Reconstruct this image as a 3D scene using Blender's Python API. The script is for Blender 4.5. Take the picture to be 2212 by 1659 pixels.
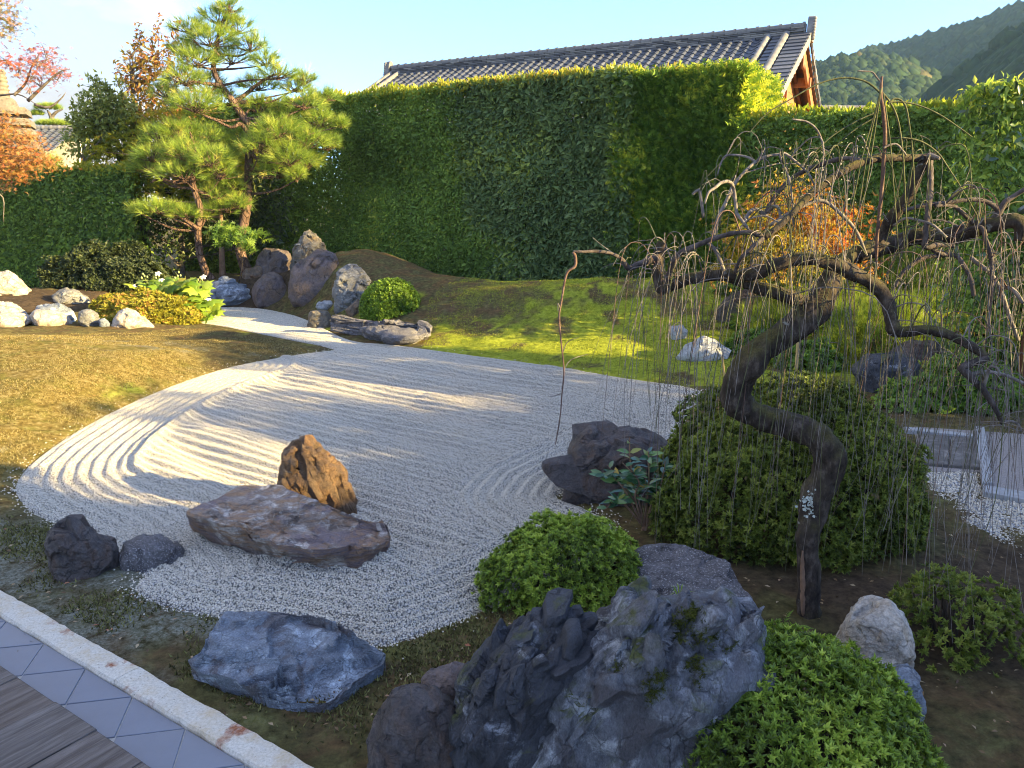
import bpy, math, random
import numpy as np
from mathutils import Vector, Matrix

for _o in list(bpy.data.objects):
    bpy.data.objects.remove(_o)
SC = bpy.context.scene
COL = SC.collection
R = math.radians
rng = np.random.default_rng(11)
random.seed(11)

# ------------------------------------------------------------------ camera
FPX, CU, CV = 1670.0, 1106.0, 829.5          # focal length and centre of a 2212 x 1659 reading of the photograph
PITCH = R(13.1)
H = 2.2                                       # eye height above the raked gravel
cam = bpy.data.cameras.new('camera')
cam.sensor_width = 36.0
cam.lens = 36.0 * FPX / 2212.0
cam.clip_start = 0.05
cam.clip_end = 4000.0
camo = bpy.data.objects.new('camera', cam)
COL.objects.link(camo)
camo.location = (0, 0, H)
camo.rotation_euler = (math.pi / 2 - PITCH, 0, 0)
SC.camera = camo

# ------------------------------------------------------------------ world, sun, exposure
SUN_AZ, SUN_EL = R(110.0), R(17.0)            # azimuth clockwise from the view direction (+Y)
SUN_DIR = Vector((math.sin(SUN_AZ) * math.cos(SUN_EL), math.cos(SUN_AZ) * math.cos(SUN_EL), math.sin(SUN_EL)))
world = bpy.data.worlds.new('World')
SC.world = world
world.use_nodes = True
SKY_STRENGTH = 0.13
SUN_STRENGTH = 3.5
sl = bpy.data.lights.new('sun', 'SUN')
sl.energy = SUN_STRENGTH
sl.angle = R(0.55)
sl.color = (1.0, 0.755, 0.32)
slo = bpy.data.objects.new('sun', sl)
COL.objects.link(slo)
slo.location = (30, -10, 30)
slo.rotation_euler = SUN_DIR.to_track_quat('Z', 'Y').to_euler()
SC.view_settings.view_transform = 'Standard'
SC.view_settings.look = 'None'
SC.view_settings.gamma = 1.0
SC.view_settings.use_curve_mapping = False
SC.view_settings.exposure = 2.7
SC.render.engine = 'CYCLES'
SC.cycles.max_bounces = 6
SC.cycles.diffuse_bounces = 3
SC.cycles.glossy_bounces = 2
SC.cycles.transmission_bounces = 4
SC.cycles.transparent_max_bounces = 8
SC.cycles.use_adaptive_sampling = True
SC.cycles.use_denoising = True
SC.cycles.filter_width = 1.05


def build_sky():
    nt = world.node_tree
    nt.nodes.clear()
    N, L = nt.nodes, nt.links
    out = N.new('ShaderNodeOutputWorld')
    bg = N.new('ShaderNodeBackground')
    sky = N.new('ShaderNodeTexSky')
    sky.sky_type = 'NISHITA'
    sky.sun_disc = False
    sky.sun_elevation = SUN_EL
    sky.sun_rotation = SUN_AZ
    sky.altitude = 100
    sky.air_density = 1.0
    sky.dust_density = 0.3
    sky.ozone_density = 2.2
    bg.inputs['Strength'].default_value = SKY_STRENGTH
    tc = N.new('ShaderNodeTexCoord')
    mp = N.new('ShaderNodeMapping')
    mp.inputs['Scale'].default_value = (1.0, 1.0, 2.4)
    L.new(tc.outputs['Generated'], mp.inputs['Vector'])
    no = N.new('ShaderNodeTexNoise')
    no.inputs['Scale'].default_value = 2.6
    no.inputs['Detail'].default_value = 9
    no.inputs['Roughness'].default_value = 0.55
    no.inputs['Distortion'].default_value = 0.35
    L.new(mp.outputs['Vector'], no.inputs['Vector'])
    # more cloud towards the left of the view, clear sky to the right
    dot = N.new('ShaderNodeVectorMath'); dot.operation = 'DOT_PRODUCT'
    dot.inputs[1].default_value = (-0.80, 0.53, 0.28)
    L.new(tc.outputs['Generated'], dot.inputs[0])
    mr = N.new('ShaderNodeMapRange')
    mr.inputs['From Min'].default_value = 0.30
    mr.inputs['From Max'].default_value = 0.97
    mr.inputs['To Min'].default_value = 0.06
    mr.inputs['To Max'].default_value = 0.22
    L.new(dot.outputs['Value'], mr.inputs['Value'])
    dot2 = N.new('ShaderNodeVectorMath'); dot2.operation = 'DOT_PRODUCT'
    dot2.inputs[1].default_value = (0.28, 0.94, 0.18)
    L.new(tc.outputs['Generated'], dot2.inputs[0])
    clr = N.new('ShaderNodeMapRange'); clr.interpolation_type = 'SMOOTHSTEP'
    clr.inputs['From Min'].default_value = 0.70
    clr.inputs['From Max'].default_value = 0.93
    clr.inputs['To Min'].default_value = 0.0
    clr.inputs['To Max'].default_value = -0.34
    L.new(dot2.outputs['Value'], clr.inputs['Value'])
    a0 = N.new('ShaderNodeMath'); a0.operation = 'ADD'
    L.new(mr.outputs['Result'], a0.inputs[0]); L.new(clr.outputs['Result'], a0.inputs[1])
    ad = N.new('ShaderNodeMath'); ad.operation = 'ADD'
    L.new(no.outputs['Fac'], ad.inputs[0]); L.new(a0.outputs[0], ad.inputs[1])
    cr = N.new('ShaderNodeValToRGB')
    cr.color_ramp.elements[0].position = 0.50
    cr.color_ramp.elements[0].color = (0, 0, 0, 1)
    cr.color_ramp.elements[1].position = 0.72
    cr.color_ramp.elements[1].color = (1, 1, 1, 1)
    L.new(ad.outputs[0], cr.inputs['Fac'])
    n2 = N.new('ShaderNodeTexNoise')
    n2.inputs['Scale'].default_value = 4.2
    n2.inputs['Detail'].default_value = 7
    L.new(mp.outputs['Vector'], n2.inputs['Vector'])
    c2 = N.new('ShaderNodeValToRGB')
    c2.color_ramp.elements[0].position = 0.44
    c2.color_ramp.elements[0].color = (1.12, 1.08, 1.05, 1)
    c2.color_ramp.elements[1].position = 0.60
    c2.color_ramp.elements[1].color = (2.25, 2.04, 1.80, 1)
    L.new(n2.outputs['Fac'], c2.inputs['Fac'])
    mx = N.new('ShaderNodeMix'); mx.data_type = 'RGBA'
    L.new(cr.outputs['Color'], mx.inputs['Factor'])
    veil = N.new('ShaderNodeMix'); veil.data_type = 'RGBA'          # thin high haze
    veil.inputs['Factor'].default_value = 0.06
    veil.inputs['B'].default_value = (1.45, 1.42, 1.34, 1)
    deep = N.new('ShaderNodeMix'); deep.data_type = 'RGBA'; deep.blend_type = 'MULTIPLY'
    deep.inputs['Factor'].default_value = 1.0
    deep.inputs['B'].default_value = (0.38, 0.525, 0.78, 1)
    L.new(sky.outputs['Color'], deep.inputs['A'])
    L.new(deep.outputs['Result'], veil.inputs['A'])
    L.new(veil.outputs['Result'], mx.inputs['A'])
    L.new(c2.outputs['Color'], mx.inputs['B'])
    L.new(mx.outputs['Result'], bg.inputs['Color'])
    L.new(bg.outputs['Background'], out.inputs['Surface'])


build_sky()

# ------------------------------------------------------------------ geometry of the view: from a reading of the photo to places
SP, CP = math.sin(PITCH), math.cos(PITCH)


def rayd(u, v):
    up = CV - v
    return np.array([u - CU, FPX * CP + up * SP, -FPX * SP + up * CP])


def G(u, v, z=0.0):
    d = rayd(u, v)
    t = (z - H) / d[2]
    return np.array([d[0] * t, d[1] * t, z])


def P(u, v, Y):
    d = rayd(u, v)
    t = Y / d[1]
    return np.array([d[0] * t, Y, H + d[2] * t])


def px(n, Y):                                  # n photo pixels in metres at distance Y
    return n * Y / FPX


E1 = np.array([math.sin(R(121)), math.cos(R(121)), 0.0])     # along the big hedge
E2 = np.array([math.sin(R(31)), math.cos(R(31)), 0.0])       # away from the hall


def AB(a, b, z=0.0):
    return E1 * a + E2 * b + np.array([0, 0, z])


# ------------------------------------------------------------------ numpy noise
def _hash(ix, iy, iz, s):
    h = (ix.astype(np.uint32) * np.uint32(374761393) + iy.astype(np.uint32) * np.uint32(668265263)
         + iz.astype(np.uint32) * np.uint32(2147483647) + np.uint32(s * 1274126177 & 0xffffffff))
    h = (h ^ (h >> np.uint32(13))) * np.uint32(1274126177)
    h = h ^ (h >> np.uint32(16))
    return h.astype(np.float64) / 4294967295.0 * 2 - 1


def vnoise(p, seed=0):
    p = np.asarray(p, float)
    i = np.floor(p).astype(np.int64)
    f = p - i
    f = f * f * f * (f * (f * 6 - 15) + 10)
    x, y, z = i[:, 0], i[:, 1], i[:, 2]
    fx, fy, fz = f[:, 0], f[:, 1], f[:, 2]
    r = 0
    for dx in (0, 1):
        wx = fx if dx else 1 - fx
        for dy in (0, 1):
            wy = fy if dy else 1 - fy
            for dz in (0, 1):
                wz = fz if dz else 1 - fz
                r = r + wx * wy * wz * _hash(x + dx, y + dy, z + dz, seed)
    return r


def fbm(p, octaves=4, seed=0, gain=0.5, ridged=False):
    p = np.asarray(p, float)
    a, r = 1.0, np.zeros(len(p))
    for o in range(octaves):
        n = vnoise(p * 2.03 ** o + 17.3 * o, seed + o)
        if ridged:
            n = 1 - 2 * np.abs(n)
        r += a * n
        a *= gain
    return r


def sstep(x, a, b):
    t = np.clip((np.asarray(x, float) - a) / (b - a), 0, 1)
    return t * t * (3 - 2 * t)


# ------------------------------------------------------------------ mesh helpers
def mesh_from(name, V, faces, mat=None, attrs=None, smooth=False, mats=None, midx=None):
    """faces: list of (n,k) index arrays"""
    V = np.asarray(V, np.float32)
    me = bpy.data.meshes.new(name)
    faces = [np.asarray(f, np.int32) for f in faces if len(f)]
    nl = sum(f.size for f in faces)
    npoly = sum(len(f) for f in faces)
    me.vertices.add(len(V)); me.vertices.foreach_set('co', V.ravel())
    me.loops.add(nl); me.polygons.add(npoly)
    me.loops.foreach_set('vertex_index', np.concatenate([f.ravel() for f in faces]))
    starts, s = [], 0
    for f in faces:
        k = f.shape[1]
        starts.append(s + np.arange(len(f)) * k)
        s += f.size
    me.polygons.foreach_set('loop_start', np.concatenate(starts).astype(np.int32))
    if midx is not None:
        me.polygons.foreach_set('material_index', np.asarray(midx, np.int32))
    me.update(calc_edges=True)
    me.validate()
    if smooth == 'angle':
        me.polygons.foreach_set('use_smooth', np.ones(len(me.polygons), bool))
        me.set_sharp_from_angle(angle=R(26))
    elif smooth:
        me.polygons.foreach_set('use_smooth', np.ones(len(me.polygons), bool))
    else:
        me.polygons.foreach_set('use_smooth', np.zeros(len(me.polygons), bool))
    for k, a in (attrs or {}).items():
        at = me.attributes.new(k, 'FLOAT', 'POINT')
        at.data.foreach_set('value', np.asarray(a, np.float32))
    for m in (mats or ([mat] if mat else [])):
        me.materials.append(m)
    return me


class Buf:
    def __init__(s):
        s.V, s.T, s.Q, s.tint, s.n = [], [], [], [], 0

    def add(s, V, Q=None, T=None, tint=None):
        V = np.asarray(V, float).reshape(-1, 3)
        if T is not None and len(T):
            s.T.append(np.asarray(T, np.int64) + s.n)
        if Q is not None and len(Q):
            s.Q.append(np.asarray(Q, np.int64) + s.n)
        s.V.append(V)
        s.tint.append(np.broadcast_to(np.asarray(0.5 if tint is None else tint, float), (len(V),)))
        s.n += len(V)
        return s

    def mesh(s, name, mat, origin=(0, 0, 0), smooth=False):
        V = np.concatenate(s.V) - np.asarray(origin, float)
        F = []
        if s.T: F.append(np.concatenate(s.T))
        if s.Q: F.append(np.concatenate(s.Q))
        return mesh_from(name, V, F, mat, {'tint': np.concatenate(s.tint)}, smooth)


def link(o):
    COL.objects.link(o)
    return o


def tag(o, label=None, cat=None, group=None, kind=None):
    if label: o['label'] = label
    if cat: o['category'] = cat
    if group: o['group'] = group
    if kind: o['kind'] = kind
    return o


def thing(name, loc, label, cat, group=None):
    o = link(bpy.data.objects.new(name, None))
    o.empty_display_size = 0.1
    o.location = [float(c) for c in loc]
    return tag(o, label, cat, group)


def part(name, me, parent, loc=(0, 0, 0), kind=None, rot=None, scale=None):
    """a mesh whose vertices are relative to the parent"""
    o = link(bpy.data.objects.new(name, me))
    o.parent = parent
    o.location = [float(c) for c in loc]
    if rot is not None: o.rotation_euler = rot
    if scale is not None: o.scale = scale
    if kind: o['kind'] = kind
    return o


def bpart(name, buf, mat, root, kind=None, smooth=False):
    """a part from world-space geometry under a root at root.location"""
    org = np.array(root.location) if root.parent is None else np.array(root.parent.location) + np.array(root.location)
    return part(name, buf.mesh(name, mat, org, smooth), root, kind=kind)


def single(name, me, loc, label, cat, group=None):
    o = link(bpy.data.objects.new(name, me))
    o.location = [float(c) for c in loc]
    return tag(o, label, cat, group)


def struct(name, me, loc=(0, 0, 0), kind='structure'):
    o = link(bpy.data.objects.new(name, me))
    o.location = loc
    o['kind'] = kind
    return o


def catmull(pts, n=6):
    pts = np.asarray(pts, float)
    if len(pts) < 3:
        t = np.linspace(0, 1, n + 1)[:, None]
        return pts[0] * (1 - t) + pts[-1] * t
    q = np.vstack([2 * pts[0] - pts[1], pts, 2 * pts[-1] - pts[-2]])
    out = []
    t = np.linspace(0, 1, n, endpoint=False)[:, None]
    for i in range(1, len(q) - 2):
        a, b, c, d = q[i - 1], q[i], q[i + 1], q[i + 2]
        out.append(0.5 * ((2 * b) + (-a + c) * t + (2 * a - 5 * b + 4 * c - d) * t ** 2 + (-a + 3 * b - 3 * c + d) * t ** 3))
    out.append(q[-2][None])
    return np.vstack(out)


def tube(pts, rad, sides=6, cap=True):
    """pts (N,3), rad (N,) -> V, Q, T"""
    pts = np.asarray(pts, float); rad = np.asarray(rad, float)
    N = len(pts)
    tg = np.gradient(pts, axis=0)
    tg /= np.linalg.norm(tg, axis=1)[:, None] + 1e-9
    nrm = np.zeros((N, 3))
    a = np.array([0, 0, 1.0]) if abs(tg[0, 2]) < 0.9 else np.array([1.0, 0, 0])
    nrm[0] = np.cross(tg[0], a); nrm[0] /= np.linalg.norm(nrm[0])
    for i in range(1, N):
        v = nrm[i - 1] - tg[i] * np.dot(nrm[i - 1], tg[i])
        nrm[i] = v / (np.linalg.norm(v) + 1e-9)
    bn = np.cross(tg, nrm)
    ang = np.arange(sides) / sides * 2 * math.pi
    ring = nrm[:, None, :] * np.cos(ang)[None, :, None] + bn[:, None, :] * np.sin(ang)[None, :, None]
    V = (pts[:, None, :] + ring * rad[:, None, None]).reshape(-1, 3)
    i = np.arange(N - 1)[:, None] * sides
    j = np.arange(sides)[None, :]
    j2 = (j + 1) % sides
    Q = np.stack([i + j, i + j2, i + sides + j2, i + sides + j], -1).reshape(-1, 4)
    T = []
    if cap:
        V = np.vstack([V, pts[:1], pts[-1:]])
        c0, c1 = N * sides, N * sides + 1
        for k in range(sides):
            k2 = (k + 1) % sides
            T.append([c0, k2, k]); T.append([c1, (N - 1) * sides + k, (N - 1) * sides + k2])
    return V, Q, np.array(T, int).reshape(-1, 3)


def limb(pts, rad, sides=8, n=6, rough=0.0, seed=0, freq=1.0):
    """a smooth, knobbly limb through pts with radii"""
    p = catmull(pts, n)
    r = catmull(np.stack([rad, rad, rad], 1), n)[:, 0] if len(rad) > 2 else np.linspace(rad[0], rad[-1], len(p))
    r = np.maximum(r, 0.0006)
    V, Q, T = tube(p, r, sides)
    if rough > 0:
        rr = np.concatenate([np.repeat(r, sides), r[:1], r[-1:]])
        c = np.concatenate([np.repeat(p, sides, 0), p[:1], p[-1:]])
        d = V - c
        k = fbm(V * freq / (np.mean(r) + 1e-6) * 0.6, 3, seed)
        k2 = fbm(V * freq / (np.mean(r) + 1e-6) * np.array([2.2, 2.2, 0.7]), 2, seed + 9, ridged=True)
        V = V + d * ((k * 0.9 + k2 * 0.35) * rough)[:, None]
    return V, Q, T


def box_buf(buf, c, s, rot=0.0, tint=None, bevel=0.0):
    """axis box centre c, full size s, rotated about z"""
    x, y, z = [k / 2 for k in s]
    V = np.array([[-x, -y, -z], [x, -y, -z], [x, y, -z], [-x, y, -z], [-x, -y, z], [x, -y, z], [x, y, z], [-x, y, z]])
    Q = [[0, 3, 2, 1], [4, 5, 6, 7], [0, 1, 5, 4], [1, 2, 6, 5], [2, 3, 7, 6], [3, 0, 4, 7]]
    cr, sr = math.cos(rot), math.sin(rot)
    V = V @ np.array([[cr, sr, 0], [-sr, cr, 0], [0, 0, 1]]) + np.asarray(c, float)
    return buf.add(V, Q=Q, tint=tint)


def prism(poly, z0, z1, bevel=0.006):
    """a slab with softened upper edges from a ground polygon [(x,y)]"""
    p = np.asarray(poly, float)
    n = len(p)
    c = p.mean(0)
    d = c - p
    L = np.linalg.norm(d, axis=1)[:, None]
    q = p + d / L * np.minimum(bevel * 1.4, L * 0.4)
    V = np.vstack([np.c_[p, np.full(n, z0)], np.c_[p, np.full(n, z1 - bevel)], np.c_[q, np.full(n, z1)], [[c[0], c[1], z1]]])
    Q, T = [], []
    for i in range(n):
        j = (i + 1) % n
        Q += [[i, j, n + j, n + i], [n + i, n + j, 2 * n + j, 2 * n + i]]
        T += [[2 * n + i, 2 * n + j, 3 * n]]
    return V, np.array(Q), np.array(T)


_ICO = {}


def ico(sub):
    if sub not in _ICO:
        import bmesh
        bm = bmesh.new()
        bmesh.ops.create_icosphere(bm, subdivisions=sub, radius=1.0)
        V = np.array([v.co[:] for v in bm.verts])
        T = np.array([[v.index for v in f.verts] for f in bm.faces])
        bm.free()
        _ICO[sub] = (V, T)
    return _ICO[sub]


# ------------------------------------------------------------------ leaves
def frames(d, n):
    d = d / (np.linalg.norm(d, axis=1)[:, None] + 1e-9)
    x = np.cross(d, n)
    x /= np.linalg.norm(x, axis=1)[:, None] + 1e-9
    z = np.cross(x, d)
    return np.stack([x, d, z], -1)


def scatter(buf, tmpl, pos, Rm, sc, tint):
    tv, tf = tmpl[:2]
    N = len(pos)
    if N == 0:
        return buf
    V = np.einsum('nij,kj->nki', Rm, tv) * np.asarray(sc, float).reshape(-1, 1, 1) + pos[:, None, :]
    k = len(tv)
    F = (tf[None] + (np.arange(N) * k)[:, None, None]).reshape(-1, tf.shape[1])
    tt = np.repeat(np.broadcast_to(tint, (N,)), k)
    if len(tmpl) > 2:
        tt = np.clip(tt + np.tile(tmpl[2], N), 0, .999)
    return buf.add(V.reshape(-1, 3), T=F, tint=tt)


def t_leaf(w=0.45, fold=0.12, droop=0.1):
    V = np.array([[0, 0, 0], [-w / 2, .42, fold], [0, 1, -droop], [w / 2, .42, fold], [0, .45, 0.0]])
    return V, np.array([[0, 4, 1], [1, 4, 2], [0, 3, 4], [3, 2, 4]])


def t_leaf2(w=0.45, fold=0.12):
    V = np.array([[0, 0, 0], [-w / 2, .45, fold], [0, 1, 0], [w / 2, .45, fold]])
    return V, np.array([[0, 2, 1], [0, 3, 2]])


def t_rosette(n=7, tilt=0.75, w=0.42, seed=1):
    r = np.random.default_rng(seed)
    lv, lf = t_leaf2(w, 0.1)
    V, F, O = [], [], []
    for i in range(n):
        a = i * 2.39996 + r.uniform(-.3, .3)
        el = tilt * (0.35 + 0.65 * i / n) + r.uniform(-.12, .12)
        s = r.uniform(.55, 1.15)
        dirn = np.array([math.cos(a) * math.sin(el + .35), math.cos(el + .35), math.sin(a) * math.sin(el + .35)])
        up = np.array([0, 1.0, 0])
        M_ = frames(dirn[None], up[None])[0]
        V.append(lv @ M_.T * s); F.append(lf + len(lv) * i)
        O.append(np.full(len(lv), .16 - .34 * i / n) + np.array([-.08, 0, .04, 0]))      # young leaves in the middle are paler
    return np.vstack(V), np.vstack(F), np.concatenate(O)


def t_spray(seed=2):
    """flat feathery conifer spray, axis +y"""
    r = np.random.default_rng(seed)
    V, F = [], []
    n = 4
    for i in range(n):
        y = 0.06 + i / n * 0.85
        L = 0.42 * (1 - 0.5 * i / n)
        for sgn in (-1, 1):
            a = 0.75 + r.uniform(-.2, .2)
            b = np.array([0, y, 0]); tip = b + np.array([sgn * math.sin(a) * L, math.cos(a) * L, r.uniform(-.06, .06)])
            k = len(V)
            V += [b, b + np.array([0, .17, 0.02]), tip]
            F.append([k, k + 1, k + 2])
    k = len(V)
    V += [np.array([-.025, 0, 0]), np.array([.025, 0, 0]), np.array([0, 1, 0])]
    F.append([k, k + 1, k + 2])
    return np.array(V), np.array(F)


def t_needles(n=34, seed=3, spread=1.25, w=0.013):
    r = np.random.default_rng(seed)
    V, F = [], []
    for i in range(n):
        a = r.uniform(0, 2 * math.pi)
        el = abs(r.normal(0, .55)) * spread
        el = min(el, 1.6)
        d = np.array([math.cos(a) * math.sin(el), math.cos(el), math.sin(a) * math.sin(el)])
        b = np.array([0, r.uniform(-.35, .1), 0])
        L = r.uniform(.75, 1.1)
        s = np.cross(d, r.normal(size=3)); s /= np.linalg.norm(s)
        k = len(V)
        V += [b - s * w, b + s * w, b + d * L]
        F.append([k, k + 1, k + 2])
    return np.array(V), np.array(F)


def t_star(lobes=5, seed=4):
    """small palmate maple leaf"""
    V, F = [[0, 0, 0]], []
    for i in range(lobes):
        a = (i - (lobes - 1) / 2) * 0.72
        L = 1.0 - 0.13 * abs(i - (lobes - 1) / 2)
        for da, rr in ((-.22, .42), (0, L), (.22, .42)):
            V.append([math.sin(a + da) * rr, math.cos(a + da) * rr, -.06 * rr * abs(a)])
        k = 1 + i * 3
        F += [[0, k + 1, k], [0, k + 2, k + 1]]
    return np.array(V), np.array(F)


def rand_dirs(n):
    d = rng.normal(size=(n, 3))
    return d / np.linalg.norm(d, axis=1)[:, None]


# ------------------------------------------------------------------ materials
class NT:
    def __init__(s, name):
        s.m = bpy.data.materials.new(name)
        s.m.use_nodes = True
        s.t = s.m.node_tree
        s.b = s.t.nodes['Principled BSDF']
        s.out = s.t.nodes['Material Output']
        s.tc = None

    def n(s, typ, **kw):
        nd = s.t.nodes.new(typ)
        for k, v in kw.items():
            setattr(nd, k, v)
        return nd

    def l(s, a, b):
        s.t.links.new(a, b)

    def set(s, sock, v):
        if hasattr(v, 'is_output'):
            s.l(v, sock)
        else:
            sock.default_value = v

    def coord(s, scale=(1, 1, 1), kind='Object'):
        if s.tc is None:
            s.tc = s.n('ShaderNodeTexCoord')
        if tuple(scale) == (1, 1, 1):
            return s.tc.outputs[kind]
        m = s.n('ShaderNodeMapping')
        m.inputs['Scale'].default_value = scale
        s.l(s.tc.outputs[kind], m.inputs['Vector'])
        return m.outputs['Vector']

    def noise(s, scale, detail=4, rough=0.55, vec=None, dist=0.0):
        nd = s.n('ShaderNodeTexNoise')
        nd.inputs['Scale'].default_value = scale
        nd.inputs['Detail'].default_value = detail
        nd.inputs['Roughness'].default_value = rough
        nd.inputs['Distortion'].default_value = dist
        s.l(vec if vec is not None else s.coord(), nd.inputs['Vector'])
        return nd.outputs['Fac']

    def voro(s, scale, feature='F1', vec=None, out='Distance'):
        nd = s.n('ShaderNodeTexVoronoi', feature=feature)
        nd.inputs['Scale'].default_value = scale
        s.l(vec if vec is not None else s.coord(), nd.inputs['Vector'])
        return nd.outputs[out]

    def ramp(s, fac, stops, interp='LINEAR'):
        nd = s.n('ShaderNodeValToRGB')
        cr = nd.color_ramp
        cr.interpolation = interp
        stops = sorted(stops, key=lambda q: q[0])
        while len(cr.elements) < len(stops):
            cr.elements.new(0.5)
        for e, (p, c) in zip(cr.elements, stops):
            e.position = p
            e.color = (*c, 1) if len(c) == 3 else c
        s.set(nd.inputs['Fac'], fac)
        return nd.outputs['Color']

    def gray(s, fac, a, b):
        return s.ramp(fac, [(a, (0, 0, 0)), (b, (1, 1, 1))])

    def mix(s, fac, a, b, blend='MIX'):
        nd = s.n('ShaderNodeMix', data_type='RGBA', blend_type=blend)
        s.set(nd.inputs['Factor'], fac)
        for k, v in (('A', a), ('B', b)):
            s.set(nd.inputs[k], (*v, 1) if isinstance(v, tuple) and len(v) == 3 else v)
        return nd.outputs['Result']

    def math(s, op, a, b=0.0):
        nd = s.n('ShaderNodeMath', operation=op)
        s.set(nd.inputs[0], a); s.set(nd.inputs[1], b)
        return nd.outputs[0]

    def attr(s, name):
        nd = s.n('ShaderNodeAttribute', attribute_name=name)
        return nd.outputs['Fac']

    def normal_z(s):
        g = s.n('ShaderNodeNewGeometry')
        sp = s.n('ShaderNodeSeparateXYZ')
        s.l(g.outputs['Normal'], sp.inputs[0])
        return sp.outputs['Z']

    def bump(s, h, strength=0.5, dist=0.02, prev=None):
        nd = s.n('ShaderNodeBump')
        nd.inputs['Strength'].default_value = strength
        nd.inputs['Distance'].default_value = dist
        s.l(h, nd.inputs['Height'])
        if prev is not None: s.l(prev, nd.inputs['Normal'])
        return nd.outputs['Normal']

    def done(s, color=None, rough=None, normal=None, spec=None):
        if color is not None: s.set(s.b.inputs['Base Color'], (*color, 1) if isinstance(color, tuple) and len(color) == 3 else color)
        if rough is not None: s.set(s.b.inputs['Roughness'], rough)
        if normal is not None: s.l(normal, s.b.inputs['Normal'])
        if spec is not None: s.b.inputs['Specular IOR Level'].default_value = spec
        return s.m


def foliage_mat(name, stops, rough=0.5, transl=0.35, spec=0.4):
    t = NT(name)
    c = t.ramp(t.attr('tint'), stops)
    t.done(c, rough, spec=spec)
    tr = t.n('ShaderNodeBsdfTranslucent')
    c2 = t.mix(1.0, c, (1.35, 1.3, 0.75), 'MULTIPLY')
    t.l(c2, tr.inputs['Color'])
    ms = t.n('ShaderNodeMixShader')
    ms.inputs[0].default_value = transl
    t.l(t.b.outputs[0], ms.inputs[1]); t.l(tr.outputs[0], ms.inputs[2])
    t.l(ms.outputs[0], t.out.inputs['Surface'])
    return t.m


def rock_mat(name, dark, mid, pale, stain=None, pale_amt=0.5, scale=1.0, strata=None, rough=0.72, moss=0.0, speck=0.0, bump=0.6, blotch=None, spec=0.4):
    """dark/mid/pale stone colours; stain = mineral stain colour; strata = scale vector of the bedding; blotch = broad patch colour"""
    t = NT(name)
    v = t.coord()
    vs = t.coord(strata) if strata else v
    n1 = t.noise(2.2 * scale, 8, 0.62, vs, 0.6)
    n2 = t.noise(9 * scale, 8, 0.65, vs, 0.3)
    c = t.ramp(n1, [(0.3, dark), (0.5, mid), (0.72, mid)])
    c = t.mix(t.gray(n2, 0.35, 0.7), c, t.mix(0.5, c, dark))
    n3 = t.noise(3.4 * scale, 10, 0.7, v, 0.8)
    c = t.mix(t.gray(n3, 0.66 - 0.2 * pale_amt, 0.74 - 0.12 * pale_amt), c, pale)
    if blotch:
        nb = t.noise(1.6 * scale, 6, 0.6, v, 1.0)
        c = t.mix(t.gray(nb, 0.50, 0.56), c, blotch)
    if stain:
        n4 = t.noise(2.9 * scale, 7, 0.66, vs, 1.2)
        c = t.mix(t.gray(n4, 0.46, 0.62), c, t.mix(t.gray(n2, .3, .7), stain, t.mix(0.6, stain, dark)))
    if speck > 0:
        vo = t.noise(70 * scale, 3, 0.6, v)
        c = t.mix(t.math('MULTIPLY', t.gray(vo, 0.56, 0.64), speck), c, pale)
    if moss > 0:
        nm = t.noise(5, 6, 0.65, v)
        k = t.math('MULTIPLY', t.gray(nm, 0.62 - 0.25 * moss, 0.72 - 0.25 * moss), t.gray(t.normal_z(), 0.25, 0.7))
        c = t.mix(k, c, t.ramp(n2, [(0.3, (0.035, 0.045, 0.012)), (0.7, (0.10, 0.11, 0.02))]))
    grain = t.noise(48 * scale, 7, 0.8, vs)
    c = t.mix(0.85, c, t.ramp(grain, [(0.28, (0.35, 0.35, 0.36)), (0.48, (1.25, 1.25, 1.25)), (0.70, (2.1, 2.06, 2.0))]), 'MULTIPLY')
    wv = t.n('ShaderNodeVectorMath', operation='MULTIPLY_ADD')
    nv = t.n('ShaderNodeTexNoise'); nv.inputs['Scale'].default_value = 3.5 * scale; nv.inputs['Detail'].default_value = 4
    t.l(v, nv.inputs['Vector']); t.l(nv.outputs['Color'], wv.inputs[0]); wv.inputs[1].default_value = (.35, .35, .35); t.l(vs, wv.inputs[2])
    fis = t.voro(3.2 * scale, 'DISTANCE_TO_EDGE', wv.outputs[0])
    fm = t.math('MULTIPLY', t.math('SUBTRACT', 1.0, t.gray(fis, 0.0, 0.035)), t.gray(n3, .42, .58))
    c = t.mix(t.math('MULTIPLY', fm, .75), c, (dark[0] * .5, dark[1] * .5, dark[2] * .5))
    cr = t.voro(4.5 * scale, 'DISTANCE_TO_EDGE', t.coord(strata) if strata else v)
    h = t.math('ADD', t.math('MULTIPLY', n2, 0.5), t.math('MULTIPLY', t.noise(30 * scale, 6, 0.7, vs), 0.35))
    h = t.math('ADD', h, t.math('MULTIPLY', t.noise(120 * scale, 3, 0.6, v), 0.12))
    nr = t.bump(h, min(1.0, bump * 1.35), 0.06)
    nr = t.bump(t.gray(cr, 0.0, 0.05), 0.25, 0.012, nr)
    nr = t.bump(t.math('SUBTRACT', 1.0, fm), 0.6, 0.02, nr)
    nr = t.bump(grain, 0.5, 0.012, nr)
    return t.done(c, rough, nr, spec)

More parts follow.
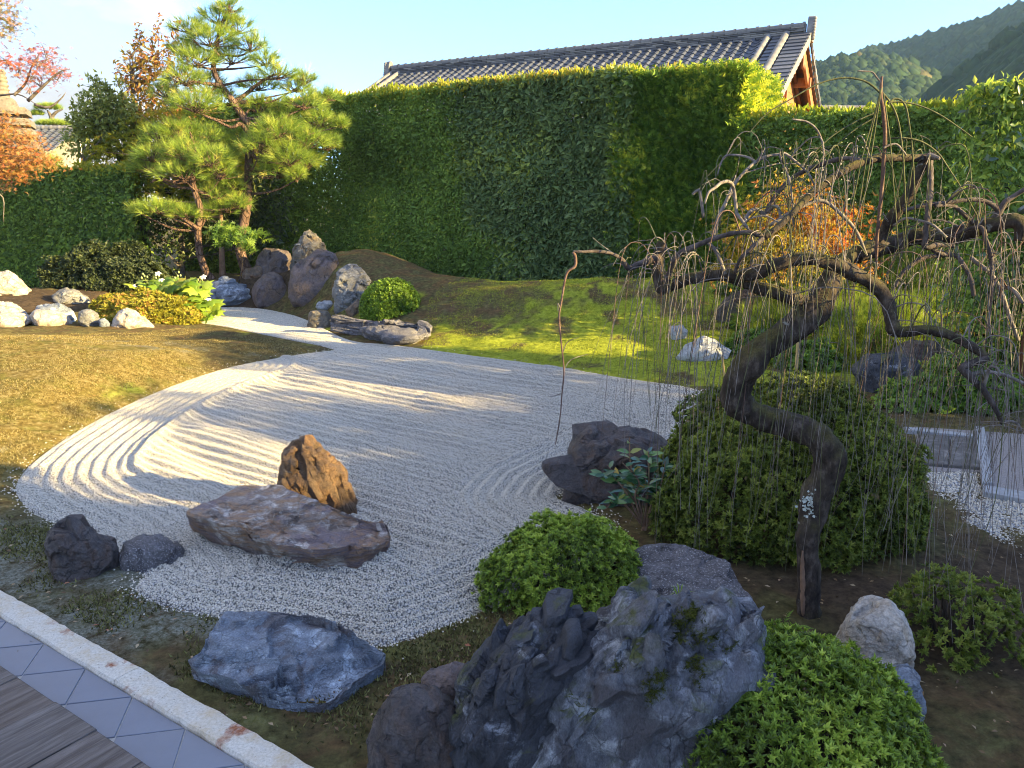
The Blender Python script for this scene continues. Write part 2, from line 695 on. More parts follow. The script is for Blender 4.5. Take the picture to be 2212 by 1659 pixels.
# ================================================================== the ground
GR_PX = [(830, 1396), (760, 1388), (690, 1376), (600, 1350), (500, 1336), (400, 1322), (330, 1300), (292, 1272), (315, 1245),
         (280, 1205), (200, 1165), (130, 1135), (80, 1112), (48, 1085), (36, 1055), (58, 1015), (115, 968), (200, 915), (300, 866), (400, 826), (500, 795), (600, 776),
         (680, 763), (722, 756), (640, 738), (560, 722), (470, 704), (380, 696), (300, 690), (330, 668), (455, 665), (560, 668), (640, 684), (690, 706),
         (760, 738), (850, 747), (1000, 768), (1200, 797), (1350, 821), (1512, 846), (1495, 880), (1460, 930), (1400, 985), (1330, 1030), (1200, 1070),
         (1235, 1090), (1285, 1112), (1316, 1132), (1318, 1165), (1250, 1220), (1100, 1290), (1060, 1312), (1000, 1338), (920, 1368)]
GR = np.array([G(u, v)[:2] for u, v in GR_PX])


def smooth_closed(p, n=4):
    k = len(p)
    out = []
    for i in range(k):
        a, b, c, d = p[i - 1], p[i], p[(i + 1) % k], p[(i + 2) % k]
        for t in np.linspace(0, 1, n, endpoint=False):
            out.append(0.5 * (2 * b + (c - a) * t + (2 * a - 5 * b + 4 * c - d) * t * t + (3 * b - a - 3 * c + d) * t ** 3))
    return np.array(out)


GRS = smooth_closed(GR, 3)


def inside(poly, x, y):
    r = np.zeros(len(x), bool)
    n = len(poly)
    for i in range(n):
        x1, y1 = poly[i]; x2, y2 = poly[(i + 1) % n]
        if y1 == y2: continue
        c = ((y1 > y) != (y2 > y)) & (x < (x2 - x1) * (y - y1) / (y2 - y1) + x1)
        r ^= c
    return r


def segdist(poly, x, y, closed=True):
    d = np.full(len(x), 1e9)
    n = len(poly)
    for i in range(n if closed else n - 1):
        ax, ay = poly[i]; bx, by = poly[(i + 1) % n]
        ex, ey = bx - ax, by - ay
        t = np.clip(((x - ax) * ex + (y - ay) * ey) / (ex * ex + ey * ey + 1e-12), 0, 1)
        d = np.minimum(d, np.hypot(x - ax - t * ex, y - ay - t * ey))
    return d


def sdist(x, y):
    d = segdist(GRS, x, y)
    return np.where(inside(GRS, x, y), -d, d)


# second gravel and the path on the right
PATH_GRAVEL = np.array([G(u, v, .06)[:2] for u, v in [(1985, 1000), (2000, 1050), (2040, 1100), (2110, 1135), (2170, 1180), (2215, 1230), (2420, 1330), (2420, 1075), (2212, 1062), (2135, 1046), (2128, 1000), (2060, 960)]])

PATH_PAVE = np.array([G(u, v, .06)[:2] for u, v in [(1950, 915), (2340, 938), (2370, 1106), (2212, 1072), (2126, 1054), (2118, 1018), (1985, 1018)]])


def gauss(x, y, cx, cy, sx, sy=None, rot=0.0):
    sy = sy or sx
    c, s = math.cos(rot), math.sin(rot)
    u = (x - cx) * c + (y - cy) * s
    v = -(x - cx) * s + (y - cy) * c
    return np.exp(-0.5 * ((u / sx) ** 2 + (v / sy) ** 2))


def terrain(x, y, sd=None):
    x = np.asarray(x, float); y = np.asarray(y, float)
    if sd is None: sd = sdist(x, y)
    b = x * E2[0] + y * E2[1]
    k = sstep(sd, 0.0, 0.9)
    z = 0.40 * gauss(x, y, -7.4, 10.0, 3.4, 1.35, R(-14)) + 0.16 * gauss(x, y, -7.5, 7.0, 2.5, 1.5, R(-30))
    z = z + 0.42 * gauss(x, y, -10.5, 15.6, 2.6, 1.5)
    z = z + 0.95 * gauss(x, y, -3.3, 17.0, 1.25, 1.2) + 0.55 * gauss(x, y, -1.3, 15.2, 1.7, 1.1) + 0.52 * gauss(x, y, 1.2, 13.9, 1.6, 1.0)
    z = z + 0.40 * gauss(x, y, 3.4, 13.6, 1.6, 1.0) + 0.45 * gauss(x, y, -6.6, 18.3, 2.4, 1.3)
    z = z + 0.20 * sstep(b, 11.5, 15.5) + 0.35 * gauss(x, y, 7.5, 12.5, 3.0, 2.0)
    z = z + 0.05 * gauss(x, y, 1.8, 3.7, 0.9, 0.8) * k
    z = z * k
    rim = 0.035 * sstep(sd, -0.02, 0.10) - 0.07 * sstep(-sd, 0.0, 0.10)
    p3 = np.stack([x, y, 0 * x], -1)
    bumps = (0.026 * fbm(p3 * 1.3, 3, 5) + 0.016 * fbm(p3 * 5, 3, 8)) * sstep(sd, 0.0, .25)
    pd = segdist(PATH_GRAVEL, x, y)
    pin = np.where(inside(PATH_GRAVEL, x, y), 0.0, sstep(pd, 0.0, 0.4))
    pv = segdist(PATH_PAVE, x, y)
    pin = pin * np.where(inside(PATH_PAVE, x, y), 0.0, sstep(pv, 0.0, 0.3))
    bb = x * 0.552 + y * 0.834 - 1.75                       # keep the ground below the kerb line
    return (z + bumps) * pin * sstep(bb, 0.0, 0.4) + rim + 0.0


def tz(x, y):
    return float(terrain(np.array([x]), np.array([y]))[0])


def T(u, v, lift=0.0):
    """where the line of sight through a photo point meets the ground"""
    z = 0.0
    for _ in range(12):
        p = G(u, v, min(z, H - 0.3))
        z = 0.5 * z + 0.5 * tz(p[0], p[1])
    p = G(u, v, min(z, H - 0.3))
    return np.array([p[0], p[1], tz(p[0], p[1]) + lift])


def axis(a, lo, hi, step, far):
    core = np.arange(lo, hi + 1e-6, step)
    k = np.cumsum(step * 1.22 ** np.arange(1, 60))
    left = (lo - k)[::-1]; right = hi + k
    return np.concatenate([left[left > -far], core, right[right < far]])


def build_ground():
    xs = axis(0, -10, 6, 0.06, 1500)
    ys = axis(0, 2.2, 18, 0.06, 1500)
    X, Y = np.meshgrid(xs, ys)
    x, y = X.ravel(), Y.ravel()
    near = (np.abs(x) < 30) & (np.abs(y - 10) < 30)
    z = np.full(len(x), -0.05)
    sd = np.full(len(x), 5.0)
    sd[near] = sdist(x[near], y[near])
    z[near] = terrain(x[near], y[near], sd[near])
    bb = x * 0.552 + y * 0.834
    z[bb < 1.665] = -0.25
    nx, ny = len(xs), len(ys)
    i = (np.arange(ny - 1)[:, None] * nx + np.arange(nx - 1)[None]).ravel()
    Q = np.stack([i, i + 1, i + nx + 1, i + nx], -1)
    p3 = np.stack([x, y, z], -1)
    big = fbm(p3 * 0.9, 4, 31)
    fine = fbm(p3 * 3.5, 4, 41)
    # what grows where: bright moss, brown dry moss, bare soil, grey lichen
    lush = 0.95 * gauss(x, y, 2.1, 13.0, 1.5, 1.5) + 0.9 * gauss(x, y, 1.4, 10.9, 1.9, .8, R(-32)) + .75 * gauss(x, y, 3.6, 10.5, 1.4, 1.6) + 0.5 * gauss(x, y, -.8, 12.0, 1.4, .35, R(-32)) + .45 * gauss(x, y, -3.4, 14.3, 1.5, .5, R(-30))
    spot = fbm(p3 * 1.9 + 40, 3, 47)
    lush = lush + (fine * 0.42 + big * .35) - .9 * sstep(spot, .28, .6)
    lush = sstep(lush, 0.38, 0.85)
    gold = sstep(gauss(x, y, -7.0, 8.4, 3.2, 3.4) + big * .22 + fine * .12, 0.3, 0.75)
    soil = 1.2 * gauss(x, y, -10.0, 15.0, 2.2, 1.3) + 0.9 * gauss(x, y, -6.2, 17.3, 1.8, 1.0) + .9 * gauss(x, y, 2.8, 3.9, 1.5, 1.2) + .5 * gauss(x, y, -.2, 3.0, .9, .5)
    soil = sstep(soil + big * .25 + fine * .15, 0.5, 0.85)
    lich = sstep(gauss(x, y, -2.7, 4.3, 1.0, .9) * 1.2 + .8 * gauss(x, y, -6.0, 10.9, 1.6, .6) + fine * .45 + big * .2, 0.35, 0.9)
    me = mesh_from('ground', np.c_[x, y, z], [Q], GROUND_MAT, {'lush': lush, 'gold': gold, 'soil': soil, 'lichen': lich}, smooth=True)
    return struct('moss_ground', me)


def ground_material():
    t = NT('moss_ground')
    v = t.coord()
    n1 = t.noise(14, 9, 0.7, v)
    n2 = t.noise(60, 6, 0.7, v)
    n3 = t.noise(3.2, 7, 0.65, v, 0.6)
    base = t.ramp(n1, [(0.3, (0.040, 0.036, 0.016)), (0.5, (0.110, 0.098, 0.038)), (0.68, (0.19, 0.175, 0.070))])
    base = t.mix(t.gray(n3, 0.42, 0.62), base, t.ramp(n1, [(0.3, (0.048, 0.034, 0.018)), (0.65, (0.18, 0.115, 0.052))]))
    lush = t.ramp(n1, [(0.28, (0.08, 0.098, 0.010)), (0.5, (0.28, 0.32, 0.028)), (0.7, (0.44, 0.47, 0.06))])
    gold = t.ramp(n1, [(0.28, (0.055, 0.036, 0.010)), (0.5, (0.20, 0.145, 0.040)), (0.7, (0.40, 0.33, 0.15))])
    gold = t.mix(t.gray(n3, 0.45, 0.65), gold, t.ramp(n1, [(0.3, (0.06, 0.055, 0.012)), (0.65, (0.22, 0.20, 0.045))]))
    soil = t.ramp(n1, [(0.3, (0.030, 0.021, 0.013)), (0.6, (0.105, 0.074, 0.046)), (0.75, (0.20, 0.155, 0.10))])
    lich = t.ramp(n2, [(0.35, (0.075, 0.078, 0.055)), (0.5, (0.20, 0.205, 0.16)), (0.68, (0.36, 0.36, 0.29))])
    c = t.mix(t.attr('gold'), base, gold)
    c = t.mix(t.math('MULTIPLY', t.attr('lichen'), t.gray(n1, 0.36, 0.56)), c, lich)
    c = t.mix(t.math('MULTIPLY', t.attr('lush'), t.gray(n1, 0.18, 0.42)), c, lush)
    c = t.mix(t.attr('soil'), c, soil)
    h = t.math('ADD', t.math('MULTIPLY', n1, 0.6), t.math('MULTIPLY', n2, 0.5))
    h = t.math('ADD', h, t.math('MULTIPLY', t.noise(190, 3, 0.6, v), 0.25))
    return t.done(c, 0.95, t.bump(h, 0.9, 0.045), 0.1)


GROUND_MAT = ground_material()
build_ground()


# ------------------------------------------------------------------ raked gravel
def gravel_material(name, lo, mid, hi, sheet=True):
    t = NT(name)
    v = t.coord()
    if sheet:
        vo = t.voro(75, 'F1', v)
        n = t.noise(55, 4, 0.7, v)
        c = t.mix(t.gray(vo, 0.2, 0.65), t.ramp(n, [(0.3, mid), (0.7, hi)]), lo)
        nr = t.bump(t.math('SUBTRACT', 1.0, vo), 0.9, 0.012)
        return t.done(c, 0.85, nr, 0.2)
    oi = t.n('ShaderNodeObjectInfo')
    c = t.ramp(oi.outputs['Random'], [(0.0, lo), (0.16, mid), (0.6, mid), (1.0, hi)])
    c = t.mix(t.gray(t.noise(200, 2, .5, v), .45, .7), c, t.mix(0.35, c, lo))
    return t.done(c, 0.7, None, 0.3)


def rake(x, y, sd):
    """height of the rake marks: bands that follow the rim, straight lines in the middle, broad low swells"""
    w = 0.108
    d = -sd
    b = x * E2[0] + y * E2[1]
    a = x * E1[0] + y * E1[1]
    ang = R(126)
    bs = -x * math.cos(ang) + y * math.sin(ang)
    lft = np.array([G(u, v)[:2] for u, v in [(292, 1272), (200, 1165), (80, 1112), (40, 1075), (36, 1055), (58, 1015), (115, 968), (200, 915), (300, 866), (400, 826), (500, 795)]])
    dl = segdist(lft, x, y, False)
    bot = np.array([G(u, v)[:2] for u, v in [(292, 1272), (330, 1300), (400, 1322), (500, 1336), (600, 1350), (690, 1376), (830, 1396), (920, 1368), (1000, 1338), (1060, 1312), (1150, 1270), (1318, 1165)]])
    db = segdist(bot, x, y, False)
    rk = np.array([G(u, v)[:2] for u, v in [(1420, 1000), (1300, 1010), (1230, 1050), (1215, 1075), (1290, 1112), (1318, 1140)]])
    dr = segdist(rk, x, y, False)
    wob = 0.02 * fbm(np.stack([x, y, 0 * x], -1) * 0.8, 2, 3)
    ph = (bs + wob) / w
    band_l, band_b, band_r = 0.86, 0.62, 0.80
    m = np.minimum(np.minimum(dl / band_l, db / band_b), dr / band_r)
    which = np.argmin(np.stack([dl / band_l, db / band_b, dr / band_r]), 0)
    dd = np.choose(which, [dl, db, dr])
    edge = m < 1
    ph = np.where(edge, (dd + wob * .5) / w, ph)
    s = 0.5 + 0.5 * np.cos(2 * math.pi * ph)
    ridge = 0.030 * (s ** 1.3 - 0.4)
    fade = np.where(which == 0, .72, 1.0) * sstep(d, 0.0, 0.12) * (1 - .65 * sstep(y, 8.5, 13.5))
    swell = 0.066 * np.cos(2 * math.pi * (bs + 0.16 * fbm(np.stack([x * .5, y * .5, 0 * x], -1), 2, 12)) / 0.80) * sstep(m, 1.0, 1.5) * (0.65 + .5 * vnoise(np.stack([x * .7, y * .7, 0 * x], -1), 77))
    seam = 0.035 * np.exp(-((dl - band_l) / 0.06) ** 2) * (db > band_b)
    p3 = np.stack([x, y, 0 * x], -1)
    return (ridge * fade + swell * fade + seam + 0.004 * fbm(p3 * 9, 2, 21) * sstep(d, 0, .1)) + 0.02 - 0.05 * sstep(sd, -0.04, 0.06)


PEBBLE_LO, PEBBLE_MID, PEBBLE_HI = (0.19, 0.172, 0.138), (0.56, 0.508, 0.405), (0.81, 0.75, 0.63)
SHEET_MAT = gravel_material('gravel_bed', (0.10, 0.098, 0.092), (0.42, 0.41, 0.385), (0.66, 0.645, 0.61))
PEBBLE_MAT = gravel_material('pebble', PEBBLE_LO, PEBBLE_MID, PEBBLE_HI, False)


def grid_region(poly, step, margin, hfun, mat, name):
    x0, y0 = poly.min(0) - margin; x1, y1 = poly.max(0) + margin
    xs = np.arange(x0, x1, step); ys = np.arange(y0, y1, step)
    X, Y = np.meshgrid(xs, ys)
    x, y = X.ravel(), Y.ravel()
    keep0 = inside(poly, x, y)
    d = segdist(poly, x, y)
    sd = np.where(keep0, -d, d)
    ok = sd < margin
    nx, ny = len(xs), len(ys)
    i = (np.arange(ny - 1)[:, None] * nx + np.arange(nx - 1)[None]).ravel()
    Q = np.stack([i, i + 1, i + nx + 1, i + nx], -1)
    Q = Q[ok[Q].all(1)]
    used = np.unique(Q)
    mp = np.full(len(x), -1); mp[used] = np.arange(len(used))
    xu, yu, su = x[used], y[used], sd[used]
    z = hfun(xu, yu, su)
    dens = sstep(-su + 0.05 * vnoise(np.stack([xu * 9, yu * 9, 0 * xu], -1), 4), -0.06, 0.04)
    return mesh_from(name, np.c_[xu, yu, z], [mp[Q]], mat, {'dens': dens}, smooth=True)


def scatter_modifier(o, density, seed, prim, mat, smin, smax, flat=(1, 1, 1), tilt=3.14, sub=1, keep=True, attr='dens'):
    """real stones or sprigs strewn over a surface with geometry nodes"""
    ng = bpy.data.node_groups.new('strewn', 'GeometryNodeTree')
    ng.interface.new_socket('Geometry', in_out='INPUT', socket_type='NodeSocketGeometry')
    ng.interface.new_socket('Geometry', in_out='OUTPUT', socket_type='NodeSocketGeometry')
    N, L = ng.nodes, ng.links
    gi, go = N.new('NodeGroupInput'), N.new('NodeGroupOutput')
    dp = N.new('GeometryNodeDistributePointsOnFaces')
    dp.inputs['Seed'].default_value = seed
    na = N.new('GeometryNodeInputNamedAttribute'); na.data_type = 'FLOAT'
    na.inputs['Name'].default_value = attr
    mu = N.new('ShaderNodeMath'); mu.operation = 'MULTIPLY'; mu.inputs[1].default_value = density
    L.new(na.outputs['Attribute'], mu.inputs[0])
    L.new(gi.outputs[0], dp.inputs['Mesh'])
    L.new(mu.outputs[0], dp.inputs['Density'])
    if prim == 'stone':
        pr = N.new('GeometryNodeMeshIcoSphere'); pr.inputs['Radius'].default_value = 1.0; pr.inputs['Subdivisions'].default_value = sub
    else:
        pr = N.new('GeometryNodeMeshCone'); pr.inputs['Vertices'].default_value = 3
        pr.inputs['Radius Bottom'].default_value = 0.22; pr.inputs['Depth'].default_value = 1.0
    sm = N.new('GeometryNodeSetMaterial'); sm.inputs['Material'].default_value = mat
    L.new(pr.outputs['Mesh'], sm.inputs['Geometry'])
    ip = N.new('GeometryNodeInstanceOnPoints')
    L.new(dp.outputs['Points'], ip.inputs['Points'])
    L.new(sm.outputs['Geometry'], ip.inputs['Instance'])
    rv = N.new('FunctionNodeRandomValue'); rv.data_type = 'FLOAT_VECTOR'
    rv.inputs['Min'].default_value = (-tilt, -tilt, -3.14); rv.inputs['Max'].default_value = (tilt, tilt, 3.14)
    er = N.new('FunctionNodeEulerToRotation')
    L.new(rv.outputs['Value'], er.inputs['Euler'])
    L.new(er.outputs['Rotation'], ip.inputs['Rotation'])
    rs = N.new('FunctionNodeRandomValue'); rs.data_type = 'FLOAT_VECTOR'
    rs.inputs['Min'].default_value = tuple(smin * f for f in flat)
    rs.inputs['Max'].default_value = tuple(smax * f for f in flat)
    rs.inputs['Seed'].default_value = 5
    L.new(rs.outputs['Value'], ip.inputs['Scale'])
    if keep:
        jn = N.new('GeometryNodeJoinGeometry')
        L.new(gi.outputs[0], jn.inputs[0]); L.new(ip.outputs[0], jn.inputs[0])
        L.new(jn.outputs[0], go.inputs[0])
    else:
        L.new(ip.outputs[0], go.inputs[0])
    md = o.modifiers.new('strewn', 'NODES')
    md.node_group = ng


bed = struct('raked_gravel', grid_region(GRS, 0.022, 0.06, rake, SHEET_MAT, 'raked_gravel'))
scatter_modifier(bed, 9500, 3, 'stone', PEBBLE_MAT, 0.0036, 0.0072, (1, 1, .8))


def stray_pebbles():
    r = np.random.default_rng(19)
    n = 3600
    i = r.integers(0, len(GRS), n)
    f = r.uniform(size=n)[:, None]
    p = GRS[i] * (1 - f) + GRS[(i + 1) % len(GRS)] * f + r.normal(size=(n, 2)) * np.array([.06, .06]) * r.uniform(.2, 1.4, (n, 1))
    s = sdist(p[:, 0], p[:, 1])
    p = p[(s > -.03) & (p[:, 1] < 12)]
    z = terrain(p[:, 0], p[:, 1])
    v, f = ico(1)
    m = len(p)
    sz = r.uniform(.0035, .0075, m)
    V = v[None] * (sz[:, None, None] * np.array([1, 1, .75])) + np.c_[p, z + .003][:, None, :]
    F = (f[None] + (np.arange(m) * len(v))[:, None, None]).reshape(-1, 3)
    t = NT('stray_pebble')
    mat = t.done(t.ramp(t.attr('tint'), [(0, PEBBLE_LO), (.3, PEBBLE_MID), (1, PEBBLE_HI)]), .7)
    struct('stray_pebbles', mesh_from('stray_pebbles', V.reshape(-1, 3), [F], mat, {'tint': np.repeat(r.uniform(size=m), len(v))}), kind='stuff')


stray_pebbles()


def path_h(x, y, sd):
    return 0.035 + 0.012 * fbm(np.stack([x * 5, y * 5, 0 * x], -1), 3, 51) - 0.03 * sstep(sd, -.1, .05)


PATH_SHEET = gravel_material('path_gravel_bed', (0.12, 0.125, 0.13), (0.44, 0.45, 0.46), (0.66, 0.67, 0.68))
pg = struct('path_gravel', grid_region(smooth_closed(PATH_GRAVEL, 3), 0.04, 0.05, path_h, PATH_SHEET, 'path_gravel'))
scatter_modifier(pg, 2200, 4, 'stone', PEBBLE_MAT, 0.007, 0.013, (1, 1, .8))


# moss sprigs on the near ground
def moss_patch(name, poly_px, step, density, smin, smax, mat, seed, zlift=0.0):
    poly = np.array([G(u, v)[:2] for u, v in poly_px])

    def hf(x, y, sd):
        return terrain(x, y) - 0.002

    me = grid_region(poly, step, 0.02, hf, mat, name)
    n = len(me.vertices)
    co = np.zeros(n * 3, np.float32); me.vertices.foreach_get('co', co)
    co = co.reshape(-1, 3)
    s = sdist(co[:, 0].astype(float), co[:, 1].astype(float))
    nz = fbm(co * 2.6, 3, seed)
    me.attributes['dens'].data.foreach_set('value', (sstep(s, 0.0, 0.1) * sstep(nz, -0.5, 0.45)).astype(np.float32))
    o = struct(name, me, kind='stuff')
    scatter_modifier(o, density, seed, 'sprig', mat, smin, smax, (1, 1, 1), 0.75, keep=False)
    return o


def sprig_mat(name, a, b, c):
    t = NT(name)
    oi = t.n('ShaderNodeObjectInfo')
    nz = t.noise(2.2, 4, 0.6, t.coord())
    col = t.ramp(oi.outputs['Random'], [(0.0, a), (0.5, b), (1.0, c)])
    return t.done(col, 0.9, None, 0.1)


MOSS_DARK = sprig_mat('moss_sprig_dark', (0.040, 0.036, 0.014), (0.11, 0.105, 0.034), (0.22, 0.21, 0.075))
MOSS_GOLD = sprig_mat('moss_sprig_gold', (0.07, 0.05, 0.014), (0.19, 0.145, 0.045), (0.36, 0.31, 0.15))
MOSS_LUSH = sprig_mat('moss_sprig_lush', (0.10, 0.12, 0.014), (0.30, 0.335, 0.032), (0.47, 0.49, 0.07))
moss_patch('moss_sprigs', [(0, 1120), (140, 1130), (300, 1240), (300, 1290), (480, 1330), (640, 1360), (840, 1400), (1060, 1310), (1330, 1180), (1460, 1330), (1060, 1680), (760, 1680), (640, 1620), (300, 1430), (0, 1265)],
           0.05, 5200, 0.012, 0.034, MOSS_DARK, 61)
moss_patch('moss_sprigs', [(0, 760), (200, 735), (450, 715), (720, 757), (600, 778), (400, 828), (200, 917), (60, 1015), (0, 1080), (-150, 1000), (-150, 800)],
           0.08, 3600, 0.010, 0.028, MOSS_GOLD, 62)
moss_patch('moss_sprigs', [(860, 752), (940, 700), (1080, 670), (1240, 650), (1450, 650), (1640, 760), (1700, 850), (1500, 845), (1200, 798), (1000, 768)],
           0.1, 3200, 0.010, 0.026, MOSS_LUSH, 63)

# ------------------------------------------------------------------ veranda: kerb, slate tiles, boards
K1 = np.array([math.sin(R(123.5)), math.cos(R(123.5))])
K2 = np.array([math.sin(R(33.5)), math.cos(R(33.5))])


def clip_band(poly, lo, hi):
    """clip a polygon given in (along, across) to lo <= across <= hi"""
    for sgn, lim in ((1, lo), (-1, -hi)):
        out = []
        n = len(poly)
        for i in range(n):
            p, q = poly[i], poly[(i + 1) % n]
            dp, dq = sgn * p[1] - lim, sgn * q[1] - lim
            if dp >= 0: out.append(p)
            if (dp > 0 > dq) or (dp < 0 < dq):
                k = dp / (dp - dq)
                out.append((p[0] + (q[0] - p[0]) * k, p[1] + (q[1] - p[1]) * k))
        poly = out
        if len(poly) < 3: return []
    return poly


def to_xy(poly):
    return [tuple(K1 * a + K2 * b) for a, b in poly]


def build_veranda():
    t = NT('granite')
    v = t.coord()
    n1, n2 = t.noise(9, 8, 0.7, v), t.noise(85, 5, 0.75, v)
    c = t.ramp(n2, [(0.26, (0.16, 0.145, 0.12)), (0.38, (0.46, 0.425, 0.35)), (0.55, (0.60, 0.56, 0.48)), (0.75, (0.70, 0.66, 0.58))])
    c = t.mix(t.gray(n1, 0.46, 0.66), c, t.mix(0.55, c, (0.48, 0.35, 0.18)))
    n5 = t.noise(3.1, 5, 0.6, v, 0.4)
    rust = t.mix(t.gray(n2, .35, .6), (0.16, 0.045, 0.025), (0.36, 0.15, 0.07))
    c = t.mix(t.gray(n5, 0.60, 0.68), c, rust)
    pit = t.voro(30, 'F1', v)
    c = t.mix(t.gray(pit, 0.10, 0.05), c, (0.13, 0.115, 0.09))
    nr = t.bump(t.math('ADD', n1, t.math('MULTIPLY', n2, 0.5)), 0.5, 0.012)
    nr = t.bump(t.gray(pit, 0.03, 0.16), 0.5, 0.006, nr)
    granite = t.done(c, 0.8, nr, 0.3)
    t = NT('slate_tile')
    v = t.coord()
    n1, n2 = t.noise(4, 6, 0.6, v), t.noise(60, 4, 0.6, v)
    oi = t.n('ShaderNodeObjectInfo')
    c = t.ramp(n1, [(0.3, (0.125, 0.145, 0.19)), (0.7, (0.17, 0.19, 0.235))])
    c = t.mix(t.math('MULTIPLY', oi.outputs['Random'], 0.35), c, (0.20, 0.21, 0.23))
    slate = t.done(c, t.ramp(n1, [(0.3, (.38, .38, .38)), (0.7, (.52, .52, .52))]), t.bump(n2, 0.12, 0.003), 0.5)
    t = NT('tile_mortar')
    mortar = t.done(t.ramp(t.noise(60, 4, 0.6), [(0.3, (0.28, 0.27, 0.25)), (0.7, (0.42, 0.41, 0.38))]), 0.9)
    t = NT('weathered_board')
    v = t.coord((26, 1.6, 26))
    n1, n2 = t.noise(1.6, 8, 0.7, v, 0.5), t.noise(5, 8, 0.7, v)
    oi = t.n('ShaderNodeObjectInfo')
    c = t.ramp(n1, [(0.3, (0.040, 0.032, 0.028)), (0.5, (0.115, 0.098, 0.088)), (0.7, (0.20, 0.175, 0.16))])
    c = t.mix(t.math('MULTIPLY', oi.outputs['Random'], 0.5), c, t.mix(0.5, c, (0.12, 0.07, 0.04)))
    board_m = t.done(c, 0.65, t.bump(t.math('ADD', n1, t.math('MULTIPLY', n2, .4)), 0.8, 0.008), 0.35)

    # kerb stones
    k = thing('granite_kerb', (*(K1 * -1.5 + K2 * 1.68), 0), 'long pale granite kerb with rust stains along the slate tile strip', 'kerb')
    org = np.array(k.location)
    joints = [-6.2, -4.75, -3.26, -1.62, -.05, 1.6]
    for i in range(len(joints) - 1):
        a0, a1 = joints[i] + .0025, joints[i + 1] - .0025
        n = 34
        al = np.linspace(a0, a1, n)
        pr = [(1.615, -.10), (1.613, .058), (1.621, .071), (1.68, .074), (1.738, .070), (1.747, .056), (1.749, -.10)]
        V = []
        for a in al:
            for (b, z) in pr:
                V.append([*(K1 * a + K2 * b), z])
        V = np.array(V)
        dz = fbm(V * 5, 3, 71 + i)
        dn = fbm(V * 22, 3, 75)
        top = (V[:, 2] > 0)
        V[:, 2] += top * (dz * .003 + dn * .0022)
        V[:, :2] += K2[None] * ((dn * .0045 + dz * .003) * top)[:, None]
        m = len(pr)
        Q = [[i0 * m + j, i0 * m + j + 1, (i0 + 1) * m + j + 1, (i0 + 1) * m + j] for i0 in range(n - 1) for j in range(m - 1)]
        T_ = [[0, j + 1, j] for j in range(1, m - 1)] + [[(n - 1) * m, (n - 1) * m + j, (n - 1) * m + j + 1] for j in range(1, m - 1)]
        part('kerb_stone', mesh_from('kerb_stone', V - org, [np.array(Q), np.array(T_)], granite), k)
    # slate tiles on a mortar bed
    s = 0.39 / math.sqrt(2) * 1.0
    a_ref = -3.885
    bed_p = to_xy([(-6.2, 1.374), (1.6, 1.374), (1.6, 1.612), (-6.2, 1.612)])
    V, Q, T_ = prism(bed_p, -.1, 0.0445, .001)
    strip = struct('tile_strip', mesh_from('tile_strip', V, [Q, T_], mortar))
    g = .0045
    for i in range(-8, 16):
        for j in range(-1, 2):
            cx = a_ref + .195 + .39 * i + (.195 if j % 2 else 0) - .39 * 0
            cy = 1.612 - .195 * j - .0
            h = .195 - g
            poly = [(cx - h, cy), (cx, cy - h), (cx + h, cy), (cx, cy + h)]
            poly = clip_band(poly, 1.378, 1.609)
            if len(poly) < 3: continue
            xy = np.array(to_xy(poly))
            ar = abs(sum(xy[q - 1][0] * xy[q][1] - xy[q][0] * xy[q - 1][1] for q in range(len(xy)))) / 2
            if ar < .0008: continue
            c = xy.mean(0)
            V, Q, T_ = prism(xy - c, -.004, .0055 + random.uniform(-.0012, .0012), .0022)
            part('tile', mesh_from('tile', V, [Q, T_], slate), strip, (c[0], c[1], .0445))
    # boards, running away from the tiles towards the room
    dk = struct('veranda_floor', mesh_from('veranda_floor', prism(to_xy([(-6.5, -2.0), (3.0, -2.0), (3.0, 1.36), (-6.5, 1.36)]), -.1, .03, .001)[0],
                                           [prism(to_xy([(-6.5, -2.0), (3.0, -2.0), (3.0, 1.36), (-6.5, 1.36)]), -.1, .03, .001)[1], prism(to_xy([(-6.5, -2.0), (3.0, -2.0), (3.0, 1.36), (-6.5, 1.36)]), -.1, .03, .001)[2]], mortar))
    rotb = -R(33.5)
    for i in range(-6, 16):
        a0 = -3.615 + .33 * i
        hw = .1625
        V, Q, T_ = prism([(-hw, -3.3), (hw, -3.3), (hw, 0), (-hw, 0)], -.03, .036 + random.uniform(-.002, .002), .004)
        c = K1 * (a0 + .165) + K2 * (1.372 + random.uniform(-.004, .003))
        part('board', mesh_from('board', V, [Q, T_], board_m), dk, (c[0], c[1], .06), rot=(0, 0, rotb))


build_veranda()

# ================================================================== rocks
def poly_radius(poly, phi):
    """distance from the origin to a star-shaped outline along each angle"""
    n = len(poly)
    d = np.stack([np.cos(phi), np.sin(phi)], -1)
    r = np.zeros(len(phi))
    for i in range(n):
        a = poly[i]; e = poly[(i + 1) % n] - a
        den = d[:, 0] * e[1] - d[:, 1] * e[0]
        den = np.where(np.abs(den) < 1e-9, 1e-9, den)
        t = (a[0] * e[1] - a[1] * e[0]) / den
        s = (a[0] * d[:, 1] - a[1] * d[:, 0]) / den
        ok = (t > 0) & (s >= -1e-6) & (s <= 1 + 1e-6)
        r = np.where(ok, np.maximum(r, t), r)
    return np.where(r <= 0, np.median(r[r > 0]) if (r > 0).any() else .1, r)


def vnormals(V, T_):
    n = np.cross(V[T_[:, 1]] - V[T_[:, 0]], V[T_[:, 2]] - V[T_[:, 0]])
    N = np.zeros_like(V)
    for k in range(3):
        np.add.at(N, T_[:, k], n)
    return N / (np.linalg.norm(N, axis=1)[:, None] + 1e-12)


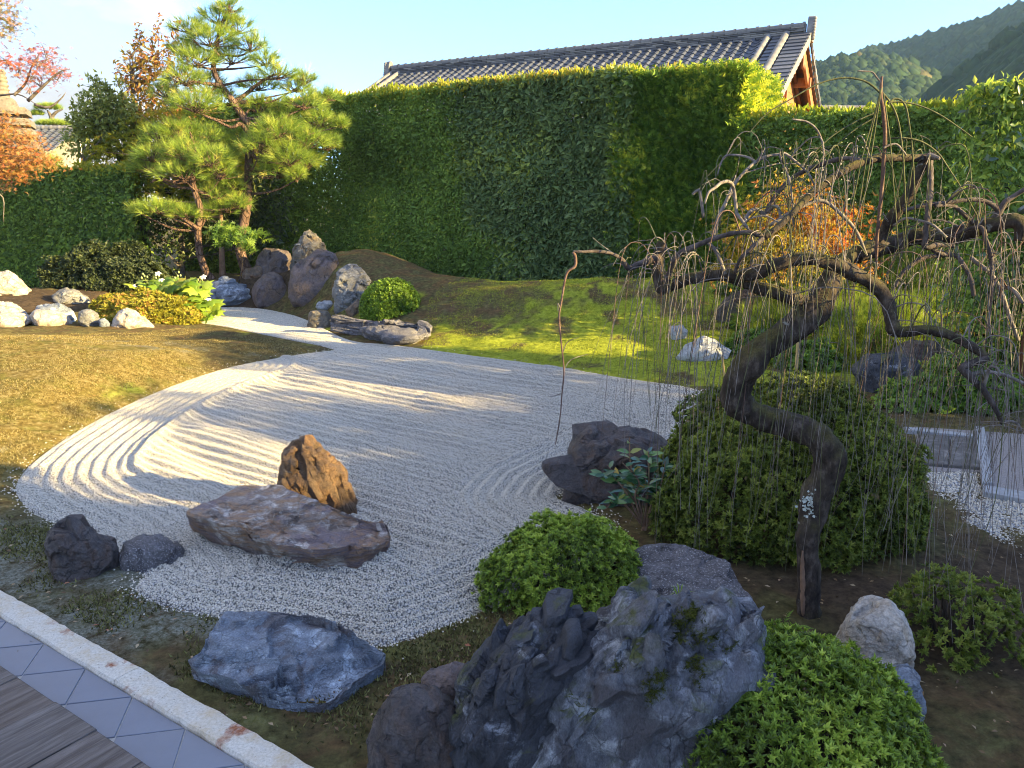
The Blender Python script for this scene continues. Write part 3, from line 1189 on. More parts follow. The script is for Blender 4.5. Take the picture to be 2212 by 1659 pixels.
def chisel(V, T_, size, seed, facets=10, q=0.955, amp=0.06, fine=0.02, bed=None, bed_amp=0.03, bed_n=7, bed_warp=.5, crack=0.0, ang=1.0):
    """break a smooth body into facets, beds, lumps and cracks"""
    r = np.random.default_rng(seed)
    c = V.mean(0)
    for i in range(facets):
        d = r.normal(size=3); d /= np.linalg.norm(d)
        p = (V - c) @ d
        lim = np.quantile(p, q + r.uniform(-.03, .03))
        ex = np.maximum(p - lim, 0)
        V = V - d[None] * (ex * r.uniform(.93, 1.0))[:, None]
    # broken faces: patches of the surface pulled onto tilted planes
    for K, tilt, lim, st in ((int(facets * 2.2), .22, .055, .85), (int(facets * 10), .30, .016, .8)):
        N = vnormals(V, T_)
        pick = r.integers(0, len(V), K)
        nk = N[pick] + r.normal(size=(K, 3)) * tilt
        nk /= np.linalg.norm(nk, axis=1)[:, None]
        pw = V / size
        pw = pw + 0.03 * np.stack([vnoise(pw * 7, seed + 40 + q_) for q_ in range(3)], -1)
        if bed is not None:
            bb = np.asarray(bed, float); bb = bb / np.linalg.norm(bb)
            pw = pw + (pw @ bb)[:, None] * bb[None] * 1.6
        sd_ = pw[pick]
        near = np.concatenate([np.argmin(((ch[:, None] - sd_[None]) ** 2).sum(-1), 1) for ch in np.array_split(pw, max(1, len(pw) // 4000))])
        n_ = nk[near]
        den = np.clip((N * n_).sum(1), .35, None)
        dl = ((V[pick][near] - V) * n_).sum(1) / den
        V = V + N * (np.clip(dl, -lim * size, lim * .35 * size) * st * ang)[:, None]
    N = vnormals(V, T_)
    pn = V / size
    disp = amp * .55 * fbm(pn * 2.0, 2, seed) + fine * .55 * fbm(pn * 11, 4, seed + 3) + fine * .45 * fbm(pn * 6, 3, seed + 7, ridged=True)
    if bed is not None:
        b = np.asarray(bed, float); b /= np.linalg.norm(b)
        h = (pn @ b) * bed_n + bed_warp * fbm(pn * 1.6, 3, seed + 13)
        f = h - np.floor(h)
        step_ = sstep(f, 0.0, 0.10) - f
        per = 0.6 + 0.8 * _hash(np.floor(h).astype(np.int64), np.zeros(len(h), np.int64), np.zeros(len(h), np.int64), seed)
        disp = disp + bed_amp * step_ * per
    if crack > 0:
        k = np.abs(fbm(pn * np.array([1.6, 1.6, 1.6]), 3, seed + 29))
        disp = disp - crack * np.exp(-(k / 0.05) ** 2)
    return V + N * (disp * size)[:, None]


def rock(label, outline, base, mat, depth=0.8, sub=5, seed=1, group=None, name='rock', box=0.72, cat='rock', sink=0.25, push=0.42, lift=0.0, **kw):
    """a standing rock: its outline as it faces the veranda, its own thickness, resting in the ground at photo point base"""
    g = T(*base)
    o = np.array(outline, float)
    hd = np.array([g[0], g[1]]) / np.hypot(g[0], g[1])
    # scale from outline width
    wpx = o[:, 0].max() - o[:, 0].min()
    w = px(wpx, g[1])
    D = w * depth
    C = np.array([g[0], g[1]]) + hd * D * push
    right = np.array([hd[1], -hd[0], 0.0])
    away = np.array([hd[0], hd[1], 0.0])
    pts = []
    for u, v in outline:
        d = rayd(u, v)
        t = (C @ hd) / (d[:2] @ hd)
        q = np.array([d[0] * t, d[1] * t, H + d[2] * t])
        pts.append([(q - np.array([C[0], C[1], 0])) @ right, q[2]])
    pts = np.array(pts)
    cen = np.array([(pts[:, 0].max() + pts[:, 0].min()) / 2, pts[:, 1].mean()])
    loc = pts - cen
    phi = None
    V, T_ = ico(sub)
    rt, up, aw = V[:, 0], V[:, 2], V[:, 1]
    ph = np.arctan2(up, rt)
    rho = np.sqrt(rt ** 2 + up ** 2)
    rad = poly_radius(loc, ph)
    rad = rad * (1 + sink * np.clip(-np.sin(ph), 0, 1) ** 2)
    s = rho ** box
    a = np.sign(aw) * np.abs(aw) ** box * D / 2
    W = right[None] * (cen[0] + np.cos(ph) * rad * s)[:, None] + away[None] * a[:, None]
    W[:, 2] = cen[1] + np.sin(ph) * rad * s
    size = (w + (loc[:, 1].max() - loc[:, 1].min())) / 2
    cg = kw.pop('crags', None)
    W = chisel(W, T_, size, seed, **kw)
    if cg: W, T_ = crag(W, T_, seed + 500, size=size, **cg)
    gz = tz(C[0], C[1]) + lift
    me = mesh_from(name, W - np.array([0, 0, gz]), [T_], mat, smooth='angle')
    return single(name, me, (C[0], C[1], gz), label, cat, group)


def slab(label, top, base, mat, sub=6, seed=1, centre=None, name='rock', cat='rock', group=None, hump=0.0, size=None, ledges=(), under=0.0, **kw):
    """a lying rock: its upper rim (photo points with heights) and its foot (3D points)"""
    tp = np.array([G(u, v, z) for u, v, z in top])
    bp = np.array(base)
    c = tp.mean(0) if centre is None else G(*centre)
    V, T_ = ico(sub)
    ph = np.arctan2(V[:, 1], V[:, 0])
    lat = np.arcsin(np.clip(V[:, 2], -1, 1))

    def interp(pts):
        a = np.arctan2(pts[:, 1] - c[1], pts[:, 0] - c[0])
        r = poly_radius(pts[:, :2] - c[:2], ph)
        o = np.argsort(a)
        aa = np.concatenate([a[o] - 2 * math.pi, a[o], a[o] + 2 * math.pi])
        zz = np.tile(pts[o, 2], 3)
        return r, np.interp(ph, aa, zz)

    rt, zt = interp(tp)
    rb, zb = interp(bp)
    k = 0.30
    W = np.zeros_like(V)
    up = lat >= k
    q = np.clip((math.pi / 2 - lat) / (math.pi / 2 - k), 0, 1)
    r = rt * q
    zc = c[2] + hump
    z = zc + (zt - zc) * q ** 1.4
    q2 = np.clip((k - lat) / (k + 0.75), 0, 1)
    r2 = rt + (rb - rt) * q2 - under * np.sin(q2 * math.pi)
    z2 = zt + (zb - zt) * q2
    q3 = np.clip((-0.75 - lat) / (math.pi / 2 - 0.75), 0, 1)
    r2 = r2 * (1 - q3)
    z2 = z2 - 0.06 * q3
    rr = np.where(up, r, r2); zz = np.where(up, z, z2)
    W = np.stack([c[0] + np.cos(ph) * rr, c[1] + np.sin(ph) * rr, zz], -1)
    sz = size or (np.ptp(tp[:, 0]) + np.ptp(tp[:, 1])) / 2
    W = chisel(W, T_, sz, seed, **kw)
    # broken ledges: everything beyond a ragged line on the upper face lies one bed lower
    N = vnormals(W, T_)
    upf = sstep(N[:, 2], .35, .7)
    for i, (u, v, ang_, drop, rag) in enumerate(ledges):
        q0 = G(u, v, zt.mean())
        dn = np.array([math.sin(R(ang_)), math.cos(R(ang_))])
        s_ = (W[:, :2] - q0[:2]) @ dn + rag * fbm(W * 3.2, 4, seed + 50 + i)
        W[:, 2] -= drop * upf * sstep(s_, -.008, .008)
    org = np.array([c[0], c[1], 0.0])
    me = mesh_from(name, W - org, [T_], mat, smooth='angle')
    return single(name, me, org, label, cat, group)


def crag(V, T_, seed, n, size, axis, smin=.22, smax=.42, zmin=None, thin=.42, emb=.30, zq=None):
    """angular broken blocks standing proud of a rock body, all aligned with its cleavage"""
    r = np.random.default_rng(seed)
    N = vnormals(V, T_)
    if zq: zmin = np.quantile(V[:, 2], zq)
    ax = np.asarray(axis, float); ax /= np.linalg.norm(ax)
    b = np.cross(ax, [0.2, 1, 0.1]); b /= np.linalg.norm(b)
    c = np.cross(ax, b)
    bv, bt = ico(4)
    ok = np.where((N[:, 2] > -.15) & (N[:, 1] < .75) & (V[:, 2] > (zmin if zmin is not None else -9)))[0]
    Vs, Ts, k = [V], [T_], len(V)
    # spread the blocks out
    pick = [r.choice(ok)]
    for _ in range(n - 1):
        cand = r.choice(ok, 12)
        d = np.min(np.linalg.norm(V[cand][:, None] - V[pick][None], axis=-1), 1)
        pick.append(cand[np.argmax(d)])
    for i in pick:
        P_ = bv.copy()
        for _ in range(15):
            d = r.normal(size=3); d /= np.linalg.norm(d)
            P_ = P_ - d[None] * np.maximum(P_ @ d - r.uniform(.42, .74), 0)[:, None]
        s = r.uniform(smin, smax) * size
        sc = np.array([1.25, .85, thin]) * s
        tilt = r.normal(size=3) * .16
        e0 = b + tilt; e0 /= np.linalg.norm(e0)
        e2 = np.cross(e0, c); e2 /= np.linalg.norm(e2)
        e1 = np.cross(e2, e0)
        Q_ = (P_ * sc) @ np.stack([e0, e1, e2])
        Q_ = Q_ + V[i] - N[i] * s * r.uniform(emb, emb + .18)
        Q_ = Q_ + vnormals(Q_, bt) * (.010 * size * fbm(Q_ / size * 9, 3, seed))[:, None]
        Vs.append(Q_); Ts.append(bt + k); k += len(bv)
    return np.vstack(Vs), np.vstack(Ts)


# stone kinds
STONE_RED = rock_mat('stone_red_brown', (0.048, 0.038, 0.038), (0.135, 0.108, 0.104), (0.27, 0.235, 0.21), (0.16, 0.108, 0.072), .35, 1.1)
STONE_GREY = rock_mat('stone_grey', (0.07, 0.07, 0.07), (0.20, 0.195, 0.185), (0.42, 0.40, 0.36), None, .55, 1.3, (1, 1, 2.2))
STONE_WEATHER = rock_mat('stone_weathered', (0.045, 0.042, 0.038), (0.145, 0.135, 0.118), (0.40, 0.37, 0.30), (0.20, 0.15, 0.09), .5, 1.4, (1.3, 1, 2.5))
STONE_BLUE = rock_mat('stone_blue_grey', (0.075, 0.085, 0.105), (0.19, 0.215, 0.25), (0.44, 0.48, 0.53), None, .7, 1.4, (1, 1, 3))
STONE_PALE = rock_mat('stone_pale', (0.20, 0.18, 0.155), (0.48, 0.44, 0.38), (0.68, 0.63, 0.55), (0.36, 0.27, 0.17), .4, 1.0)
STONE_PALEBLUE = rock_mat('stone_pale_blue', (0.17, 0.18, 0.19), (0.36, 0.375, 0.39), (0.55, 0.56, 0.56), None, .5, 1.2)
STONE_DARK = rock_mat('stone_dark', (0.026, 0.023, 0.024), (0.090, 0.077, 0.074), (0.19, 0.165, 0.155), (0.095, 0.060, 0.042), .22, 1.6, None, .62)
STONE_SPECK = rock_mat('stone_speckled', (0.035, 0.034, 0.036), (0.13, 0.122, 0.126), (0.34, 0.33, 0.34), None, .18, 1.6, None, .8, speck=.8)
STONE_BOAT = rock_mat('stone_boat', (0.055, 0.040, 0.034), (0.31, 0.25, 0.21), (0.60, 0.55, 0.50), (0.40, 0.24, 0.13), 1.0, 2.0, (1, 1, 4.5), .60, blotch=(0.20, 0.155, 0.155), bump=1.0)
STONE_GOLD = rock_mat('stone_rust', (0.050, 0.030, 0.019), (0.18, 0.118, 0.068), (0.38, 0.29, 0.19), (0.25, 0.14, 0.062), .2, 2.4, None, .65, bump=.8)
STONE_SLATEBLUE = rock_mat('stone_slate_blue', (0.070, 0.080, 0.098), (0.20, 0.235, 0.285), (0.42, 0.49, 0.57), None, .60, 2.0, (1, 1, 2.5), .55, blotch=(0.105, 0.098, 0.105), speck=.25, bump=.7, spec=.5)
STONE_JAG = rock_mat('stone_jagged', (0.014, 0.015, 0.019), (0.062, 0.066, 0.080), (0.30, 0.32, 0.36), None, .45, 1.8, (2.0, 2.0, 1), .62, moss=.38, bump=.9, spec=.5)
STONE_JAGPALE = rock_mat('stone_jagged_pale', (0.022, 0.024, 0.030), (0.16, 0.168, 0.19), (0.40, 0.42, 0.45), None, .75, 1.7, (2.2, 1.4, 1), .62, moss=.42, blotch=(0.080, 0.076, 0.083), bump=.9, spec=.45)
STONE_BROWN = rock_mat('stone_brown', (0.055, 0.040, 0.030), (0.175, 0.135, 0.098), (0.32, 0.265, 0.20), (0.23, 0.135, 0.075), .35, 1.3)


def rocks_far():
    gC = 'rocks of the standing stone group at the foot of the hedge'
    cl = [
        ([(631, 569), (634, 538), (648, 523), (655, 504), (667, 499), (681, 507), (693, 520), (706, 533), (700, 575), (660, 590), (635, 590)], (668, 652), STONE_WEATHER, .8,
         'jagged dark grey rock crowning the standing stone group', dict(push=1.7, facets=14, bed=(.4, .3, 1), bed_amp=.03, crack=.06, ang=1.4)),
        ([(552, 574), (561, 550), (571, 537), (600, 539), (626, 544), (631, 567), (628, 610), (600, 625), (560, 620)], (600, 645), STONE_RED, .8,
         'grey purple flat topped rock at the back left of the stone group beside the pine', dict(push=1.4)),
        ([(624, 612), (631, 581), (655, 561), (684, 540), (708, 534), (722, 539), (731, 557), (732, 585), (729, 620), (721, 651), (690, 659), (665, 659), (640, 652), (627, 635)], (680, 660), STONE_RED, .85,
         'largest purple brown boulder in the middle of the stone group', dict(facets=8, amp=.05, ang=.7, crack=.05)),
        ([(544, 631), (552, 612), (569, 595), (590, 591), (607, 600), (624, 627), (631, 651), (620, 661), (590, 664), (558, 660), (546, 645)], (590, 663), STONE_RED, .9,
         'rounded reddish boulder at the front of the stone group by the gravel', dict(facets=6, amp=.05, ang=.6)),
        ([(523, 593), (530, 581), (549, 579), (560, 571), (573, 574), (579, 591), (562, 618), (540, 628), (527, 615)], (556, 645), STONE_BROWN, .8,
         'small brown rock tucked behind the rounded reddish boulder', dict(push=1.0)),
        ([(441, 636), (453, 617), (475, 609), (482, 600), (494, 604), (513, 615), (532, 622), (547, 639), (549, 653), (497, 659), (455, 661)], (496, 660), STONE_BLUE, .6,
         'blue grey layered rock left of the stone group below the leaning pine trunk', dict(bed=(-.3, 0, 1), bed_amp=.05)),
        ([(722, 627), (722, 603), (734, 583), (749, 570), (763, 569), (780, 579), (794, 595), (798, 612), (790, 637), (768, 653), (749, 667), (732, 670), (722, 651)], (745, 668), STONE_GREY, .8,
         'craggy pale grey boulder at the right of the stone group behind the ball shrub', dict(facets=12, bed=(.7, .2, .7), bed_amp=.025, crack=.07, fine=.03, ang=1.3)),
        ([(678, 661), (684, 653), (706, 650), (722, 650), (724, 661), (710, 667), (688, 667)], (702, 666), STONE_PALEBLUE, .6,
         'small pale blue stone at the foot of the largest purple boulder', {}),
        ([(746, 670), (764, 655), (777, 643), (783, 672), (770, 683), (755, 682)], (764, 682), STONE_BROWN, .7,
         'small brown stone between the craggy grey boulder and the ball shrub', {}),
    ]
    for i, (o, b, m, d, lab, kw) in enumerate(cl):
        rock(lab, o, b, m, d, 5, 100 + i, gC, **kw)
    rock('grey stone half sunk in the crest of the moss mound before the hedge', [(872, 582), (878, 569), (895, 569), (909, 578), (921, 595), (900, 600), (878, 597)], (895, 594), STONE_GREY, .6, 4, 120)
    rock('squat brown upright rock at the gravel edge with a pale top', [(665, 700), (666, 677), (674, 671), (707, 672), (715, 688), (709, 707), (692, 717), (671, 718)], (688, 716), STONE_WEATHER, .8, 5, 121, None, box=.5, facets=12)
    rock('whale backed pale grey rock showing over the moss mound', [(1045, 618), (1060, 605), (1080, 598), (1112, 595), (1135, 602), (1140, 620), (1090, 630)], (1090, 622), STONE_PALEBLUE, .6, 5, 122, facets=5, amp=.03, ang=.35, push=1.6)
    rock('smooth pale blue rock sitting on the bright moss beside the weeping tree', [(1456, 764), (1478, 749), (1505, 735), (1520, 728), (1545, 735), (1560, 748), (1579, 760), (1572, 772), (1540, 780), (1500, 783), (1465, 776)], (1515, 780), STONE_PALEBLUE, .7, 5, 123, facets=5, amp=.03, ang=.35)
    rock('small pale rock on the bright moss behind the smooth pale blue rock', [(1443, 717), (1450, 706), (1475, 703), (1486, 715), (1482, 734), (1455, 735)], (1464, 733), STONE_PALEBLUE, .7, 4, 124, facets=5)
    rock('dark purple rock behind the weeping tree with fallen leaves on it', [(1546, 700), (1552, 665), (1570, 642), (1595, 628), (1622, 625), (1642, 648), (1645, 690), (1600, 708)], (1598, 704), STONE_DARK, .8, 5, 125, facets=8)
    rock('broad dark rock behind the lowest long branch of the weeping tree', [(1915, 800), (1925, 760), (1955, 742), (2000, 735), (2040, 745), (2062, 775), (2060, 815), (1990, 830)], (1990, 826), STONE_DARK, .6, 5, 126, facets=9)
    rock('mossy dark rock beside the large azalea under the weeping twigs', [(1840, 790), (1870, 768), (1930, 762), (1985, 778), (1998, 815), (1960, 850), (1870, 845)], (1920, 850), STONE_JAG, .6, 5, 127, facets=9)
    gL = 'rocks edging the sunlit soil bank on the left'
    ll = [
        ([(-40, 600), (0, 590), (15, 588), (30, 595), (45, 607), (60, 620), (78, 638), (60, 645), (10, 645), (-40, 640)], (30, 642), STONE_PALE, 'large sunlit buff rock at the top of the soil bank at the left edge', dict(push=.8)),
        ([(114, 640), (130, 628), (147, 622), (165, 630), (190, 642), (196, 660), (150, 662), (120, 655)], (150, 660), STONE_GREY, 'shadowed grey rock behind the sunlit azalea on the left bank', dict(push=.8)),
        ([(-20, 655), (0, 652), (20, 653), (40, 662), (58, 677), (40, 690), (-20, 690)], (18, 690), STONE_PALE, 'weathered buff rock above the front row at the left edge', dict(push=.8)),
        ([(76, 670), (80, 661), (100, 657), (130, 656), (148, 664), (165, 674), (170, 690), (160, 700), (120, 702), (85, 690)], (130, 701), STONE_BLUE, 'blue white veined rock behind the peach coloured rounded rock', dict(push=.9, crack=.06)),
        ([(58, 686), (75, 672), (105, 670), (135, 675), (150, 688), (158, 702), (110, 706), (66, 703)], (108, 704), STONE_PALE, 'peach coloured rounded rock in the front row of the left bank', dict(facets=5, amp=.04, ang=.4)),
        ([(-20, 680), (0, 678), (30, 677), (62, 679), (72, 692), (58, 702), (30, 708), (-20, 710)], (25, 707), STONE_PALE, 'flat peach rock in the front row at the left edge of the photo', dict(facets=9)),
        ([(167, 700), (172, 674), (190, 667), (212, 680), (219, 704), (190, 706)], (192, 705), STONE_GREY, 'grey speckled rock under the left end of the sunlit azalea', dict()),
        ([(235, 706), (243, 685), (262, 673), (272, 666), (290, 671), (310, 684), (330, 698), (336, 709), (290, 712), (248, 710)], (288, 709), STONE_PALE, 'pale angular grey rock in front of the sunlit azalea', dict(facets=12, amp=.03)),
        ([(210, 692), (225, 688), (238, 696), (236, 708), (218, 707)], (224, 706), STONE_BLUE, 'small dark stone beside the pale angular grey rock', dict()),
    ]
    for i, (o, b, m, lab, kw) in enumerate(ll):
        rock(lab, o, b, m, .75, 5 if i != 8 else 4, 140 + i, gL, **kw)


rocks_far()


def xyb(u, v, z):
    p = G(u, v, z)
    return np.array([p[0], p[1], 0.0])


def rocks_near():
    # long dark flat rock at the gravel edge below the ball shrub
    top = [(708, 694, .22), (745, 689, .22), (800, 696, .24), (830, 689, .34), (857, 687, .36), (900, 694, .32), (935, 710, .24), (942, 722, .16), (905, 731, .14), (850, 733, .14), (812, 727, .13), (770, 710, .12), (730, 703, .14)]
    bs = [xyb(u, v, z) * np.array([1, 1, 0]) for u, v, z in top]
    fr = [G(u, v, .0) for u, v in [(942, 732), (905, 742), (850, 745), (812, 738), (770, 722), (730, 714)]]
    slab('long low dark rock with pale lichen lying below the ball shrub', top, bs[:7] + fr, STONE_SPECK, 5, 201, facets=6, amp=.03, fine=.02, q=.97)
    # the boat
    top = [(395, 1096, .24), (403, 1077, .27), (449, 1062, .29), (472, 1048, .29), (506, 1046, .30), (608, 1049, .30), (622, 1064, .29), (665, 1080, .28), (718, 1089, .27), (768, 1107, .24), (814, 1122, .22), (832, 1128, .21),
           (848, 1150, .17), (850, 1164, .14), (810, 1176, .16), (766, 1177, .18), (688, 1183, .20), (608, 1174, .20), (581, 1161, .22), (540, 1151, .24), (517, 1132, .25), (472, 1123, .26), (415, 1113, .25), (399, 1104, .24)]
    foot = [G(u, v, -.02) for u, v in [(425, 1165), (440, 1180), (472, 1188), (540, 1205), (608, 1219), (700, 1232), (768, 1235), (802, 1223), (836, 1203), (852, 1180)]]
    back = [xyb(840, 1140, .1), xyb(814, 1122, .22), xyb(768, 1107, .24), xyb(718, 1089, .27), xyb(608, 1049, .30), xyb(520, 1046, .3) * np.array([1, .99, 0]), xyb(470, 1062, .28), xyb(440, 1085, .26)]
    slab('flat boat shaped brown rock lying on the raked gravel', top, foot + back, STONE_BOAT, 6, 211, centre=(600, 1120, .245), facets=3, q=.985, amp=.012, fine=.010, bed=(.10, -.16, 1), bed_amp=.012, bed_n=9.0, bed_warp=.4, size=1.0, ang=.6,
         ledges=[(560, 1140, 150, .030, .16), (700, 1120, 165, .022, .12), (640, 1150, 185, .022, .1)])
    # standing stone behind the boat
    rock('upright rust coloured stone catching the sun behind the boat shaped rock', [(611, 1062), (610, 1003), (607, 948), (617, 938), (634, 940), (643, 933), (656, 932), (667, 948), (688, 966), (702, 982), (723, 1003), (743, 1028), (759, 1060), (768, 1106), (740, 1150), (640, 1140)],
         (715, 1130), STONE_GOLD, .62, 6, 214, push=.3, box=.6, facets=15, q=.93, amp=.035, fine=.02, bed=(1, .15, .35), bed_amp=.015, bed_n=7, crack=.02, ang=1.3, crags=dict(n=7, axis=(1, -.3, .3), smin=.2, smax=.34, thin=.5, emb=.42))
    # blue slab
    top = [(410, 1428, .13), (432, 1412, .17), (457, 1392, .20), (463, 1362, .22), (486, 1326, .22), (522, 1318, .22), (583, 1324, .21), (612, 1308, .25), (644, 1304, .26), (684, 1322, .25), (760, 1360, .21), (838, 1408, .13), (826, 1432, .10), (762, 1474, .09), (694, 1520, .07), (640, 1516, .08), (578, 1498, .10), (570, 1481, .14), (500, 1460, .14), (440, 1444, .13)]
    foot = [G(u, v, 0) for u, v in [(416, 1452), (450, 1478), (562, 1508), (640, 1530), (690, 1544), (780, 1486), (838, 1428)]]
    back = [xyb(790, 1380, .17), xyb(720, 1340, .24), xyb(644, 1306, .26), xyb(522, 1318, .22), xyb(463, 1362, .22), xyb(430, 1410, .18)]
    slab('flat blue grey slab with a broken scoop beside the veranda kerb', top, foot + back, STONE_SLATEBLUE, 6, 221, centre=(620, 1410, .19), facets=3, q=.98, amp=.022, fine=.012, bed=(-.12, -.45, 1), bed_amp=.012, bed_n=8, bed_warp=.5, size=.8, hump=-.01, ang=.7,
         ledges=[(575, 1400, 100, .035, .14), (640, 1440, 150, .035, .10), (600, 1350, 170, .02, .12), (520, 1410, 200, .02, .1)])
    # pair of dark rocks on the left
    rock('craggy dark brown rock at the left end of the gravel', [(93, 1175), (109, 1141), (140, 1127), (172, 1127), (195, 1145), (213, 1163), (246, 1172), (255, 1200), (249, 1222), (218, 1234), (213, 1252), (190, 1256), (150, 1250), (131, 1250), (109, 1222), (100, 1195)], (180, 1245), STONE_DARK, .75, 6, 231, facets=14, amp=.06, fine=.025, crags=dict(n=8, axis=(.8, -.2, .2), smin=.25, smax=.42, thin=.75, emb=.46))
    rock('low dark crusted rock beside the craggy dark brown rock', [(257, 1200), (272, 1177), (308, 1163), (354, 1167), (390, 1180), (398, 1205), (372, 1229), (317, 1245), (290, 1243), (263, 1225)], (320, 1236), STONE_SPECK, .8, 5, 232, facets=12, amp=.05, fine=.03, box=.62)
    # rock with the camellia
    rock('large dark rock at the right rim of the gravel with a camellia before it', [(1198, 1060), (1213, 1024), (1239, 971), (1266, 938), (1284, 934), (1302, 943), (1335, 942), (1373, 936), (1406, 943), (1436, 961), (1456, 980), (1464, 1015), (1460, 1070), (1436, 1137), (1376, 1170), (1329, 1168), (1305, 1118), (1275, 1092), (1242, 1082), (1207, 1066)],
         (1255, 1088), STONE_DARK, .75, 6, 241, push=.40, facets=13, amp=.05, fine=.02, crack=.03, crags=dict(n=10, axis=(.3, -.5, .7), smin=.22, smax=.42, thin=.7, emb=.46))
    # flat boulder under the tree
    top = [(1345, 1192, .24), (1380, 1168, .31), (1450, 1163, .34), (1530, 1180, .33), (1582, 1222, .29), (1624, 1290, .20), (1606, 1336, .14), (1520, 1352, .14), (1420, 1310, .18), (1362, 1250, .20)]
    foot = [G(u, v, .02) for u, v in [(1634, 1340), (1590, 1388), (1500, 1400), (1400, 1352), (1345, 1285)]]
    slab('broad flat speckled boulder between the round azalea and the tree trunk', top, [xyb(u, v, z) for u, v, z in top[:6]] + foot, STONE_SPECK, 6, 251, facets=5, q=.985, amp=.02, fine=.010, ang=.6, hump=.03)
    # the big jagged pair
    rock('jagged dark bladed rock in the foreground, left of the pale craggy one', [(978, 1580), (988, 1505), (1010, 1470), (1060, 1420), (1100, 1390), (1140, 1352), (1185, 1319), (1238, 1303), (1290, 1311), (1318, 1335), (1290, 1400), (1260, 1500), (1210, 1600), (1120, 1690), (1020, 1690), (985, 1640)],
         (1080, 1700), STONE_JAG, .75, 6, 261, push=.38, facets=18, q=.955, amp=.03, fine=.020, bed=(.80, -.25, -.55), bed_amp=.030, bed_n=7, bed_warp=.30, box=.62, ang=1.2, crack=.02, crags=dict(n=30, axis=(.80, -.25, -.55), smin=.09, smax=.20, thin=.60, emb=.46, zq=.70))
    big = rock('great pale craggy rock with mossy ledges in the foreground', [(1058, 1690), (1110, 1575), (1170, 1505), (1210, 1462), (1250, 1408), (1300, 1364), (1350, 1308), (1400, 1274), (1430, 1264), (1470, 1289), (1540, 1312), (1610, 1348), (1650, 1378), (1640, 1440), (1560, 1520), (1500, 1600), (1440, 1700), (1250, 1720)],
         (1290, 1720), STONE_JAGPALE, .62, 6, 264, push=.36, facets=18, q=.955, amp=.03, fine=.018, bed=(.72, -.35, -.45), bed_amp=.028, bed_n=5, bed_warp=.35, box=.60, ang=1.2, crack=.02, crags=dict(n=30, axis=(.72, -.35, -.45), smin=.07, smax=.17, thin=.60, emb=.48, zq=.72))
    # moss cushions in the hollows on its right
    me = big.data
    co = np.zeros(len(me.vertices) * 3, np.float32); me.vertices.foreach_get('co', co)
    no = np.zeros(len(me.vertices) * 3, np.float32); me.vertices.foreach_get('normal', no)
    co = co.reshape(-1, 3).astype(float); no = no.reshape(-1, 3).astype(float)
    w = co + np.array(big.location)
    dep = w[:, 1] * CP - (w[:, 2] - H) * SP
    u = CU + FPX * w[:, 0] / dep
    v = CV - FPX * (w[:, 1] * SP + (w[:, 2] - H) * CP) / dep
    k = np.zeros(len(co), bool)
    for cu, cv, ru, rv in ((1490, 1350, 40, 45), (1560, 1385, 35, 25), (1430, 1480, 35, 35), (1500, 1450, 25, 40), (1395, 1545, 30, 25), (1330, 1440, 18, 14)):
        k |= ((u - cu) / ru) ** 2 + ((v - cv) / rv) ** 2 < 1 + .5 * vnoise(co * 14, 3)
    k &= no[:, 1] < .3
    r = np.random.default_rng(265)
    ii = np.where(k)[0]
    if len(ii):
        ii = r.choice(ii, 2600)
        b = Buf()
        p = w[ii] + r.normal(size=(len(ii), 3)) * .006
        scatter(b, t_needles(9, 4, 1.4, .05), p, frames(no[ii] + np.array([0, 0, .5]) + r.normal(size=(len(ii), 3)) * .4, r.normal(size=(len(ii), 3))), r.uniform(.010, .026, len(ii)), np.clip(r.uniform(.1, .75, len(ii)), 0, .99))
        moss_m = foliage_mat('rock_moss', [(0, (0.030, 0.036, 0.010)), (.5, (0.085, 0.095, 0.020)), (1, (0.19, 0.20, 0.04))], .9, .2, .1)
        part('moss', b.mesh('moss', moss_m, big.location), big, kind='stuff')
    rock('low purple grey rock at the bottom edge left of the jagged rock', [(792, 1620), (815, 1545), (850, 1508), (890, 1501), (950, 1505), (985, 1540), (1005, 1610), (1000, 1690), (900, 1720), (820, 1690)], (900, 1700), STONE_DARK, .8, 6, 266, facets=9, amp=.04, fine=.012, push=.4)
    rock('small purple grey rock wedged behind the low rock at the bottom edge', [(908, 1500), (914, 1470), (930, 1455), (1000, 1436), (1022, 1448), (1010, 1490), (980, 1515), (930, 1518)], (960, 1520), STONE_RED, .8, 5, 267, facets=12, amp=.03)
    # right front
    rock('pale buff egg shaped boulder right of the tree trunk', [(1800, 1400), (1830, 1332), (1850, 1302), (1880, 1298), (1920, 1302), (1950, 1330), (1967, 1370), (1982, 1405), (1965, 1440), (1930, 1460), (1870, 1460), (1815, 1430)], (1880, 1450), STONE_PALE, .8, 6, 271, facets=9, amp=.03, fine=.012)
    rock('blue grey rock tucked under the pale buff boulder', [(1870, 1470), (1915, 1445), (1965, 1440), (1990, 1462), (1996, 1530), (1980, 1572), (1930, 1590), (1880, 1560)], (1940, 1580), STONE_BLUE, .7, 5, 272, facets=10)


rocks_near()

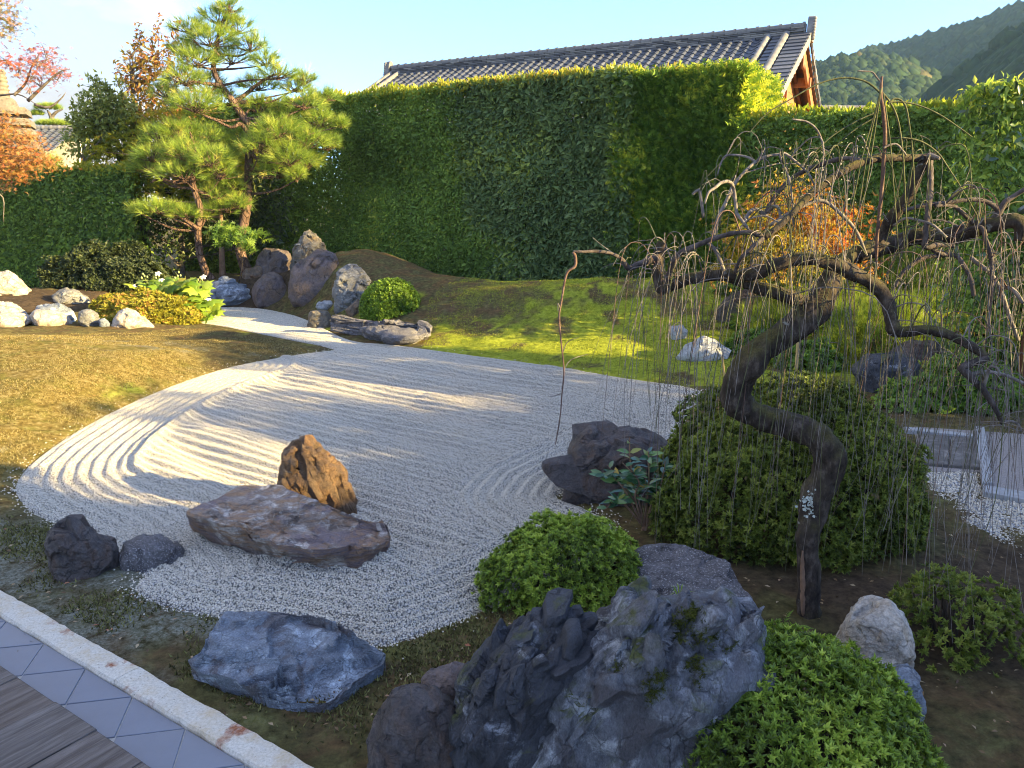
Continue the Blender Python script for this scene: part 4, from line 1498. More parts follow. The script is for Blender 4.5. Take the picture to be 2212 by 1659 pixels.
# ================================================================== greenery
GREEN_AZALEA = foliage_mat('leaf_azalea', [(0.0, (0.046, 0.062, 0.016)), (0.35, (0.117, 0.180, 0.027)), (0.7, (0.266, 0.375, 0.050)), (1.0, (0.469, 0.562, 0.094))], .5, .3)
GREEN_AZALEA_OLIVE = foliage_mat('leaf_azalea_olive', [(0.0, (0.034, 0.044, 0.011)), (0.4, (0.095, 0.130, 0.022)), (0.75, (0.19, 0.24, 0.038)), (1.0, (0.30, 0.33, 0.07))], .5, .3, .3)
GREEN_BALL = foliage_mat('leaf_ball', [(0.0, (0.038, 0.070, 0.013)), (0.5, (0.127, 0.222, 0.023)), (1.0, (0.278, 0.405, 0.045))], .5, .35)
GREEN_CAMELLIA = foliage_mat('leaf_camellia', [(0.0, (0.058, 0.098, 0.027)), (0.4, (0.162, 0.254, 0.058)), (0.8, (0.283, 0.407, 0.085)), (0.95, (0.430, 0.522, 0.092)), (1.0, (0.620, 0.620, 0.123))], .5, .42, .22)
GREEN_BIG = foliage_mat('leaf_oak', [(0.0, (0.052, 0.086, 0.034)), (0.5, (0.155, 0.230, 0.086)), (0.9, (0.253, 0.333, 0.121)), (1.0, (0.391, 0.460, 0.103))], .5, .35, .25)
GREEN_CEDAR = foliage_mat('spray_cedar', [(0.0, (0.036, 0.083, 0.016)), (0.5, (0.117, 0.214, 0.033)), (0.85, (0.235, 0.359, 0.048)), (1.0, (0.607, 0.620, 0.069))], .55, .35, .25)
TOP_SHOOT = foliage_mat('leaf_young', [(0.0, (0.24, 0.30, 0.03)), (0.4, (0.42, 0.42, 0.05)), (0.75, (0.52, 0.45, 0.07)), (1.0, (0.52, 0.28, 0.10))], .45, .5)
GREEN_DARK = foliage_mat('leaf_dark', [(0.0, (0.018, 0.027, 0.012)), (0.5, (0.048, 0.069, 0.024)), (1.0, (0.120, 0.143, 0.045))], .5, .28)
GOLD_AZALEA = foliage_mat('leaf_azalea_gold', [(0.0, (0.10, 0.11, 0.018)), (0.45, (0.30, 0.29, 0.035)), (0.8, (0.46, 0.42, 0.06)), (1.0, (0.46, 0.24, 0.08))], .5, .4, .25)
YELLOW_LEAF = foliage_mat('leaf_yellow', [(0.0, (0.10, 0.13, 0.012)), (0.5, (0.26, 0.29, 0.022)), (0.85, (0.42, 0.38, 0.03)), (1.0, (0.48, 0.28, 0.04))], .5, .5)
ORANGE_LEAF = foliage_mat('leaf_orange', [(0.0, (0.20, 0.23, 0.03)), (0.35, (0.40, 0.33, 0.045)), (0.65, (0.48, 0.27, 0.07)), (1.0, (0.46, 0.10, 0.045))], .5, .5)
RUST_LEAF = foliage_mat('leaf_rust', [(0.0, (0.13, 0.15, 0.025)), (0.4, (0.27, 0.20, 0.05)), (0.75, (0.36, 0.19, 0.08)), (1.0, (0.36, 0.12, 0.06))], .5, .45, .25)
MAPLE_RED = foliage_mat('leaf_maple', [(0.0, (0.15, 0.14, 0.035)), (0.4, (0.34, 0.17, 0.05)), (0.75, (0.34, 0.095, 0.035)), (1.0, (0.27, 0.05, 0.025))], .5, .15, .25)
PALE_GREEN = foliage_mat('leaf_pale', [(0.0, (0.09, 0.115, 0.030)), (0.5, (0.21, 0.25, 0.06)), (1.0, (0.40, 0.42, 0.14))], .5, .4, .25)
PINE_NEEDLE = foliage_mat('pine_needle', [(0.0, (0.063, 0.120, 0.028)), (0.45, (0.189, 0.297, 0.051)), (0.8, (0.380, 0.468, 0.076)), (1.0, (0.582, 0.531, 0.152))], .5, .35)
NEEDLE_BRIGHT = foliage_mat('needle_bright', [(0.0, (0.062, 0.112, 0.015)), (0.5, (0.175, 0.263, 0.031)), (1.0, (0.375, 0.450, 0.062))], .5, .4)
FERN_GREEN = foliage_mat('leaf_fern', [(0.0, (0.044, 0.094, 0.020)), (0.5, (0.112, 0.213, 0.035)), (1.0, (0.275, 0.388, 0.062))], .5, .4)


def bark_mat(name, dark, mid, pale, scale=1.0, moss=0.0, plates=0.0, lichen=0.0):
    t = NT(name)
    v = t.coord()
    n1, n2 = t.noise(11 * scale, 8, 0.7, t.coord((1, 1, .45))), t.noise(45 * scale, 5, 0.7, v)
    c = t.ramp(n1, [(0.3, dark), (0.52, mid), (0.72, pale)])
    h = t.math('ADD', n1, t.math('MULTIPLY', n2, 0.5))
    if plates:
        vo = t.voro(14 * scale, 'DISTANCE_TO_EDGE', t.coord((1, 1, .5)))
        k = t.gray(vo, 0.0, 0.12)
        c = t.mix(k, dark, c)
        h = t.math('ADD', h, t.math('MULTIPLY', k, plates))
    if moss:
        nm = t.noise(6, 6, 0.65, v)
        k = t.math('MULTIPLY', t.gray(nm, 0.40, 0.58), t.gray(t.normal_z(), -0.05, 0.7))
        c = t.mix(t.math('MULTIPLY', k, moss), c, t.ramp(n2, [(0.3, (0.035, 0.030, 0.008)), (0.65, (0.13, 0.115, 0.025))]))
    if lichen:
        nl = t.noise(8, 5, 0.6, v, .5)
        c = t.mix(t.math('MULTIPLY', t.gray(nl, 0.66, 0.70), lichen), c, (0.36, 0.38, 0.34))
    return t.done(c, 0.85, t.bump(h, 0.9, 0.02 / scale), 0.25)


BARK_PINE = bark_mat('bark_pine', (0.060, 0.036, 0.026), (0.17, 0.105, 0.075), (0.29, 0.20, 0.15), .8, plates=.8)
BARK_GREY = bark_mat('bark_grey', (0.05, 0.042, 0.035), (0.15, 0.125, 0.10), (0.27, 0.24, 0.20))
BARK_RED = bark_mat('bark_smooth', (0.12, 0.07, 0.045), (0.26, 0.16, 0.10), (0.36, 0.25, 0.17), .8)
STEM_DARK = bark_mat('stem_dark', (0.018, 0.014, 0.010), (0.050, 0.038, 0.028), (0.10, 0.08, 0.06))
ROS = [t_rosette(10, .85, .34, s) for s in (1, 2, 3, 7)]
ROS_S = [t_rosette(6, .9, .5, s) for s in (4, 5)]
LEAF = t_leaf()
LEAF2 = t_leaf2()
SPRAY = [t_spray(s) for s in (2, 3)]
STAR = t_star()
STAR3 = t_star(3)
NEED = [t_needles(26, s) for s in (3, 6, 9)]


def ground_contact(x, y):
    return terrain(np.asarray(x), np.asarray(y))


def dome(name, label, c, rx, ry, rz, mat, n, size, cat='shrub', tmpl=None, lump=.10, lumpf=2.2, shells=((1.0, 1.0), (.93, .45), (.84, .22)), tint=(.35, .75), zlow=-.25,
         seed=1, group=None, shape=1.0, ragged=.0, up=.35, rot=0.0, stems=14, lean=None):
    """a clipped shrub: stems from the ground, sprigs of leaves over a lumpy dome. c = centre on the ground"""
    r = np.random.default_rng(seed)
    c = np.asarray(c, float)
    root = thing(name, c, label, cat, group)
    buf = Buf()
    tm = tmpl or ROS
    for frac, dens in shells:
        m = int(n * dens)
        d = r.normal(size=(m * 2, 3)); d /= np.linalg.norm(d, axis=1)[:, None]
        d = d[d[:, 2] > zlow][:m]
        m = len(d)
        rad = frac * (1 + lump * fbm(d * lumpf + seed, 3, seed) + .02 * r.normal(size=m) + ragged * np.abs(r.normal(size=m)) * .1)
        dd = np.sign(d) * np.abs(d) ** shape
        p = dd * rad[:, None] * np.array([rx, ry, rz])
        if rot:
            cr, sr = math.cos(rot), math.sin(rot)
            p = p @ np.array([[cr, sr, 0], [-sr, cr, 0], [0, 0, 1]])
        p[:, 2] += rz * abs(zlow) * .55
        p += c
        gz = ground_contact(p[:, 0], p[:, 1])
        ok = p[:, 2] > gz + .02
        p, d = p[ok], d[ok]
        m = len(p)
        nn = d / np.array([rx, ry, rz]); nn /= np.linalg.norm(nn, axis=1)[:, None]
        ax = nn + np.array([0, 0, up]) + r.normal(size=(m, 3)) * .38
        Rm = frames(ax, r.normal(size=(m, 3)))
        tn = r.uniform(tint[0], tint[1], m) + .24 * fbm(p * 2.6, 3, seed + 5) + .10 * r.normal(size=m)
        w = r.integers(0, len(tm), m)
        for k in range(len(tm)):
            q = w == k
            scatter(buf, tm[k], p[q], Rm[q], size * r.uniform(.75, 1.25, q.sum()), np.clip(tn[q], 0, .999))
    part('foliage', buf.mesh('foliage', mat, c), root, kind='stuff')
    sb = Buf()
    for i in range(stems):
        a = r.uniform(0, 2 * math.pi)
        q = r.uniform(.25, .82)
        e = np.array([math.cos(a) * rx * q, math.sin(a) * ry * q, rz * math.sqrt(max(.05, 1 - q * q)) * .85 + rz * abs(zlow) * .5])
        b0 = np.array([math.cos(a) * rx * .12, math.sin(a) * ry * .12, -.03])
        mid = (b0 + e) / 2 + np.array([e[0] * .12, e[1] * .12, -.06 * rz])
        rr = .010 + .012 * rz
        sb.add(*tube(catmull([b0, mid, e], 4), np.linspace(rr, rr * .25, 9), 5))
    part('stems', sb.mesh('stems', STEM_DARK), root)
    return root


def gp(u, v, Y):
    p = P(u, v, Y)
    return np.array([p[0], Y, tz(p[0], Y)])


def small_shrubs():
    # near bush at the lower right: outline centre and size from the photo
    c = T(1735, 1690)
    dome('azalea_shrub', 'bright green azalea shrub at the bottom edge in front of the pale buff boulder', c + np.array([-.06, .05, .0]), .475, .48, .455, GREEN_AZALEA, 4300, .028, seed=21, tint=(.25, .8), lump=.13, zlow=-.35, stems=22)
    c = T(1228, 1318)
    dome('azalea_shrub', 'round yellow green azalea shrub at the near right rim of the gravel', c + np.array([0, .24, -.06]), .46, .40, .40, GREEN_AZALEA, 4300, .026, seed=22, tint=(.2, .85), lump=.17, lumpf=3, zlow=-.3, stems=18)
    c = T(1735, 1230)
    dome('azalea_shrub', 'largest azalea shrub, a broad green dome behind the weeping tree trunk', c + np.array([0.16, .75, -.05]), .88, .78, .90, GREEN_AZALEA_OLIVE, 9000, .035, seed=23, tint=(.15, .85), lump=.12, lumpf=3, zlow=-.2, stems=30)
    c = T(838, 688)
    dome('ball_shrub', 'clipped bright green ball shrub on the slope of the moss mound', c + np.array([0, .45, -.05]), .54, .52, .56, GREEN_BALL, 3600, .050, tmpl=ROS_S, seed=24, tint=(.3, .9), lump=.05, zlow=-.4)
    c = T(1210, 622)
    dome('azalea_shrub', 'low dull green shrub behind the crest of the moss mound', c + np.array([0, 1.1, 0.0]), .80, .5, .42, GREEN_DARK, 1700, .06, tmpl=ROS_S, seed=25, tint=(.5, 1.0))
    c = T(275, 700)
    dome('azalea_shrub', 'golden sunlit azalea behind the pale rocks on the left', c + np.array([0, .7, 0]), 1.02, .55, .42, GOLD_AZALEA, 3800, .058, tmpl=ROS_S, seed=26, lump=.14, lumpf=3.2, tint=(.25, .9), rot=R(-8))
    c = T(150, 640)
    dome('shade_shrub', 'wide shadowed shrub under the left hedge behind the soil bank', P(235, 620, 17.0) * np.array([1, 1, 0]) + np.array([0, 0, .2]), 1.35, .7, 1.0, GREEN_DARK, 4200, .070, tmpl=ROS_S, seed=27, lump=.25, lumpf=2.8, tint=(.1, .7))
    # sparse shrub at the lower right
    c = T(2085, 1420)
    dome('azalea_shrub', 'sparse yellow green shrub at the right edge below the gravel path', c + np.array([0, .1, 0]), .30, .28, .34, GREEN_AZALEA_OLIVE, 520, .030, seed=28, lump=.25, lumpf=3.2, tint=(.35, .9), zlow=.05, stems=26, shells=((1, 1), (.85, .5)))
    # green cover behind the tree on the right
    for i, (u, v, dy, rx, ry, rz, m, n, sz, tm, lab) in enumerate([
        (1700, 735, .6, .8, .5, .28, FERN_GREEN, 900, .085, ROS_S, 'low green shrub between the pale rock and the big azalea behind the weeping tree'),
        (1850, 720, .9, .75, .5, .40, FERN_GREEN, 1000, .09, ROS_S, 'green fern like shrub behind the bend of the weeping tree trunk'),
        (2120, 765, .6, .85, .5, .34, YELLOW_LEAF, 1300, .085, ROS_S, 'yellow green leafy shrub behind the lowest long branch of the weeping tree'),
        (2130, 900, .45, .55, .35, .42, FERN_GREEN, 1000, .07, ROS_S, 'green leafy shrub beside the path on the right'),
        (2010, 905, .4, .35, .25, .25, FERN_GREEN, 420, .06, ROS_S, 'small fresh green shrub between the dark rocks and the path'),
        (1650, 770, .3, .42, .3, .26, FERN_GREEN, 520, .07, ROS_S, 'fresh green clump right of the smooth pale blue rock'),
        (1760, 800, .25, .45, .3, .28, FERN_GREEN, 560, .065, ROS_S, 'feathery green clump behind the top of the largest azalea'),
        (1830, 700, .5, .55, .35, .45, GREEN_AZALEA, 700, .075, ROS_S, 'mid green shrub seen under the arch of the weeping tree'),
        (1905, 725, .35, .45, .3, .30, YELLOW_LEAF, 480, .07, ROS_S, 'small yellow leaved shrub left of the broad dark rock'),
        (2055, 700, .7, .65, .4, .50, GREEN_AZALEA, 800, .08, ROS_S, 'rounded green shrub below the right fork of the weeping tree'),
        (2190, 690, .7, .6, .4, .60, FERN_GREEN, 800, .08, ROS_S, 'tall green shrub at the right edge under the leafy column'),
        (2195, 850, .35, .4, .3, .40, FERN_GREEN, 600, .065, ROS_S, 'green shrub against the path border at the right edge'),
        (2070, 850, .3, .35, .25, .28, GREEN_AZALEA, 460, .06, ROS_S, 'dense little shrub behind the flagstones of the path'),
        (1620, 655, .5, .55, .35, .35, GREEN_AZALEA, 620, .08, ROS_S, 'green shrub behind the dark purple rock with fallen leaves'),
    ]):
        c = T(u, v)
        dome('leafy_shrub', lab, c + np.array([0, dy, -.02]), rx, ry, rz, m, n, sz, tmpl=tm, seed=40 + i, lump=.22, lumpf=3, tint=(.2, .95), ragged=.5)
    for i, (u, v, dy, rx, rz, lab) in enumerate([
        (1770, 585, 1.2, 1.0, .75, 'pale green needle leaved shrub below the orange nandina'),
        (1960, 560, 1.6, .95, 1.0, 'tall bright needle leaved shrub behind the upper fork of the weeping tree'),
        (1925, 660, .9, .85, .75, 'green needle leaved shrub behind the middle of the weeping tree'),
    ]):
        c = gp(u, v, [11.2, 12.4, 10.2][i])
        dome('needle_shrub', lab, c + np.array([0, 0, -.02]), rx, .6, rz, NEEDLE_BRIGHT, 900, .13, tmpl=NEED, seed=50 + i, lump=.25, lumpf=2.5, tint=(.25, .95), up=.9)


small_shrubs()


def nandina():
    c = gp(1705, 600, 11.6)
    root = thing('nandina_shrub', c, 'flaming orange and yellow nandina shrub behind the weeping tree', 'shrub')
    r = np.random.default_rng(5)
    buf = Buf()
    n = 3600
    d = r.normal(size=(n, 3)); d /= np.linalg.norm(d, axis=1)[:, None]
    d[:, 2] = np.abs(d[:, 2]) * 1.3 - .3
    rad = r.uniform(.35, 1.0, n) ** .7 * (1 + .40 * fbm(d * 2.6, 3, 8)) + .12 * np.abs(r.normal(size=n))
    p = d * rad[:, None] * np.array([1.15, .8, 1.0]) + np.array([0, 0, 1.15])
    p += c
    ax = d * .6 + r.normal(size=(n, 3)) * .5 + np.array([0, 0, .5])
    tn = np.clip(.36 + .34 * fbm(p * 1.4, 2, 3) + .14 * r.normal(size=n) + .20 * sstep(p[:, 0] - c[0], .2, .9), 0, .999)
    scatter(buf, t_rosette(7, 1.0, .38, 12), p, frames(ax, r.normal(size=(n, 3))), r.uniform(.04, .085, n), tn)
    part('foliage', buf.mesh('foliage', ORANGE_LEAF, c), root, kind='stuff')
    for i in range(9):
        e = c + np.array([r.uniform(-.7, .7), r.uniform(-.35, .35), r.uniform(1.2, 2.0)])
        b = Buf().add(*tube(catmull([c + np.array([r.uniform(-.2, .2), 0, 0]), (c + e) / 2 + r.normal(size=3) * .06, e], 4), np.linspace(.014, .005, 9), 5))
        bpart('stem', b, STEM_DARK, root)


nandina()


# ------------------------------------------------------------------ flowering shrub with big lobed leaves
def lobed_leaf_mesh(mat):
    pts = []
    for i in range(5):
        a = (i - 2) * .80
        L = 1.0 - .16 * abs(i - 2)
        for da, rr in ((-.30, .62), (0, L), (.30, .62)):
            pts.append([math.sin(a + da) * rr, math.cos(a + da) * rr + .1, -.10 * rr - .10 * abs(a) * rr])
    V = np.array([[0, 0, 0], [0, .45, .07]] + pts)
    n = len(pts)
    F = [[1, 2 + i + 1, 2 + i] for i in range(n - 1)] + [[0, 1, 2], [0, n + 1, 1]]
    return mesh_from('leaf', V, [np.array(F)], mat, smooth=True)


def euler_of(M_):
    return Matrix(M_.tolist()).to_euler()


def flowering_shrub():
    r = np.random.default_rng(8)
    t = NT('leaf_lobed')
    oi = t.n('ShaderNodeObjectInfo')
    c = t.ramp(oi.outputs['Random'], [(0, (0.14, 0.26, 0.03)), (.55, (0.30, 0.42, 0.05)), (.95, (0.42, 0.50, 0.08)), (1, (0.45, 0.33, 0.04))])
    t.done(c, .5)
    tr = t.n('ShaderNodeBsdfTranslucent'); t.l(c, tr.inputs['Color'])
    ms = t.n('ShaderNodeMixShader'); ms.inputs[0].default_value = .45
    t.l(t.b.outputs[0], ms.inputs[1]); t.l(tr.outputs[0], ms.inputs[2]); t.l(ms.outputs[0], t.out.inputs['Surface'])
    leaf = lobed_leaf_mesh(t.m)
    stem_m = NT('stem_green').done((0.20, 0.22, 0.06), .6)
    white = NT('petal_white').done((0.80, 0.74, 0.72), .6)
    bud_m = NT('flower_bud').done((0.38, 0.42, 0.16), .6)
    Y0 = T(400, 700)[1] + .5
    base = np.array([P(392, 700, Y0)[0], Y0, tz(P(392, 700, Y0)[0], Y0)])
    root = thing('flowering_shrub', base, 'sunlit mallow shrub with big lobed lime green leaves and white flowers', 'shrub')
    tips = [(312, 600), (340, 592), (352, 612), (385, 600), (400, 596), (418, 620), (432, 606), (436, 598), (300, 615), (370, 630), (410, 645), (445, 640), (455, 655), (430, 670), (400, 660), (450, 688), (330, 630), (462, 672), (425, 690), (350, 640)]
    flower_at = [(341, 590), (348, 603), (439, 597), (450, 645), (288, 617)]
    for i, (u, v) in enumerate(tips):
        Y = Y0 + r.uniform(-.35, .35)
        e = P(u, v, Y)
        mid = (base + e) / 2 + np.array([(e[0] - base[0]) * .2, (e[1] - base[1]) * .2, .12])
        pth = catmull([base + r.normal(size=3) * np.array([.06, .06, 0]), mid, e], 5)
        bpart('stem', Buf().add(*tube(pth, np.linspace(.012, .005, len(pth)), 5)), stem_m, root)
        for j in range(9):
            q = pth[int(len(pth) * r.uniform(.45, .99)) - 1] - base
            a = r.uniform(0, 6.28)
            d = np.array([math.cos(a), math.sin(a) * .8 - .25, r.uniform(-.25, .35)])
            n = np.array([-d[0] * .4, -.75, .9]) + r.normal(size=3) * .25
            M_ = frames(d[None], n[None])[0]
            s = r.uniform(.15, .27)
            part('leaf', leaf, root, q + d * s * .5, rot=euler_of(M_), scale=(s, s, s))
    # flowers: five rounded petals round a cup
    V, F = [], []
    for i in range(5):
        a = i * 2 * math.pi / 5
        k = len(V)
        for rr, da, z in ((0, 0, 0), (.7, -.5, .25), (1.05, -.2, .32), (1.05, .2, .34), (.7, .5, .27)):
            V.append([math.cos(a + da) * rr, z, math.sin(a + da) * rr])
        F += [[k, k + 1, k + 2], [k, k + 2, k + 3], [k, k + 3, k + 4]]
    fm = mesh_from('flower', np.array(V), [np.array(F)], white, smooth=True)
    bv, bt = ico(1)
    bm_ = mesh_from('bud', bv * np.array([.7, .7, 1]), [bt], bud_m, smooth=True)
    for (u, v) in flower_at:
        p = P(u, v, Y0 - .25) - base
        part('flower', fm, root, p, rot=(-.9 + r.uniform(-.4, .3), r.uniform(-.3, .3), r.uniform(-.5, .5)), scale=(.055, .055, .055))
    for (u, v) in [(312, 596), (306, 600), (318, 598), (309, 592), (384, 596), (378, 600), (390, 595), (386, 588), (432, 600), (428, 604), (437, 604), (343, 596), (337, 600)]:
        part('bud', bm_, root, P(u, v, Y0 - .25) - base, scale=(.024, .024, .028))


flowering_shrub()


def camellia_plant():
    r = np.random.default_rng(9)
    t = NT('leaf_glossy')
    oi = t.n('ShaderNodeObjectInfo')
    c = t.ramp(oi.outputs['Random'], [(0, (0.020, 0.060, 0.028)), (.6, (0.050, 0.125, 0.045)), (.93, (0.11, 0.20, 0.05)), (1, (0.40, 0.28, 0.04))])
    t.done(c, .28, spec=.5)
    V = np.array([[0, 0, 0], [-.19, .3, .05], [-.16, .68, .04], [0, 1, -.1], [.16, .68, .04], [.19, .3, .05], [0, .33, 0], [0, .7, -.02]])
    F = [[0, 6, 1], [1, 6, 7], [1, 7, 2], [2, 7, 3], [0, 5, 6], [5, 4, 7], [5, 7, 6], [4, 3, 7]]
    leaf = mesh_from('leaf', V, [np.array(F)], t.m, smooth=True)
    b0 = T(1395, 1150)
    base = np.array([b0[0], b0[1] + .05, tz(b0[0], b0[1] + .05)])
    root = thing('camellia_plant', base, 'young camellia with glossy leaves growing in front of the large dark rock', 'plant')
    Y0 = base[1]
    paths = [[(1390, 1135), (1375, 1060), (1362, 1000), (1360, 945)], [(1390, 1135), (1350, 1060), (1320, 1030), (1292, 1030)], [(1392, 1135), (1400, 1060), (1402, 1000), (1400, 975)],
             [(1393, 1135), (1420, 1070), (1432, 1030), (1437, 995)], [(1388, 1135), (1345, 1085), (1325, 1085), (1308, 1100)], [(1390, 1135), (1375, 1090), (1340, 1040), (1312, 1005)], [(1390, 1130), (1410, 1080), (1430, 1060), (1448, 1052)], [(1390, 1132), (1372, 1075), (1380, 1040), (1345, 1000)]]
    for pth in paths:
        dy = r.uniform(-.12, .05)
        pts = [P(u, v, Y0 + dy * i / 3) for i, (u, v) in enumerate(pth)]
        pts[0] = base + r.normal(size=3) * .008
        pc = catmull(pts, 5)
        bpart('stem', Buf().add(*tube(pc, np.linspace(.008, .003, len(pc)), 5)), BARK_RED, root)
        for j in range(20):
            k = r.uniform(.34, 1.0)
            q = pc[min(int(k * (len(pc) - 1)), len(pc) - 1)] - base
            a = r.uniform(0, 6.28)
            d = np.array([math.cos(a), math.sin(a) * .7 - .2, r.uniform(-.15, .65)])
            n = np.array([0, -.6, 1.0]) + r.normal(size=3) * .35
            s = r.uniform(.07, .115)
            part('leaf', leaf, root, q, rot=euler_of(frames(d[None], n[None])[0]), scale=(s, s, s))
    return leaf


CAM_LEAF = camellia_plant()


# ------------------------------------------------------------------ hedges
def face_points(n, a0, a1, z0, z1, b, deep, r, face='front'):
    a = r.uniform(a0, a1, n); z = r.uniform(z0, z1, n)
    d = np.abs(r.normal(0, deep, n))
    return a, b + d, z


def hedge(label, a0, a1, b0, b1, z1, kinds, name='hedge', z0=.15, topmat=TOP_SHOOT, seed=1, end=True, density=1.0, lump=.10, gaps=None, azfix=None, ends='right', size=1.0, topn=1.0):
    """a clipped hedge: leaves in layers over the front, top and end, on stems one can see into"""
    r = np.random.default_rng(seed)
    c = AB((a0 + a1) / 2, (b0 + b1) / 2, 0)
    root = thing(name, c, label, 'hedge')
    bufs = {}

    def put(kind, a, b, z, nrm, sc=1.0, tb=0.0, up=.2):
        mat, tm, sz, tint = kinds[kind]
        p = E1[None] * a[:, None] + E2[None] * b[:, None] + np.array([0, 0, 1.0])[None] * z[:, None]
        m = len(p)
        if m == 0: return
        if tm is SPRAY:
            ax = nrm[None] * .55 + np.array([0, 0, .55]) + r.normal(size=(m, 3)) * .5
            nn = nrm[None] + r.normal(size=(m, 3)) * .5
        else:
            ax = nrm[None] * .35 + np.array([0, 0, -.25]) + r.normal(size=(m, 3)) * .75
            nn = nrm[None] * 1.0 + np.array([0, 0, up + .25]) + r.normal(size=(m, 3)) * .45
        Rm = frames(ax, nn)
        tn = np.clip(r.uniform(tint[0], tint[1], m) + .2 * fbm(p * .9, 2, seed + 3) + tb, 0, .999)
        w = r.integers(0, len(tm), m)
        bf = bufs.setdefault(kind, Buf())
        for k in range(len(tm)):
            q = w == k
            scatter(bf, tm[k], p[q], Rm[q], sz * sc * r.uniform(.7, 1.3, q.sum()), tn[q])

    names = list(kinds)
    nf, nt_ = -E2, np.array([0, 0, 1.0])
    area = (a1 - a0) * (z1 - z0)

    def kind_at(a, z):
        w = 1.0 * vnoise(np.stack([a * .8, z * .9, 0 * a], -1), seed + 60) + .3 * r.normal(size=len(a))
        x = (a - a0) / (a1 - a0) + w * .085
        return np.clip((x * len(names)).astype(int), 0, len(names) - 1) if len(names) > 1 else np.zeros(len(a), int)

    def bulge(a, z):
        return lump * fbm(np.stack([a * 1.1, z * 1.1, 0 * a], -1), 3, seed + 70)

    for layer, (dm, fr) in enumerate(((.05, 1.0), (.16, .75), (.32, .5), (.70, .55))):
        base_n = int(area * 820 * density * fr)
        a = r.uniform(a0, a1, base_n); z = r.uniform(z0, z1, base_n)
        if gaps is not None:
            g = gaps(a, z)
            keep = r.uniform(size=base_n) > g
            a, z = a[keep], z[keep]
        b = b0 + bulge(a, z) + np.abs(r.normal(0, dm, len(a)))
        ki = kind_at(a, z)
        for k, nm in enumerate(names):
            q = ki == k
            f = kinds[nm][2]
            thin = r.uniform(size=q.sum()) < min(1.0, (.12 / f) ** 2 * (2.0 if kinds[nm][1] is SPRAY else 1.0))
            put(nm, a[q][thin], b[q][thin], z[q][thin], nf, 1.45 if layer == 3 else 1.0)
    # top and ends
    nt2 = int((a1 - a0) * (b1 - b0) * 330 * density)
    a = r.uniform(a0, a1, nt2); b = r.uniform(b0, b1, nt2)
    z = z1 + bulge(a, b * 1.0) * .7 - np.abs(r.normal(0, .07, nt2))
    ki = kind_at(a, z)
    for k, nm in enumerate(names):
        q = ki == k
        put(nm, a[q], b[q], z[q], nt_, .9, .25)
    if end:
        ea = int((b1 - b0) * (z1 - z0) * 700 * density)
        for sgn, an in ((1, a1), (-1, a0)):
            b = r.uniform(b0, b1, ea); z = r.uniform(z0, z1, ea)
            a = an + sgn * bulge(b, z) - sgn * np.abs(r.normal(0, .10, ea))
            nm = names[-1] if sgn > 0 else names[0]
            put(nm, a, b, z, sgn * E1, .95, .42)  # end sprays tinted yellower, putting sunlight into their colour
    for nm, bf in bufs.items():
        part(nm, bf.mesh(nm, kinds[nm][0], c), root, kind='stuff')
    # fresh shoots along the top edge
    tb_ = Buf()
    m = int((a1 - a0) * 520 * density * topn)
    a = r.uniform(a0, a1, m); b = b0 + np.abs(r.normal(0, .45, m)) * min(1, (b1 - b0) / 1.2)
    z = z1 + bulge(a, b) * .7 + r.uniform(-.24, .11, m) * r.uniform(.2, 1, m) + .10 * np.clip(fbm(np.stack([a * 2.6, 0 * a, 0 * a], -1), 2, seed + 4), 0, 1) * r.uniform(0, 1, m)
    p = E1[None] * a[:, None] + E2[None] * b[:, None] + np.array([0, 0, 1.0])[None] * z[:, None]
    ax = np.array([0, 0, 1.0]) + r.normal(size=(m, 3)) * .5
    tn = np.clip(.35 + .30 * fbm(np.stack([a * .7, 0 * a, 0 * a], -1), 2, seed + 90) + .2 * r.normal(size=m), 0, .999)
    scatter(tb_, LEAF2, p, frames(ax, r.normal(size=(m, 3))), size * r.uniform(.08, .15, m), tn)
    part('young_shoots', tb_.mesh('young_shoots', topmat, c), root, kind='stuff')
    # stems
    n = max(3, int((a1 - a0) / .75))
    for i in range(n):
        a = a0 + (i + .5) / n * (a1 - a0) + r.uniform(-.2, .2)
        b = (b0 + b1) / 2 + r.uniform(-.25, .25)
        sb = Buf()
        p0 = AB(a, b, -.05 + tz(*AB(a, b)[:2]))
        sb.add(*limb([p0, AB(a + r.uniform(-.1, .1), b, z1 * .35), AB(a + r.uniform(-.2, .2), b, z1 * .7), AB(a + r.uniform(-.2, .2), b, z1 - .1)], [.055, .045, .03, .012], 6, 4))
        for j in range(7):
            zz = r.uniform(.12, .9) * z1
            aa = r.uniform(-.9, .9)
            sb.add(*limb([AB(a, b, zz), AB(a + aa * .5, b + r.uniform(-.4, .2), zz + .2), AB(a + aa, b0 + .2, zz + r.uniform(.2, .6))], [.018, .012, .005], 5, 3))
        bpart('stem', sb, STEM_DARK, root)
    return root


HEDGE_B = 15.3


def main_gaps(a, z):
    low = sstep(1.3 - z, 0.0, 1.0) * .55 * sstep(vnoise(np.stack([a * 2.2, z * 2.2, 0 * a], -1), 7), -.3, .4) * sstep(a, -12, -9) * sstep(-5.5 - a, -1, .5)
    hole = .97 * np.exp(-(((a + 14.4) / .9) ** 2 + ((z - 3.55) / .22) ** 2)) * sstep(vnoise(np.stack([a * 4, z * 4, 0 * a], -1), 9), -.5, .3)
    return np.clip(low + hole, 0, .985)


